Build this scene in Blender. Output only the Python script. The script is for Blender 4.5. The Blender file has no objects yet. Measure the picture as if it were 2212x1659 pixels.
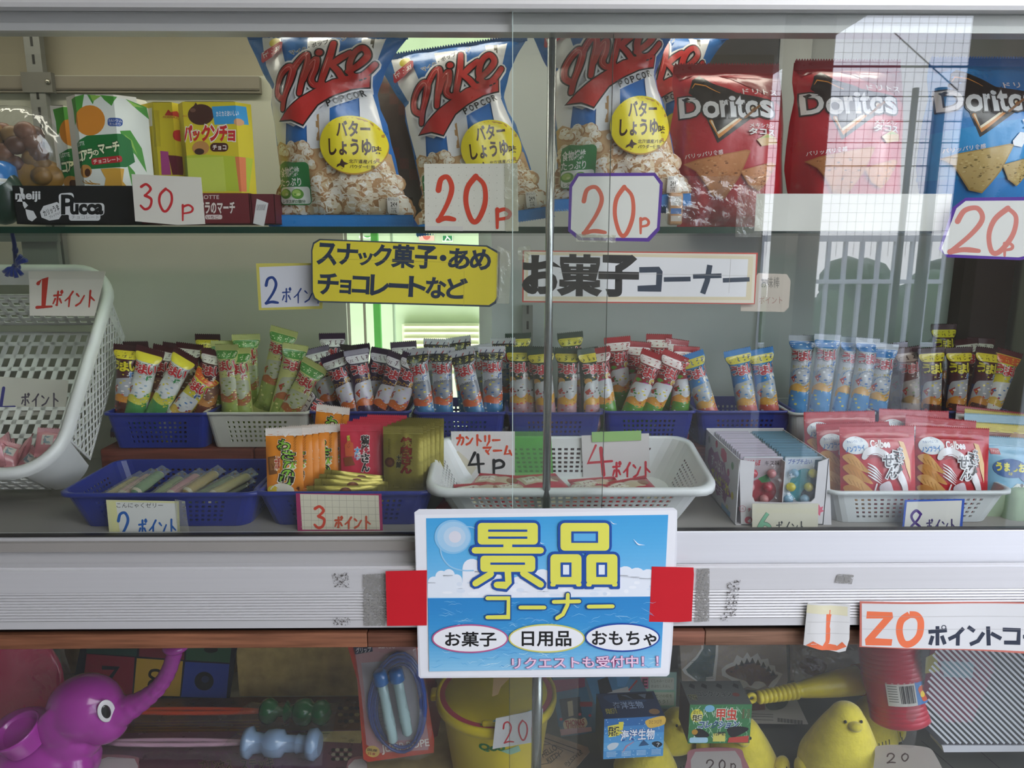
import bpy, bmesh, math, random
from mathutils import Vector, Matrix
from mathutils.geometry import tessellate_polygon
R = math.radians
rnd = random.Random(7)
SC = bpy.context.scene
COL = SC.collection

# ------------------------------------------------------------------ camera, world, light, exposure
CZ = 1.3
CAMD = 0.86
FPX = 1560.0
cam_d = bpy.data.cameras.new('camera')
cam = bpy.data.objects.new('camera', cam_d)
COL.objects.link(cam)
cam_d.sensor_width = 36.0
cam_d.lens = 36.0 * FPX / 2212.0
cam_d.clip_start = 0.02
cam.location = (0, -CAMD, CZ)
cam.rotation_euler = (R(90 - 11.0), 0, R(-0.6))
SC.camera = cam
CAM_M = cam.rotation_euler.to_matrix()
CAM_O = Vector((0, -CAMD, CZ))

w = bpy.data.worlds.new('sky')
SC.world = w
w.use_nodes = True
wt = w.node_tree
bg = wt.nodes['Background']
tc = wt.nodes.new('ShaderNodeTexCoord')
sx = wt.nodes.new('ShaderNodeSeparateXYZ')
rp = wt.nodes.new('ShaderNodeValToRGB')
wt.links.new(tc.outputs['Generated'], sx.inputs[0])
wt.links.new(sx.outputs['Z'], rp.inputs[0])
wt.links.new(rp.outputs[0], bg.inputs[0])
rp.color_ramp.elements[0].position = 0.0
rp.color_ramp.elements[0].color = (0.86, 0.88, 0.95, 1)
rp.color_ramp.elements[1].position = 0.7
rp.color_ramp.elements[1].color = (0.62, 0.72, 1.0, 1)
bg.inputs[1].default_value = 6.0
SC.view_settings.view_transform = 'Standard'
SC.view_settings.look = 'None'
SC.view_settings.gamma = 1
SC.view_settings.use_curve_mapping = False
SC.view_settings.exposure = 0.08
SC.cycles.transparent_max_bounces = 40
SC.cycles.max_bounces = 8
SC.cycles.diffuse_bounces = 4
SC.cycles.glossy_bounces = 4
SC.cycles.caustics_reflective = False
SC.cycles.caustics_refractive = False
SC.cycles.sample_clamp_indirect = 6.0

def area(name, loc, rot, sx_, sy_, power, col):
    l = bpy.data.lights.new(name, 'AREA')
    l.shape = 'RECTANGLE'; l.size = sx_; l.size_y = sy_; l.energy = power; l.color = col
    o = bpy.data.objects.new(name, l); COL.objects.link(o)
    o.location = loc; o.rotation_euler = rot
    return o
# ceiling tubes of the shop room behind the case, then three added fill lights
area('room_ceiling_light', (-0.1, 1.5, 2.45), (0, 0, 0), 1.2, 0.5, 4.2, (1.0, 0.98, 0.94))
area('case_fill_light', (-0.15, 0.17, 1.685), (0, 0, 0), 1.5, 0.05, 2.2, (1.0, 0.95, 0.82))  # added fill for the upper shelves, not a real fitting
area('lower_case_fill_light', (0.0, 0.06, 0.935 - 0.055), (R(18), 0, 0), 1.5, 0.03, 5.0, (1.0, 0.96, 0.88))  # invented strip that brightens the dim lower case
area('porch_fill_light', (1.1, -1.5, 2.45), (0, 0, 0), 1.8, 1.0, 34, (0.95, 0.97, 1.0))  # made-up overhead fill for the front, stronger from the right

def P(px, py, Y=0.0):
    """world point on the vertical plane y = Y that photo pixel (px, py) looks at"""
    d = CAM_M @ Vector(((px - 1106.0) / FPX, -(py - 829.5) / FPX, -1.0))
    t = (Y + CAMD) / d.y
    return CAM_O + d * t
def PZ(px, py, Z):
    """world point on the horizontal plane z = Z"""
    d = CAM_M @ Vector(((px - 1106.0) / FPX, -(py - 829.5) / FPX, -1.0))
    t = (Z - CZ) / d.z
    return CAM_O + d * t
def zof(py, Y=0.0, px=1106): return P(px, py, Y).z
def mpp(py, Y):
    return (P(1107, py, Y) - P(1106, py, Y)).length

# ------------------------------------------------------------------ materials
def lin(c):
    if isinstance(c, str):
        c = c.lstrip('#')
        c = tuple(int(c[i:i + 2], 16) / 255 for i in (0, 2, 4))
    return tuple((x / 12.92 if x <= 0.04045 else ((x + 0.055) / 1.055) ** 2.4) for x in c[:3])
_lc = {}
def LC(c):
    if c not in _lc: _lc[c] = lin(c)
    return _lc[c]
MATS = {}
def vc_mat(name, rough=0.5, metal=0.0, spec=0.5, coat=0.0, grain=0.06, gscale=60, bump=0.0, bscale=200, stretch=None, sheen=0, rvar=0.1, trans=0.0, alpha=1.0):
    """procedural material: colour attribute, broken up by noise, with fine relief"""
    m = bpy.data.materials.new(name); m.use_nodes = True
    nt = m.node_tree; N = nt.nodes; L = nt.links
    b = N['Principled BSDF']
    at = N.new('ShaderNodeAttribute'); at.attribute_name = 'Col'
    co = N.new('ShaderNodeTexCoord')
    no = N.new('ShaderNodeTexNoise'); no.inputs['Scale'].default_value = gscale; no.inputs['Detail'].default_value = 4
    src = co.outputs['Object']
    if stretch:
        mp = N.new('ShaderNodeMapping'); mp.inputs['Scale'].default_value = stretch
        L.new(src, mp.inputs[0]); src = mp.outputs[0]
    L.new(src, no.inputs['Vector'])
    mr = N.new('ShaderNodeMapRange'); mr.inputs[1].default_value = 0.25; mr.inputs[2].default_value = 0.75
    mr.inputs[3].default_value = 1 - grain; mr.inputs[4].default_value = 1 + grain
    L.new(no.outputs['Fac'], mr.inputs[0])
    mx = N.new('ShaderNodeVectorMath'); mx.operation = 'SCALE'
    L.new(at.outputs['Color'], mx.inputs[0]); L.new(mr.outputs[0], mx.inputs['Scale'])
    L.new(mx.outputs[0], b.inputs['Base Color'])
    rr = N.new('ShaderNodeMapRange'); rr.inputs[3].default_value = max(0.02, rough - rvar); rr.inputs[4].default_value = min(1, rough + rvar)
    L.new(no.outputs['Fac'], rr.inputs[0]); L.new(rr.outputs[0], b.inputs['Roughness'])
    b.inputs['Metallic'].default_value = metal
    b.inputs['Specular IOR Level'].default_value = spec
    b.inputs['Coat Weight'].default_value = coat; b.inputs['Coat Roughness'].default_value = 0.12
    if sheen: b.inputs['Sheen Weight'].default_value = sheen
    if trans: b.inputs['Transmission Weight'].default_value = trans
    if alpha < 1: b.inputs['Alpha'].default_value = alpha
    if bump:
        n2 = N.new('ShaderNodeTexNoise'); n2.inputs['Scale'].default_value = bscale; n2.inputs['Detail'].default_value = 3
        L.new(src, n2.inputs['Vector'])
        bp = N.new('ShaderNodeBump'); bp.inputs['Strength'].default_value = bump; bp.inputs['Distance'].default_value = 0.002
        L.new(n2.outputs['Fac'], bp.inputs['Height']); L.new(bp.outputs[0], b.inputs['Normal'])
    MATS[name] = m
    return m
vc_mat('paper', 0.75, spec=0.25, grain=0.03, gscale=25, bump=0.05)
vc_mat('card', 0.6, spec=0.3, grain=0.03, gscale=30)
vc_mat('laminate', 0.35, spec=0.5, grain=0.02, gscale=12, coat=0.3, bump=0.12, bscale=9)
vc_mat('foil', 0.3, spec=0.6, coat=0.35, grain=0.05, gscale=40, bump=0.55, bscale=45, rvar=0.08)
vc_mat('metal_foil', 0.3, metal=0.6, spec=0.6, coat=0.2, grain=0.08, gscale=40, bump=0.5, bscale=60)
vc_mat('plastic', 0.42, spec=0.5, grain=0.05, gscale=14, bump=0.04, bscale=300)
vc_mat('glossy_plastic', 0.2, spec=0.55, coat=0.3, grain=0.05, gscale=10)
vc_mat('soft_plastic', 0.33, spec=0.5, grain=0.09, gscale=18, sheen=0.1)
vc_mat('aluminium', 0.42, metal=0.25, spec=0.5, grain=0.022, gscale=6, stretch=(0.4, 40, 40), rvar=0.06)
vc_mat('steel', 0.25, metal=0.9, grain=0.1, gscale=30, stretch=(20, 20, 0.5))
vc_mat('wood', 0.6, spec=0.3, grain=0.42, gscale=9, stretch=(1.2, 22, 22), bump=0.1, bscale=60)
vc_mat('painted', 0.65, spec=0.3, grain=0.1, gscale=3.5, bump=0.05, bscale=30)
vc_mat('fabric', 0.9, spec=0.1, sheen=0.5, grain=0.12, gscale=70, bump=0.4, bscale=220)
vc_mat('kraft', 0.85, spec=0.15, grain=0.22, gscale=38, bump=0.25, bscale=60)
vc_mat('masonry', 0.9, spec=0.2, grain=0.15, gscale=2)

def glass_mat(name, tint=(1, 1, 1), f0=0.06, rough=0.0, cov=0.0, covcol=(0.8, 0.85, 0.82), bump=0.0, bscale=10, smear=0.0):
    """thin clear sheet: see-through plus Schlick reflection, optional veil of dust and fine ripples"""
    m = bpy.data.materials.new(name); m.use_nodes = True
    nt = m.node_tree; N = nt.nodes; L = nt.links
    N.remove(N['Principled BSDF']); out = N['Material Output']
    tr = N.new('ShaderNodeBsdfTransparent'); tr.inputs[0].default_value = (*tint, 1)
    gl = N.new('ShaderNodeBsdfGlossy'); gl.inputs['Roughness'].default_value = rough
    ge = N.new('ShaderNodeNewGeometry')
    dt = N.new('ShaderNodeVectorMath'); dt.operation = 'DOT_PRODUCT'
    L.new(ge.outputs['Normal'], dt.inputs[0]); L.new(ge.outputs['Incoming'], dt.inputs[1])
    ab = N.new('ShaderNodeMath'); ab.operation = 'ABSOLUTE'; L.new(dt.outputs['Value'], ab.inputs[0])
    su = N.new('ShaderNodeMath'); su.operation = 'SUBTRACT'; su.inputs[0].default_value = 1; L.new(ab.outputs[0], su.inputs[1])
    pw = N.new('ShaderNodeMath'); pw.operation = 'POWER'; pw.inputs[1].default_value = 5; L.new(su.outputs[0], pw.inputs[0])
    ma = N.new('ShaderNodeMath'); ma.operation = 'MULTIPLY_ADD'; ma.inputs[1].default_value = 1 - f0; ma.inputs[2].default_value = f0
    L.new(pw.outputs[0], ma.inputs[0])
    mix = N.new('ShaderNodeMixShader'); L.new(ma.outputs[0], mix.inputs[0]); L.new(tr.outputs[0], mix.inputs[1]); L.new(gl.outputs[0], mix.inputs[2])
    last = mix.outputs[0]
    co = N.new('ShaderNodeTexCoord')
    if cov:
        df = N.new('ShaderNodeBsdfDiffuse'); df.inputs[0].default_value = (*covcol, 1)
        nz = N.new('ShaderNodeTexNoise'); nz.inputs['Scale'].default_value = 7; nz.inputs['Detail'].default_value = 5
        L.new(co.outputs['Object'], nz.inputs['Vector'])
        m2 = N.new('ShaderNodeMapRange'); m2.inputs[1].default_value = 0.3; m2.inputs[2].default_value = 0.75
        m2.inputs[3].default_value = cov * 0.5; m2.inputs[4].default_value = cov * (1 + smear)
        L.new(nz.outputs['Fac'], m2.inputs[0])
        mx2 = N.new('ShaderNodeMixShader'); L.new(m2.outputs[0], mx2.inputs[0]); L.new(last, mx2.inputs[1]); L.new(df.outputs[0], mx2.inputs[2])
        last = mx2.outputs[0]
    if bump:
        n2 = N.new('ShaderNodeTexNoise'); n2.inputs['Scale'].default_value = bscale; n2.inputs['Detail'].default_value = 3
        n2.inputs['Distortion'].default_value = 1.0
        L.new(co.outputs['Object'], n2.inputs['Vector'])
        bp = N.new('ShaderNodeBump'); bp.inputs['Strength'].default_value = bump; bp.inputs['Distance'].default_value = 0.01
        L.new(n2.outputs['Fac'], bp.inputs['Height']); L.new(bp.outputs[0], gl.inputs['Normal'])
    L.new(last, out.inputs[0])
    MATS[name] = m
    return m
glass_mat('pane_glass', (0.985, 0.995, 0.985), 0.058, cov=0.003, covcol=(0.75, 0.8, 0.78), smear=1.0)
glass_mat('shelf_glass', (0.8, 0.92, 0.86), 0.05)
glass_mat('clear_film', (0.97, 0.97, 0.97), 0.09, rough=0.08, cov=0.03, covcol=(0.9, 0.9, 0.9), bump=1.0, bscale=16, smear=1)
glass_mat('clear_tape', (0.97, 0.97, 0.93), 0.08, rough=0.15, cov=0.12, covcol=(0.85, 0.83, 0.72), bump=0.8, bscale=60, smear=1)
glass_mat('green_film', (0.55, 0.9, 0.45), 0.04, rough=0.2, cov=0.35, covcol=(0.35, 0.7, 0.28))
def speckle_mat(name, col, cov=0.5, scale=400):
    m = bpy.data.materials.new(name); m.use_nodes = True
    nt = m.node_tree; N = nt.nodes; L = nt.links; b = N['Principled BSDF']
    b.inputs['Base Color'].default_value = (*lin(col), 1); b.inputs['Roughness'].default_value = 0.9
    co = N.new('ShaderNodeTexCoord'); nz = N.new('ShaderNodeTexNoise'); nz.inputs['Scale'].default_value = scale; nz.inputs['Detail'].default_value = 6; nz.inputs['Roughness'].default_value = 0.7
    L.new(co.outputs['Object'], nz.inputs['Vector'])
    m2 = N.new('ShaderNodeMapRange'); m2.inputs[1].default_value = 0.62 - cov * 0.25; m2.inputs[2].default_value = 0.68 - cov * 0.25
    L.new(nz.outputs['Fac'], m2.inputs[0]); L.new(m2.outputs[0], b.inputs['Alpha'])
    MATS[name] = m
speckle_mat('residue', '#8f8c86', 0.75, 500)
speckle_mat('dark_residue', '#4c4640', 0.42, 350)

# ------------------------------------------------------------------ mesh builder
class G:
    """collects coloured faces; shared corners are welded so curved prints shade smoothly"""
    def __init__(s):
        s.v = []; s.ix = {}; s.f = []; s.c = []; s.m = []; s.mats = []; s.sm = []
        s.cm = 'plastic'
    def mat(s, name):
        s.cm = name; return s
    def mi(s):
        if s.cm not in s.mats: s.mats.append(s.cm)
        return s.mats.index(s.cm)
    def vi(s, p):
        k = (round(p[0] * 2e5), round(p[1] * 2e5), round(p[2] * 2e5))
        i = s.ix.get(k)
        if i is None:
            i = len(s.v); s.ix[k] = i; s.v.append((p[0], p[1], p[2]))
        return i
    def face(s, pts, col, smooth=False):
        ids = []
        for p in pts:
            i = s.vi(p)
            if not ids or ids[-1] != i: ids.append(i)
        if len(ids) > 1 and ids[0] == ids[-1]: ids.pop()
        if len(set(ids)) < 3 or len(set(ids)) != len(ids): return
        s.f.append(ids); s.c.append(LC(col)); s.m.append(s.mi()); s.sm.append(smooth)
    def box(s, x0, x1, y0, y1, z0, z1, col, M=None, skip=''):
        c = [Vector((x, y, z)) for z in (z0, z1) for y in (y0, y1) for x in (x0, x1)]
        if M: c = [M @ p for p in c]
        fs = {'b': (0, 2, 3, 1), 't': (4, 5, 7, 6), 'f': (0, 1, 5, 4), 'k': (2, 6, 7, 3), 'l': (0, 4, 6, 2), 'r': (1, 3, 7, 5)}
        for k, q in fs.items():
            if k in skip: continue
            cc = col[k] if isinstance(col, dict) and k in col else (col['*'] if isinstance(col, dict) else col)
            s.face([c[i] for i in q], cc)
        return s
    def rbox(s, x0, x1, y0, y1, z0, z1, col, r, M=None):
        """box with chamfered edges"""
        rx = min(r, (x1 - x0) / 2.01, (y1 - y0) / 2.01, (z1 - z0) / 2.01)
        bm = bmesh.new(); bmesh.ops.create_cube(bm, size=1)
        for v in bm.verts: v.co = Vector((x0 + (v.co.x + .5) * (x1 - x0), y0 + (v.co.y + .5) * (y1 - y0), z0 + (v.co.z + .5) * (z1 - z0)))
        bmesh.ops.bevel(bm, geom=bm.edges[:], offset=rx, segments=2, affect='EDGES', profile=0.5)
        for f in bm.faces: s.face([(M @ v.co if M else v.co) for v in f.verts], col, True)
        bm.free(); return s
    def grid(s, fn, nu, nv, col, smooth=True, flip=False):
        """fn(i,j)->point ; col colour or fn(i,j)"""
        pts = [[fn(i, j) for j in range(nv + 1)] for i in range(nu + 1)]
        for i in range(nu):
            for j in range(nv):
                c = col(i, j) if callable(col) else col
                if c is None: continue
                q = [pts[i][j], pts[i + 1][j], pts[i + 1][j + 1], pts[i][j + 1]]
                if flip: q.reverse()
                s.face(q, c, smooth)
        return s
    def lathe(s, prof, n, col, M=None, smooth=True, cap=True, arc=1.0):
        """prof: list of (r, z) about z"""
        M = M or Matrix.Identity(4)
        def pt(i, j):
            a = 2 * math.pi * arc * j / n; r, z = prof[i][:2]
            return M @ Vector((r * math.cos(a), r * math.sin(a), z))
        s.grid(pt, len(prof) - 1, n, (lambda i, j: prof[i][2] if len(prof[i]) > 2 else col), smooth, flip=True)
        if cap and arc == 1.0:
            for k, rev in ((0, True), (-1, False)):
                if prof[k][0] > 1e-6:
                    q = [pt(k % len(prof), j) for j in range(n)]
                    if rev: q.reverse()
                    s.face(q, (prof[k][2] if len(prof[k]) > 2 else col))
        return s
    def tube(s, path, r, n, col, smooth=True, cap=True, flat=1.0):
        path = [Vector(p) for p in path]
        rs = r if isinstance(r, (list, tuple)) else [r] * len(path)
        rings = []; up = Vector((0.13, 0.31, 0.94))
        prev = None
        for i, p in enumerate(path):
            t = (path[min(i + 1, len(path) - 1)] - path[max(i - 1, 0)]).normalized()
            a = (prev - t * prev.dot(t)) if prev else up.cross(t)
            if a.length < 1e-4: a = Vector((1, 0, 0)).cross(t)
            a.normalize(); prev = a; b = t.cross(a)
            rings.append([p + (a * math.cos(k * 2 * math.pi / n) + b * math.sin(k * 2 * math.pi / n) * flat) * rs[i] for k in range(n)])
        for i in range(len(rings) - 1):
            for k in range(n):
                s.face([rings[i][k], rings[i][(k + 1) % n], rings[i + 1][(k + 1) % n], rings[i + 1][k]], col(i) if callable(col) else col, smooth)
        if cap:
            s.face(list(reversed(rings[0])), col(0) if callable(col) else col); s.face(rings[-1], col(len(rings) - 2) if callable(col) else col)
        return s
    def ball(s, c, r, col, n=12, M=None):
        c = Vector(c); r = Vector(r) if not isinstance(r, (int, float)) else Vector((r, r, r))
        def pt(i, j):
            a = math.pi * i / n; b = 2 * math.pi * j / (n + 4)
            p = Vector((r.x * math.sin(a) * math.cos(b), r.y * math.sin(a) * math.sin(b), r.z * math.cos(a)))
            return c + (M @ p if M else p)
        s.grid(pt, n, n + 4, col, True, flip=False)
        return s
    def extrude_poly(s, pts, d, col, side=None):
        """pts 3D planar polygon, extruded by vector d"""
        pts = [Vector(p) for p in pts]; d = Vector(d)
        nrm = Vector((0, 0, 0))
        for i in range(len(pts)):
            nrm += (pts[i] - pts[0]).cross(pts[(i + 1) % len(pts)] - pts[0])
        if nrm.dot(d) > 0: pts.reverse()
        for q in tess(pts): s.face([pts[i] for i in q], col)
        for q in tess(pts): s.face([pts[i] + d for i in reversed(q)], col)
        n = len(pts)
        for i in range(n):
            s.face([pts[i], pts[i] + d, pts[(i + 1) % n] + d, pts[(i + 1) % n]], side or col)
        return s
    def build(s, name, parent=None, loc=None, rot=None):
        me = bpy.data.meshes.new(name)
        me.from_pydata(s.v, [], s.f)
        for mn in s.mats: me.materials.append(MATS[mn])
        me.polygons.foreach_set('material_index', s.m)
        me.polygons.foreach_set('use_smooth', s.sm)
        ca = me.color_attributes.new('Col', 'FLOAT_COLOR', 'CORNER')
        buf = []
        for ids, c in zip(s.f, s.c): buf.extend((c[0], c[1], c[2], 1.0) * len(ids))
        ca.data.foreach_set('color', buf)
        me.validate(); me.update()
        o = bpy.data.objects.new(name, me); COL.objects.link(o)
        if parent: o.parent = parent
        if loc is not None: o.location = loc
        if rot is not None: o.rotation_euler = rot
        return o
def tess(pts):
    tr = tessellate_polygon([[Vector(p) for p in pts]])
    out = []
    n0 = Vector((0, 0, 0))
    for i in range(len(pts)):
        n0 += (Vector(pts[i]) - Vector(pts[0])).cross(Vector(pts[(i + 1) % len(pts)]) - Vector(pts[0]))
    for t in tr:
        a, b, c = (Vector(pts[i]) for i in t)
        n = (b - a).cross(c - a)
        out.append(tuple(t) if n.dot(n0) >= 0 else tuple(reversed(t)))
    return out
def tag(o, label=None, cat=None, group=None, kind=None):
    if label: o['label'] = label
    if cat: o['category'] = cat
    if group: o['group'] = group
    if kind: o['kind'] = kind
    return o
def thing(name, label, cat, loc=(0, 0, 0), rot=(0, 0, 0), group=None):
    o = bpy.data.objects.new(name, None); COL.objects.link(o)
    o.empty_display_size = 0.02
    o.location = loc; o.rotation_euler = rot
    return tag(o, label, cat, group)
def kids(o): return [c for c in COL.objects if c.parent == o]
def dup(root, label, loc=None, rot=None, group=None, scale=None):
    ch = root['_kids'] if False else KIDS.get(root.name) or kids(root)
    KIDS[root.name] = ch
    r = root.copy(); COL.objects.link(r)
    if loc is not None: r.location = loc
    if rot is not None: r.rotation_euler = rot
    if scale is not None: r.scale = scale
    r['label'] = label
    if group: r['group'] = group
    for c in ch:
        d = c.copy(); COL.objects.link(d); d.parent = r
        sub = KIDS.get(c.name)
        if sub is None: sub = KIDS[c.name] = kids(c)
        for g in sub:
            h = g.copy(); COL.objects.link(h); h.parent = d
    return r
KIDS = {}
def orient(o, origin, xdir, zdir):
    """place o so that local z = zdir, local x ~ xdir (front is local -y)"""
    z = Vector(zdir).normalized(); x = Vector(xdir); x = (x - z * x.dot(z)).normalized(); y = z.cross(x)
    o.rotation_euler = Matrix((x, y, z)).transposed().to_euler()
    o.location = origin

# ------------------------------------------------------------------ flat print engine
_tx = {}
def text_tris(s, off):
    k = (s, off)
    if k in _tx: return _tx[k]
    cu = bpy.data.curves.new('t', 'FONT'); cu.body = s; cu.size = 1.0; cu.resolution_u = 3; cu.offset = off
    ob = bpy.data.objects.new('t', cu); COL.objects.link(ob)
    dg = bpy.context.evaluated_depsgraph_get(); dg.update()
    me = ob.evaluated_get(dg).to_mesh()
    vs = [(v.co.x, v.co.y) for v in me.vertices]
    fs = [tuple(p.vertices) for p in me.polygons]
    ob.evaluated_get(dg).to_mesh_clear()
    bpy.data.objects.remove(ob); bpy.data.curves.remove(cu)
    if not vs: vs = [(0, 0), (1, 0), (0, 1)]; fs = []
    bb = (min(v[0] for v in vs), max(v[0] for v in vs), min(v[1] for v in vs), max(v[1] for v in vs))
    _tx[k] = (vs, fs, bb)
    return _tx[k]
def clip(poly, ax, val, keep_less):
    out = []
    n = len(poly)
    for i in range(n):
        a = poly[i]; b = poly[(i + 1) % n]
        ia = (a[ax] <= val) == keep_less or a[ax] == val; ib = (b[ax] <= val) == keep_less or b[ax] == val
        if ia: out.append(a)
        if ia != ib:
            t = (val - a[ax]) / (b[ax] - a[ax])
            q = [a[0] + (b[0] - a[0]) * t, a[1] + (b[1] - a[1]) * t]; q[ax] = val
            out.append(tuple(q))
    return out
def gridsplit(poly, cell):
    res = [poly]
    for ax in (0, 1):
        nxt = []
        for p in res:
            lo = min(q[ax] for q in p); hi = max(q[ax] for q in p)
            k = math.floor(lo / cell) + 1
            while k * cell < hi - 1e-7:
                a = clip(p, ax, k * cell, True)
                if len(a) >= 3: nxt.append(a)
                p = clip(p, ax, k * cell, False)
                k += 1
                if len(p) < 3: break
            if len(p) >= 3: nxt.append(p)
        res = nxt
    return res
def smooth_pts(pts, closed=False, k=6):
    n = len(pts); out = []
    rng = range(n if closed else n - 1)
    for i in rng:
        g = lambda j: pts[j % n] if closed else pts[min(max(j, 0), n - 1)]
        p0, p1, p2, p3 = g(i - 1), g(i), g(i + 1), g(i + 2)
        for t in range(k):
            t /= k
            out.append(tuple(0.5 * (2 * p1[d] + (p2[d] - p0[d]) * t + (2 * p0[d] - 5 * p1[d] + 4 * p2[d] - p3[d]) * t * t + (3 * p1[d] - p0[d] - 3 * p2[d] + p3[d]) * t ** 3) for d in (0, 1)))
    if not closed: out.append(tuple(pts[-1]))
    return out
class Art:
    """flat print: shapes given in photo or sheet coordinates (y down), carried to local (u, z), then laid on a surface.
       to(a, b) -> (u, z);  surf(u, z, h) -> local 3D point lifted h above the surface."""
    def __init__(s, g, to=None, surf=None, cell=None, step=1.5e-5, h0=1e-4):
        s.g = g; s.to = to or (lambda a, b: (a, -b)); s.surf = surf or (lambda u, z, h: (u, -h, z))
        s.cell = cell; s.step = step; s.h = h0; s.f = (0, 0, 1)
    def fine(s, on=True, st=1.2e-6):
        if on: s._st = s.step; s.step = st
        else: s.step = s._st; s.h += s.step
    def frame(s, ox, oy, sc): s.f = (ox, oy, sc); return s
    def T(s, p):
        return s.to(s.f[0] + p[0] * s.f[2], s.f[1] + p[1] * s.f[2])
    def emit(s, polys, col, up=True):
        h = s.h
        for p in polys:
            a = sum(p[i][0] * p[(i + 1) % len(p)][1] - p[(i + 1) % len(p)][0] * p[i][1] for i in range(len(p)))
            if abs(a) < 1e-13: continue
            if a < 0: p = list(reversed(p))
            for q in (gridsplit(p, s.cell) if s.cell else (p,)):
                s.g.face([s.surf(x, y, h) for x, y in q], col, bool(s.cell))
        if up: s.h += s.step
    def poly(s, pts, col, smooth=False, closed=True):
        if smooth: pts = smooth_pts(pts, True, 5)
        q = [s.T(p) for p in pts]
        if len(q) <= 4 and not smooth:
            tri = [(0, 1, 2), (0, 2, 3)] if len(q) == 4 else [(0, 1, 2)]
        else: tri = tessellate_polygon([[Vector((x, y, 0)) for x, y in q]])
        s.emit([[q[i] for i in t] for t in tri], col)
    def rect(s, x0, y0, x1, y1, col, r=0, rot=0):
        if r:
            pts = []
            for cx, cy, a0 in ((x1 - r, y0 + r, -90), (x1 - r, y1 - r, 0), (x0 + r, y1 - r, 90), (x0 + r, y0 + r, 180)):
                for k in range(5):
                    a = R(a0 + k * 22.5); pts.append((cx + r * math.cos(a), cy + r * math.sin(a)))
        else: pts = [(x0, y0), (x1, y0), (x1, y1), (x0, y1)]
        if rot:
            cx, cy = (x0 + x1) / 2, (y0 + y1) / 2; c, d = math.cos(R(rot)), math.sin(R(rot))
            pts = [(cx + (x - cx) * c - (y - cy) * d, cy + (x - cx) * d + (y - cy) * c) for x, y in pts]
        q = [s.T(p) for p in pts]
        s.emit([q], col)
    def ell(s, cx, cy, rx, ry, col, n=24, rot=0):
        c, d = math.cos(R(rot)), math.sin(R(rot)); pts = []
        for k in range(n):
            a = 2 * math.pi * k / n; x, y = rx * math.cos(a), ry * math.sin(a)
            pts.append(s.T((cx + x * c - y * d, cy + x * d + y * c)))
        s.emit([pts], col)
    def ring(s, cx, cy, rx, ry, wd, col, n=32):
        pts = [(cx + rx * math.cos(2 * math.pi * k / n), cy + ry * math.sin(2 * math.pi * k / n)) for k in range(n)]
        s.stroke(pts, wd, col, closed=True)
    def stroke(s, pts, wd, col, smooth=False, closed=False, caps=True, taper=None):
        """ribbon along pts, wd in sheet units; taper = list of width factors"""
        if not closed and len(pts) > 3 and tuple(pts[0]) == tuple(pts[-1]) and not smooth: pts = pts[:-1]; closed = True
        if smooth: pts = smooth_pts(pts, closed)
        n = len(pts); L = []; Rr = []
        for i, p in enumerate(pts):
            a = pts[i - 1] if (i or closed) else p; b = pts[(i + 1) % n] if (i < n - 1 or closed) else p
            dx, dy = b[0] - a[0], b[1] - a[1]; l = math.hypot(dx, dy) or 1
            k = 1.0
            if 0 < i < n - 1 or closed:
                d1 = (p[0] - a[0], p[1] - a[1]); l1 = math.hypot(*d1) or 1
                cs = (d1[0] * dx + d1[1] * dy) / (l1 * l); k = min(1.6, 1 / max(0.5, cs))
            wv = wd
            if taper:
                t = i / max(1, n - 1) * (len(taper) - 1); j = min(int(t), len(taper) - 2); wv = wd * (taper[j] + (taper[j + 1] - taper[j]) * (t - j))
            nx, ny = -dy / l * wv / 2 * k, dx / l * wv / 2 * k
            L.append((p[0] + nx, p[1] + ny)); Rr.append((p[0] - nx, p[1] - ny))
        h = s.h
        for i in range(n if closed else n - 1):
            j = (i + 1) % n
            s.h = h + s.step * 0.15 * i / n
            s.emit([[s.T(L[i]), s.T(L[j]), s.T(Rr[j]), s.T(Rr[i])]], col, up=False)
        if caps and not closed:
            for e, o2 in ((0, 1), (n - 1, n - 2)):
                p = pts[e]; q = pts[o2]; a0 = math.atan2(p[1] - q[1], p[0] - q[0]); rr = math.hypot(L[e][0] - p[0], L[e][1] - p[1])
                s.emit([[s.T((p[0] + rr * math.cos(a0 + a), p[1] + rr * math.sin(a0 + a))) for a in (-math.pi / 2, -math.pi / 4, 0, math.pi / 4, math.pi / 2)]], col, up=False)
        s.h = h + s.step
    def text(s, t, x0, y0, x1, y1, col, bold=0.0, rot=0, outline=None, skew=0.0, outline2=None):
        """text fitted into the box x0..x1, y0..y1 (y down); rot degrees clockwise on the sheet"""
        _, _, bb = text_tris(t, 0.0)
        bw = max(1e-6, bb[1] - bb[0]); bh = max(1e-6, bb[3] - bb[2])
        cx, cy = (x0 + x1) / 2, (y0 + y1) / 2; c, d = math.cos(R(rot)), math.sin(R(rot))
        def run(off, cl):
            vs, fs, _ = text_tris(t, off)
            Q = []
            for vx, vy in vs:
                x = x0 + (vx - bb[0]) / bw * (x1 - x0) - cx; y = y1 - (vy - bb[2]) / bh * (y1 - y0) - cy
                x -= skew * y
                Q.append(s.T((cx + x * c - y * d, cy + x * d + y * c)))
            s.emit([[Q[i] for i in f] for f in fs], cl)
        if outline2: run(outline2[0], outline2[1])
        if outline: run(outline[0], outline[1])
        run(bold, col)

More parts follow.
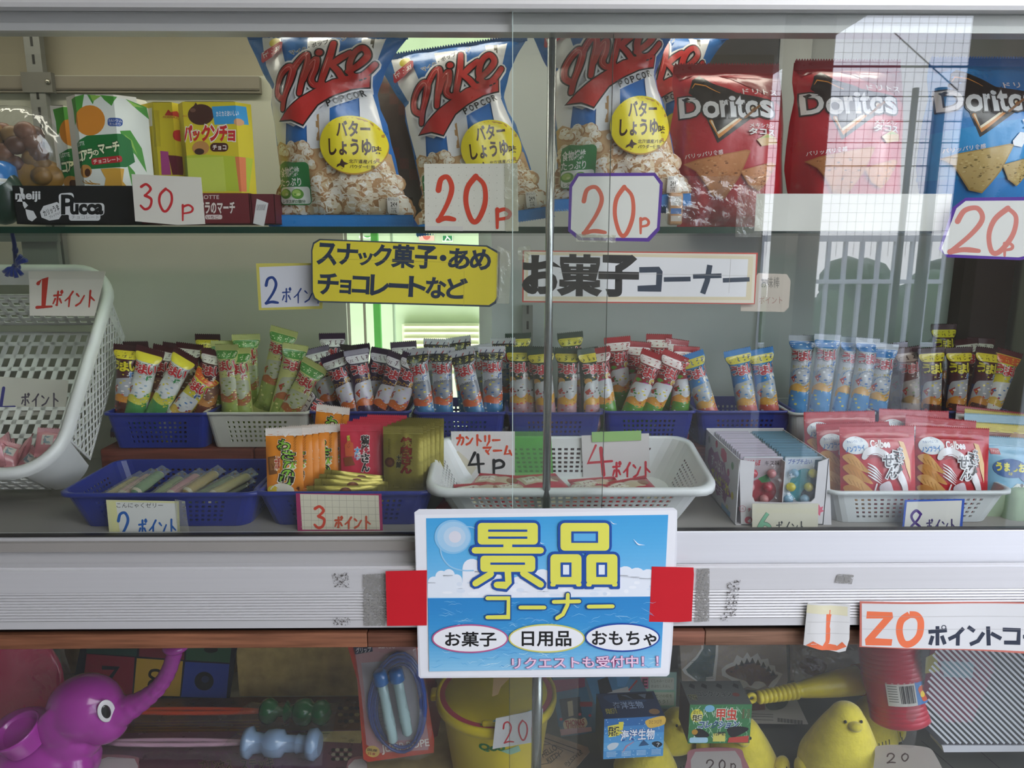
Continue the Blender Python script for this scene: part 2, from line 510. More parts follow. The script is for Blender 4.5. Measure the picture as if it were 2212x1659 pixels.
# handwriting: strokes in a unit box, y down
HW = {
 '1': [[(0.15, 0.2), (0.5, 0.0), (0.5, 1.0)], [(0.1, 1.0), (0.95, 1.0)]],
 '2': [[(0.05, 0.3), (0.2, 0.05), (0.6, 0.0), (0.85, 0.25), (0.6, 0.6), (0.05, 1.0)], [(0.05, 1.0), (0.5, 0.95), (1.0, 0.98)]],
 '0': [[(0.5, 0.0), (0.12, 0.25), (0.05, 0.6), (0.3, 0.97), (0.6, 0.97), (0.92, 0.6), (0.88, 0.2), (0.5, 0.0)]],
 '3': [[(0.1, 0.1), (0.5, 0.0), (0.85, 0.2), (0.4, 0.45)], [(0.4, 0.45), (0.9, 0.6), (0.8, 0.9), (0.4, 1.0), (0.05, 0.85)]],
 '4': [[(0.4, 0.0), (0.0, 0.6), (1.0, 0.55)], [(0.6, 0.1), (0.7, 1.0)]],
 '8': [[(0.85, 0.15), (0.5, 0.0), (0.15, 0.2), (0.3, 0.45), (0.8, 0.7), (0.8, 0.95), (0.4, 1.1), (0.05, 0.95), (0.1, 0.7), (0.6, 0.4), (0.85, 0.15)]],
 'p': [[(0.1, 0.0), (0.1, 1.0)], [(0.1, 0.12), (0.6, 0.0), (0.95, 0.2), (0.8, 0.45), (0.15, 0.55)]],
 'ポ': [[(0.05, 0.3), (0.85, 0.26)], [(0.45, 0.05), (0.45, 0.95), (0.33, 0.88)], [(0.2, 0.5), (0.02, 0.8)], [(0.68, 0.5), (0.9, 0.75)], [(0.85, 0.0), (0.76, 0.07), (0.84, 0.15), (0.93, 0.08), (0.85, 0.0)]],
 'イ': [[(0.85, 0.05), (0.5, 0.4), (0.1, 0.62)], [(0.55, 0.38), (0.55, 0.98)]],
 'ン': [[(0.1, 0.2), (0.35, 0.35)], [(0.12, 0.92), (0.55, 0.75), (0.92, 0.3)]],
 'ト': [[(0.35, 0.0), (0.35, 1.0)], [(0.35, 0.35), (0.85, 0.6)]],
 'カ': [[(0.05, 0.3), (0.85, 0.26), (0.8, 0.7), (0.62, 0.95)], [(0.45, 0.0), (0.38, 0.5), (0.08, 0.95)]],
 'リ': [[(0.2, 0.1), (0.2, 0.6)], [(0.75, 0.05), (0.75, 0.6), (0.45, 1.0)]],
 'ー': [[(0.05, 0.5), (0.95, 0.48)]],
 'マ': [[(0.05, 0.2), (0.9, 0.18), (0.5, 0.65)], [(0.35, 0.5), (0.65, 0.85)]],
 'ム': [[(0.4, 0.05), (0.15, 0.85), (0.85, 0.78)], [(0.7, 0.5), (0.95, 0.95)]],
}
SM = set('203 8p')
def hw(a, s, x0, y0, x1, y1, col, wd, gap=0.08, rot=0, sl=0.0):
    n = len(s); cw = (x1 - x0) / n
    cx, cy = (x0 + x1) / 2, (y0 + y1) / 2; c, d = math.cos(R(rot)), math.sin(R(rot))
    for i, ch in enumerate(s):
        X0 = x0 + i * cw + cw * gap; W = cw * (1 - 2 * gap)
        for st in HW.get(ch, []):
            pts = []
            for u, v in st:
                x = X0 + u * W - cx; y = y0 + v * (y1 - y0) - cy; x -= sl * y
                pts.append((cx + x * c - y * d, cy + x * d + y * c))
            a.stroke(pts, wd, col, smooth=(ch in SM and len(pts) > 2) or len(pts) > 3, taper=[1.15, 0.95, 1.05, 0.8])
# ------------------------------------------------------------------ the setting
XL, XR = -0.86, 0.86
def xprof(g, prof, x0, x1, col, smooth=False, caps=True):
    """profile of (y, z) running along x; first to last point, open"""
    for i in range(len(prof) - 1):
        (ya, za), (yb, zb) = prof[i], prof[i + 1]
        g.face([(x0, ya, za), (x1, ya, za), (x1, yb, zb), (x0, yb, zb)], col, smooth)
    if caps:
        for x in (x0, x1): g.face([(x, y, z) for y, z in prof], col)
def struct(name, g, **k):
    return tag(g.build(name, **k), kind='structure')

ALU = '#d6d4d2'
DECK = zof(1150, 0.03) and CZ - 0.37
SHELF_T = CZ + 0.0205
# top lintel, near-black strip painted for the shadow gap and the aluminium head rail
g = G().mat('aluminium')
zt = zof(17, -0.012)
xprof(g, [(0.05, zt + 0.20), (-0.012, zt + 0.20), (-0.012, zt + 0.004), (-0.010, zt), (-0.002, zt), (0.03, zt)], XL, XR, '#e4e2de')
struct('trim_1', g)
g = G().mat('aluminium')
z1, z2 = zof(26, 0.004), zof(50, 0.004); z3 = zof(68, 0.004)
xprof(g, [(0.03, z1 + 0.012), (0.0, z1 + 0.012), (0.0, z1 + 0.0005), (0.008, z1 - 0.001), (0.0085, z2), (0.006, z2 - .0008), (0.006, z3), (0.03, z3)], XL, XR, '#b9bab6')
struct('trim_2', g)
g = G().mat('plastic'); xprof(g, [(0.006, zt), (0.004, zt), (0.004, z1 + 0.010), (0.006, z1 + 0.009)], XL, XR, '#1c1a19'); struct('trim_3', g)
# sash rails at the foot of the glass
zs1 = zof(1159, 0.006); zs2 = zof(1222, 0.006)
g = G().mat('aluminium')
xprof(g, [(0.026, zs1), (0.0065, zs1), (0.006, zs1 - 0.0006), (0.006, zs2), (0.026, zs2)], XL, P(1320, 1200, 0).x, '#c9c7c5')  # left rail coloured darker than the right, painting its dimmer light
struct('trim_20', g)
zr1 = zof(1150, -0.004); zr2 = zof(1219, -0.004)
g = G().mat('aluminium')
xprof(g, [(0.006, zr1), (-0.0035, zr1), (-0.004, zr1 - 0.0006), (-0.004, zr2), (0.006, zr2)], P(1105, 1200, 0).x, XR, '#e4e4e6')
struct('trim_21', g)
g = G().mat('plastic')
for zz in (zs1 + 0.0012, ): g.box(XL, P(1310, 1150, 0).x, 0.010, 0.018, zz - 0.002, zz + 0.001, '#2b2926')
g.box(P(1110, 1150, 0).x, XR, -0.002, 0.006, zr1 - 0.001, zr1 + 0.0015, '#2b2926')
struct('trim_4', g)
# ribbed sill rail: smooth bands above and below ten fine ribs
za, zb = zof(1229, -0.016), zof(1354, -0.016)
rt, rb = zof(1276, -0.016), zof(1338, -0.016)
prof = [(0.02, zr2 - 0.001), (-0.010, zr2 - 0.001), (-0.010, za + 0.003), (-0.0125, za + 0.003), (-0.0125, za + 0.001), (-0.016, za), (-0.016, rt)]
NR = 10; pit = (rt - rb) / NR
for i in range(NR):
    z = rt - pit * i
    prof += [(-0.0145, z - pit * .08), (-0.0158, z - pit * .3), (-0.0168, z - pit * .55), (-0.0162, z - pit * .8), (-0.0145, z - pit * .96)]
prof += [(-0.016, rb), (-0.016, zb), (0.02, zb)]
g = G().mat('aluminium'); xprof(g, prof, XL, XR, '#d9d7d6')
sill = struct('trim_5', g)
# worn adhesive marks on the sill
def smear(pts, m, Y=-0.0172):
    g = G().mat(m); q = [P(a, b, Y) for a, b in pts]
    g.face(q, '#888888'); return g.build('adhesive_mark', sill)
smear([(719, 1335), (756, 1334), (757, 1350), (720, 1352)], 'dark_residue')
smear([(716, 1238), (752, 1236), (756, 1270), (722, 1268)], 'dark_residue')
smear([(784, 1241), (832, 1239), (832, 1352), (786, 1352)], 'residue')
smear([(1506, 1229), (1533, 1228), (1532, 1342), (1500, 1344)], 'residue')
smear([(1810, 1240), (1845, 1242), (1840, 1262), (1803, 1259)], 'residue')
smear([(1556, 1328), (1572, 1326), (1573, 1342), (1554, 1341)], 'dark_residue')
smear([(1572, 1256), (1600, 1252), (1590, 1330), (1562, 1334)], 'dark_residue')
# near-black strip painting the shadow below the sill, then the board under the case: three butt-jointed planks
g = G().mat('plastic'); xprof(g, [(0.0, zb), (0.004, zb - 0.02)], XL, XR, '#17120f'); struct('trim_6', g)
wz1, wz2 = zof(1366, -0.006), zof(1397, -0.006)
board = tag(thing('trim_7', None, None), kind='structure')
for i, (a, b, c) in enumerate([(-500, 795, '#87583f'), (795, 1520, '#7d5240'), (1520, 2700, '#8d6a56')]):
    xa, xb = P(a, 1380, 0).x, P(b, 1380, 0).x
    g = G().mat('wood'); g.rbox(max(XL, xa) + 0.0003, min(XR, xb) - 0.0003, -0.006, 0.40, wz2, wz1, c, 0.0012)
    g.build('plank', board)
# inside of the upper case
BK = 0.37
g = G().mat('painted'); g.box(XL, XR, -0.0, BK, DECK - 0.012, DECK, '#9a958e'); struct('floor', g)
g = G().mat('painted')
xg1, xg2 = P(745, 600, BK).x, P(1062, 600, BK).x
g.box(XL, xg1, BK, BK + 0.008, DECK, zof(165, BK), '#c4c4b4'); struct('wall_back_left', g)
g = G().mat('painted'); g.box(XL, P(560, 100, BK).x, BK + 0.012, BK + 0.018, zof(165, BK) - .02, CZ + 0.50, '#a69f8a'); struct('wall_back_upper', g)
g = G().mat('painted'); g.box(xg2, XR, BK, BK + 0.008, DECK, CZ + 0.50, '#c2c6c6'); struct('wall_back_right', g)
g = G().mat('painted')
g.box(XL, P(560, 100, BK).x, BK - 0.012, BK + 0.003, zof(205, BK), zof(170, BK), '#8d8678')
g.box(XL, P(560, 100, BK).x, BK - 0.014, BK - 0.012, zof(200, BK), zof(196, BK), '#6a6458')
struct('trim_8', g)
# dark brown upright at the right rear
g = G().mat('painted'); g.box(P(2045, 700, BK).x, P(2150, 700, BK).x, BK - 0.03, BK - 0.001, DECK, SHELF_T - 0.02, '#4b3f3b'); struct('trim_9', g)
g = G().mat('painted'); g.box(P(1640, 700, BK).x, P(1704, 700, BK).x, BK - 0.012, BK - 0.001, DECK, CZ + 0.5, '#c9cccb'); struct('trim_10', g)
g = G().mat('painted'); g.box(P(1500, 100, BK).x, P(1668, 100, BK).x, BK - 0.03, BK - 0.002, SHELF_T + 0.0, CZ + 0.5, '#3c3936'); struct('trim_11', g)
# side walls and lid of the case
for nm, x in (('wall_left', XL - 0.01), ('wall_right', XR)):
    g = G().mat('painted'); g.box(x, x + 0.01, 0.02, BK + 0.08, CZ - 0.9, CZ + 0.5, '#a8a79c'); struct(nm, g)
g = G().mat('painted'); g.box(XL, XR, 0.02, BK + 0.02, CZ + 0.40, CZ + 0.41, '#b8b4a8'); struct('ceiling', g)
# slotted standards that carry the shelf
def standard(label, pts, w_, Y):
    t = thing('shelf_standard', label, 'shelf standard')
    g = G().mat('aluminium'); (a, b), (c, d) = pts
    A, B = P(a, b, Y), P(c, d, Y)
    ww = w_ * mpp(b, Y)
    g.box(A.x - ww / 2, A.x + ww / 2, Y, Y + 0.012, B.z, A.z, '#8b8c87')
    g.build('channel', t)
    z = A.z
    g = G().mat('plastic')
    while z > B.z + 0.02:
        g.box(A.x - 0.0018, A.x + 0.0018, Y - 0.0006, Y + 0.001, z - 0.014, z, '#20211f'); z -= 0.026
    o = g.build('slots', t); o['kind'] = 'stuff'
    return t
standard('grey slotted metal shelf standard behind the tilted white basket', ((62, 40), (62, 640)), 34, BK - 0.02)
standard('slotted metal standard behind the overlap of the glass panes', ((1140, 660), (1140, 900)), 22, BK - 0.016)
t = thing('shelf_bracket', 'grey metal shelf bracket under the left end of the glass shelf', 'bracket')
g = G().mat('aluminium'); q = P(118, 520, 0.33)
g.box(q.x - 0.20, q.x + 0.005, 0.33, 0.338, zof(522, .33), zof(497, .33), '#7f827f')
g.build('arm', t)
g = G().mat('painted'); g.box(P(60, 600, .34).x, P(135, 600, .34).x, 0.335, 0.345, zof(575, .34), zof(497, .34), '#8e908c'); g.build('plate', t)
t = thing('shelf_bracket', 'small screwed bracket on the rear rail at top left', 'bracket')
g = G().mat('painted'); q = P(100, 178, BK - .016)
g.box(q.x - 0.035, q.x + 0.012, BK - 0.022, BK - 0.012, q.z - 0.016, q.z + 0.014, '#77756d'); g.build('plate', t)
g = G().mat('steel'); g.ball((P(104, 176, BK - .022).x, BK - 0.023, P(104, 176, BK - .022).z), 0.004, '#c9c5b8', 8); g.build('screw', t)

# glass shelf and its white tape
sh = thing('glass_shelf', 'clear green-edged glass shelf carrying the crisps and biscuit boxes', 'shelf')
g = G().mat('shelf_glass'); g.box(XL, XR, 0.052, 0.34, SHELF_T - 0.008, SHELF_T, '#ffffff', skip='f'); g.build('sheet', sh)
g = G().mat('glossy_plastic'); g.box(XL, XR, 0.050, 0.052, SHELF_T - 0.008, SHELF_T, '#12382c'); g.build('edge', sh)
t = thing('paper_strip', 'long blank white paper strip taped along the shelf edge below the red crisps', 'paper strip')
g = G().mat('paper')
xa, xb = P(1632, 460, .046).x, P(2052, 460, .046).x
def strip(i, j):
    x = xa + (xb - xa) * i / 24; z = zof(418, .046) + (zof(499, .046) - zof(418, .046)) * j / 4
    return (x, 0.046 - 0.0015 * math.sin(i * 0.7) * (j / 4), z)
g.grid(strip, 24, 4, '#dcdbd2', flip=True); g.grid(lambda i, j: (strip(i, j)[0], strip(i, j)[1] + .0006, strip(i, j)[2]), 24, 4, '#dcdbd2')
g.build('paper_sheet', t)
g = G().mat('clear_tape')
g.grid(lambda i, j: (P(1618 + i * 12, 0, 0).x * 1.05, 0.0445 - 0.002 * rnd.random(), zof(400 + j * 16, .0445)), 5, 7, '#ffffff')
g.build('clear_tape', t)

# the four glass panes
def pane(name, label, x0, x1, y0, z0, z1):
    g = G().mat('pane_glass'); g.box(x0, x1, y0, y0 + 0.004, z0, z1, '#ffffff')
    o = struct(name, g)
    return o
ex1 = P(1310, 700, 0.012).x; ex2 = P(1108, 700, 0.0).x
pane('window_1', '', XL, ex1, 0.012, zs1 - .003, z3 + 0.06)
pane('window_2', '', ex2, XR, 0.0, zr1 - .003, z3 + 0.06)
pane('window_3', '', XL, P(1248, 1560, 0.012).x, 0.012, CZ - 0.90, wz2)
pane('window_4', '', P(1101, 1560, 0).x, XR, 0.0, CZ - 0.90, wz2)
g = G().mat('glossy_plastic'); g.box(ex2 - 0.0008, ex2, -0.0003, 0.0043, zr1, z3 + .03, '#c4d6cc'); struct('trim_22', g)  # pale strip paints the highlight along the front pane's edge
g = G().mat('glossy_plastic'); g.box(ex1, ex1 + 0.0004, 0.012, 0.016, zs1, z3, '#56605a'); struct('trim_23', g)
g = G().mat('glossy_plastic'); g.box(P(1101, 1560, 0).x - 0.0006, P(1101, 1560, 0).x, 0.0, 0.004, CZ - .9, wz2, '#4a4a40'); struct('trim_24', g)

# posts
def post(label, a, b, Y, r):
    A, B = P(a[0], a[1], Y), P(b[0], b[1], Y)
    t = thing('metal_post', label, 'post')
    g = G().mat('steel'); g.tube([A, B], r, 18, '#a9acac'); g.build('rod', t)
    g = G().mat('steel'); g.tube([A, A + (B - A) * 0.012], r * 1.5, 18, '#c2c2c0'); g.build('collar', t)
post('slim chromed upright post behind the sliding glass', (1193, 60), (1179, 1165), 0.032, 0.0052)
post('dull grey metal post standing in the lower case below the poster', (1162, 1400), (1157, 1730), 0.035, 0.0072)

# ---- room seen through the gap in the rear wall
g = G().mat('painted')
g.box(-1.4, 1.4, 2.3, 2.32, 0.0, 2.6, '#bccdac'); struct('wall_room', g)
g = G().mat('painted'); g.box(-1.4, 1.4, BK + .02, 2.3, 2.58, 2.6, '#dfe2d2'); struct('ceiling_room', g)
for _x in (-1.42, 1.4):
    g = G().mat('painted'); g.box(_x, _x + .02, BK + .02, 2.3, 0, 2.6, '#bccdac'); struct('wall_room_side', g)
for _a in ((-1.4, XL, 0, 2.6), (XR, 1.4, 0, 2.6), (XL, XR, CZ + .41, 2.6), (XL, XR, 0, CZ - .9)):
    g = G().mat('painted'); g.box(_a[0], _a[1], BK + .02, BK + .04, _a[2], _a[3], '#a9a79c'); struct('wall_partition', g)
def room(px0, px1, py0, py1, Y, col, name='trim_12', d=0.02):
    g = G().mat('painted'); A, B = P(px0, py0, Y), P(px1, py1, Y)
    g.box(A.x, B.x, Y, Y + d, B.z, A.z, col); return struct(name, g)
room(735, 756, 300, 960, 0.45, '#5b554c', 'trim_12')
room(770, 800, 300, 1000, 1.2, '#6d675c', 'trim_13')
room(800, 832, 495, 1000, 1.25, '#55a84f', 'trim_14')
room(836, 862, 300, 1000, 1.22, '#9fb39a', 'trim_15')
room(1032, 1066, 300, 1000, 0.43, '#a5aaa4', 'trim_16')
for nm, lb, a in (('notice', 'small white notice with a green mark seen through the gap behind the shelf', (775, 812, 497, 515)),
                  ('exit_sign', 'green and white running-figure exit sign seen far back through the gap', (955, 978, 500, 522)),
                  ('notice', 'faded pink notice beside the green exit sign', (905, 938, 500, 520))):
    t = thing(nm, lb, 'sign'); A, B = P(a[0], a[2], 2.28), P(a[1], a[3], 2.28)
    g = G().mat('paper'); g.box(A.x, B.x, 2.28, 2.29, B.z, A.z, '#e8efe2' if 'pink' not in lb else '#e3b4a8')
    ar = Art(g, surf=lambda u, z, h: (u, 2.28 - h, z)); ar.step = 1e-3; ar.h = 1e-3
    w_, h_ = B.x - A.x, A.z - B.z
    if nm == 'exit_sign':
        ar.rect(A.x + w_ * .05, -(A.z - h_ * .1), B.x - w_ * .05, -(B.z + h_ * .1), '#2f7f50')
        ar.stroke([(A.x + w_ * .35, -(A.z - h_ * .25)), (A.x + w_ * .5, -(A.z - h_ * .55)), (A.x + w_ * .3, -(A.z - h_ * .85))], w_ * .12, '#e8f3e6')
        ar.stroke([(A.x + w_ * .5, -(A.z - h_ * .55)), (A.x + w_ * .75, -(A.z - h_ * .8))], w_ * .12, '#e8f3e6')
    else: ar.ell((A.x + B.x) / 2, -(A.z + B.z) / 2, w_ * .25, h_ * .4, '#5fa35e' if 'pink' not in lb else '#c9695e')
    g.build('panel', t)
t = thing('wall_vent', 'cream louvred vent on the green wall of the room behind', 'vent')
g = G().mat('plastic'); A, B = P(868, 700, 2.25), P(1040, 815, 2.25)
g.box(A.x, B.x, 2.25, 2.29, B.z, A.z, '#cfd6bb'); g.build('frame', t)
for k in range(9):
    z = A.z - (A.z - B.z) * (k + .5) / 9
    g = G().mat('plastic'); g.box(A.x + .01, B.x - .01, 2.235, 2.25, z - 0.003, z + 0.006, '#ece9c9'); g.build('slat', t)

# ---- lower case
LF = CZ - 0.82
g = G().mat('kraft'); g.box(XL, XR, 0.02, 0.42, LF - 0.01, LF, '#a39a80'); struct('floor_1', g)
g = G().mat('kraft'); g.box(XL, P(1190, 1450, .42).x, 0.42, 0.43, LF, wz2, '#c2ae7c'); struct('wall_lower_left', g)
g = G().mat('painted'); g.box(P(1190, 1450, .42).x, XR, 0.42, 0.43, LF, wz2, '#77756b'); struct('wall_lower_right', g)

# ---- what stands in front of the case: porch, street and sky, seen mirrored in the glass
g = G().mat('masonry'); g.box(-8, 12, -16, -0.02, -0.02, 0.0, '#8f8d88'); struct('ground', g)
g = G().mat('masonry'); g.box(-5.0, 1.98, -6.6, -0.016, 2.52, 2.62, '#b8b5ae'); struct('ceiling_porch', g)
g = G().mat('masonry'); g.box(-4.2, 1.78, -4.4, -4.2, 0, 2.52, '#8d8577'); struct('wall_porch', g)
g = G().mat('masonry'); g.box(-4.3, -4.2, -4.4, -0.02, 0, 2.52, '#948d80'); struct('wall_porch_side', g)
g = G().mat('masonry'); g.box(-5.0, XL - 0.01, -0.016, 0.03, 0, 2.6, '#a8a49b'); struct('wall_front_left', g)
g = G().mat('masonry'); g.box(XR + 0.01, 4.0, -0.016, 0.03, 0, 2.6, '#a8a49b'); struct('wall_front_right', g)
g = G().mat('painted'); g.box(XL - .01, XR + .01, -0.016, 0.03, zt + 0.2, 2.6, '#cfccc4'); struct('wall_front_top', g)
g = G().mat('painted'); g.box(XL - .01, XR + .01, -0.016, 0.03, 0.0, CZ - 0.90, '#8d7a66'); struct('wall_front_base', g)
def mir(px, py, Yd):
    p = P(px, py, Yd); return Vector((p.x, -p.y, p.z))
def mbox(name, label, cat, px0, px1, py0, py1, Yd, col, th=0.08, mat='painted'):
    A, B = mir(px0, py0, Yd), mir(px1, py1, Yd)
    g = G().mat(mat); g.box(A.x, B.x, -Yd - th, -Yd, max(0, B.z), A.z, col)
    return g
# porch pillars (mirrored: a slim one by the red bag, a wide one at the right)
for k, (a, b, Yd) in enumerate(((1700, 1772, 2.6), (2120, 2260, 1.9))):
    A = mir(a, 500, Yd); B = mir(b, 500, Yd)
    g = G().mat('masonry'); g.box(A.x, B.x, -Yd - 0.2, -Yd, 0, 2.52, '#5b4c46'); struct('trim_%d' % (17 + k), g)
# white railing across the road, with green beyond
t = thing('railing', 'white metal railing outdoors, mirrored in the right-hand glass', 'railing')
x0, x1 = mir(1500, 500, 6.5).x, mir(2100, 500, 6.5).x
for z, hh in ((1.32, 0.06), (0.9, .04), (0.25, .04)):
    g = G().mat('plastic'); g.box(x0, x1 + 2, -6.56, -6.5, z, z + hh, '#e6e8ea'); g.build('rail', t)
k = 0
x = x0
while x < x1 + 1.2:
    g = G().mat('plastic'); g.box(x, x + 0.035, -6.55, -6.51, 0.0, 1.32, '#e0e3e6'); g.build('baluster', t); x += 0.17
t = thing('hedge', 'dark green hedge beyond the white railing, mirrored in the glass', 'hedge')
g = G().mat('fabric')
for k in range(60):
    g.ball((1.2 + k * 0.1, -8 - rnd.random() * .5, rnd.random() * 0.9), 0.28 + rnd.random() * .15, rnd.choice(['#3f5f3c', '#2f4a34', '#54714a']), 5)
o = g.build('foliage', t); o['kind'] = 'stuff'
t = thing('net_fence', 'tall ball-stop net on steel poles, mirrored in the right-hand glass', 'fence')
Yn = 5.0
for px, w_ in ((1968, .05), (2022, .09)):
    q = mir(px, 300, Yn)
    g = G().mat('steel'); g.tube([(q.x, -Yn, 0), (q.x, -Yn, mir(px, 190, Yn).z)], w_ / 2, 8, '#4a5560'); g.build('pole', t)
for py in (143, 208, 262, 308, 358):
    A = mir(1780, py, Yn)
    g = G().mat('steel'); g.tube([(1.4, -Yn, A.z), (4.0, -Yn, A.z)], 0.004 if py != 143 else 0.009, 5, '#333c4c'); g.build('cable', t)
g = G().mat('fabric')
z = 1.4
while z < 3.6: g.box(1.4, 4.0, -Yn - .002, -Yn, z, z + 0.0022, '#59647a'); z += 0.07
x = 1.4
while x < 4.0: g.box(x, x + 0.0022, -Yn - .002, -Yn, 1.2, 3.6, '#59647a'); x += 0.07
o = g.build('netting', t); o['kind'] = 'stuff'
A, B = mir(1932, 70, 3.5), mir(2070, 195, 3.5)
t = thing('overhead_wire', 'thin slanting overhead wire mirrored against the sky', 'wire')
g = G().mat('plastic'); g.tube([A, B], 0.004, 5, '#2c3444'); g.build('cable', t)
# ------------------------------------------------------------------ cards and signs
def sheet(name, label, cat, pts, Y, base, draw=None, mat='paper', th=0.0007, group=None, curl=0.0, smooth=False, tiltx=0.0, part='sheet'):
    """a flat card whose outline and print were measured off the photo on the plane y = Y"""
    xs = [p[0] for p in pts]; ys = [p[1] for p in pts]
    O = P((min(xs) + max(xs)) / 2, max(ys), Y)
    t = thing(name, label, cat, O, (tiltx, 0, 0), group)
    if smooth: pts = smooth_pts(pts, True, 5)
    g = G().mat(mat)
    to = lambda a, b: (P(a, b, Y).x - O.x, P(a, b, Y).z - O.z)
    W = (max(xs) - min(xs)) * mpp(ys[0], Y)
    surf = (lambda u, z, h: (u, -h + curl * math.sin(u / W * 9 + 1), z)) if curl else (lambda u, z, h: (u, -h, z))
    ar = Art(g, to, surf, cell=(0.012 if curl else None), h0=0)
    ar.h = 0.0
    ar.poly(pts, base)
    q = [to(*p) for p in pts]
    g.mat(mat)
    n = len(q)
    if not curl:
        for i in range(n):
            a, b = q[i], q[(i + 1) % n]
            g.face([(a[0], 0, a[1]), (a[0], th, a[1]), (b[0], th, b[1]), (b[0], 0, b[1])], base)
    ar.surf = (lambda u, z, h: (u, th + curl * math.sin(u / W * 9 + 1), z)) if curl else (lambda u, z, h: (u, th, z))
    ar.poly(pts, base)
    ar.surf = surf; ar.h = 1.2e-4
    if draw: draw(ar)
    g.build(part, t)
    return t, O, to
def tape(t, O, pts, Y, m='clear_tape', col='#ffffff', off=0.0009, name='tape'):
    g = G().mat(m)
    q = [P(a, b, Y) - O for a, b in pts]
    g.extrude_poly([(p.x, -off, p.z) for p in q], (0, 0.0003, 0), col)
    g.build(name, t)

# --- the big poster
def poster(a):
    a.frame(820, 1080, 700 / 2212)
    IX0, IX1, IY0, IY1 = 318, 1968, 122, 1168
    # printed picture: sky, cloud bank, sea
    bands = ['#47a8e0', '#52afe4', '#5fb6e8', '#6fbeeb', '#82c7ee', '#97d0f0']
    L = lambda y: 318 + (y - 122) / 1046 * 22; Rr = lambda y: 1970 - (y - 100) / 1040 * 52
    def mixc(c0, c1, t):
        h = lambda c: [int(c[i:i + 2], 16) for i in (1, 3, 5)]
        return '#%02x%02x%02x' % tuple(int(p + (q - p) * t) for p, q in zip(h(c0), h(c1)))
    def grad(y_a, y_b, cols_, n, dy0, dy1):
        for i in range(n):
            t = i / (n - 1) * (len(cols_) - 1); j = min(int(t), len(cols_) - 2)
            y0 = y_a + (y_b - y_a) * i / n; y1 = y_a + (y_b - y_a) * (i + 1) / n + 1
            s0 = dy0 + (dy1 - dy0) * i / n; s1 = dy0 + (dy1 - dy0) * (i + 1) / n
            a.poly([(L(y0), y0 + s0), (Rr(y0), y0), (Rr(y1), y1), (L(y1), y1 + s1)], mixc(cols_[j], cols_[j + 1], t - j))
    grad(100, 672, bands, 22, 24, 8)
    r2 = random.Random(3)
    a.fine()
    def cloud(x0, x1, base, tops, col):
        n = len(tops)
        for i, tp in enumerate(tops):
            x = x0 + (x1 - x0) * (i + .5) / n; rr = (x1 - x0) / n * .8
            a.ell(x, tp + rr, rr, rr, col, 18)
            a.rect(max(L(600), x - rr), tp + rr, min(Rr(600) - 2, x + rr), base, col)
    cloud(345, 600, 665, [520, 480, 470, 505, 560], '#eef4fa')
    cloud(590, 1150, 665, [400, 420, 500, 540, 520, 560, 470], '#f3f6fb')
    cloud(1100, 1870, 665, [560, 480, 430, 455, 410, 400, 440, 450, 460, 470], '#eff4fa')
    for k in range(26):
        a.ell(r2.uniform(400, 1880), r2.uniform(560, 650), r2.uniform(14, 40), r2.uniform(7, 14), r2.choice(['#dfe9f4', '#e6eef7', '#f8fbfe']), 12)
    a.fine(False)
    a.ell(500, 250, 125, 117, '#8ec8ec', 40); a.ell(505, 250, 112, 104, '#a9d3ee', 36); a.ell(512, 250, 75, 70, '#c3dcef', 32); a.ell(515, 250, 42, 40, '#e4e3ea', 28)
    a.stroke([(415, 330), (430, 390), (480, 450), (560, 478), (640, 480)], 9, '#9fd0ee', smooth=True)
    a.stroke([(560, 180), (620, 182), (660, 195)], 7, '#9fd0ee', smooth=True)
    sea = ['#2f8ccd', '#3490d0', '#3a97d4', '#4aa3da', '#5fb0e0', '#78bfe7', '#92cded']
    grad(656, 1140, sea, 22, 14, 26)
    a.fine()
    for k in range(190):
        y = 690 + 455 * (k / 190) ** 0.8; x = r2.uniform(350, 1840); l = r2.uniform(40, 110)
        pts = [(x, y)]
        for q in range(4): pts.append((pts[-1][0] + l / 4, pts[-1][1] + r2.uniform(-14, 14)))
        if pts[-1][0] > Rr(y) - 6: continue
        a.stroke(pts, r2.uniform(2, 5), r2.choice(['#7cc3ea', '#a9dcf4', '#63b4e2', '#c9ebf8' if y > 1000 else '#8acbee', '#4f9fd6']), smooth=False, caps=False, taper=[.2, 1, .8, .2])
    a.fine(False)
    def bird(x, y, s_):
        a.stroke([(x - 38 * s_, y - 30 * s_), (x - 12 * s_, y), (x + 5 * s_, y + 8 * s_)], 8 * s_, '#f4f8fc', taper=[.2, 1, 1]); a.stroke([(x - 5 * s_, y + 6 * s_), (x + 38 * s_, y + 10 * s_)], 8 * s_, '#f4f8fc', taper=[1, .2])
    bird(1770, 295, 1.0); bird(1595, 155, .6); bird(1105, 290, .5)
    # headline: rounded letters drawn as strokes, blue casing under yellow
    kei = [[(690, 175), (1060, 175), (1060, 275), (695, 275), (690, 175)], [(700, 226), (1050, 226)], [(875, 280), (875, 330)], [(650, 340), (1100, 340)],
           [(705, 397), (1040, 397), (1040, 470), (705, 470), (705, 397)], [(875, 480), (880, 560), (860, 578), (800, 575)], [(760, 500), (655, 565)], [(980, 495), (1100, 572)]]
    hin = [[(1255, 175), (1545, 175), (1545, 320), (1255, 320), (1255, 175)], [(1185, 395), (1355, 395), (1355, 560), (1185, 560), (1185, 395)], [(1430, 395), (1600, 395), (1600, 560), (1430, 560), (1430, 395)]]
    kw, hwid = 50, 50
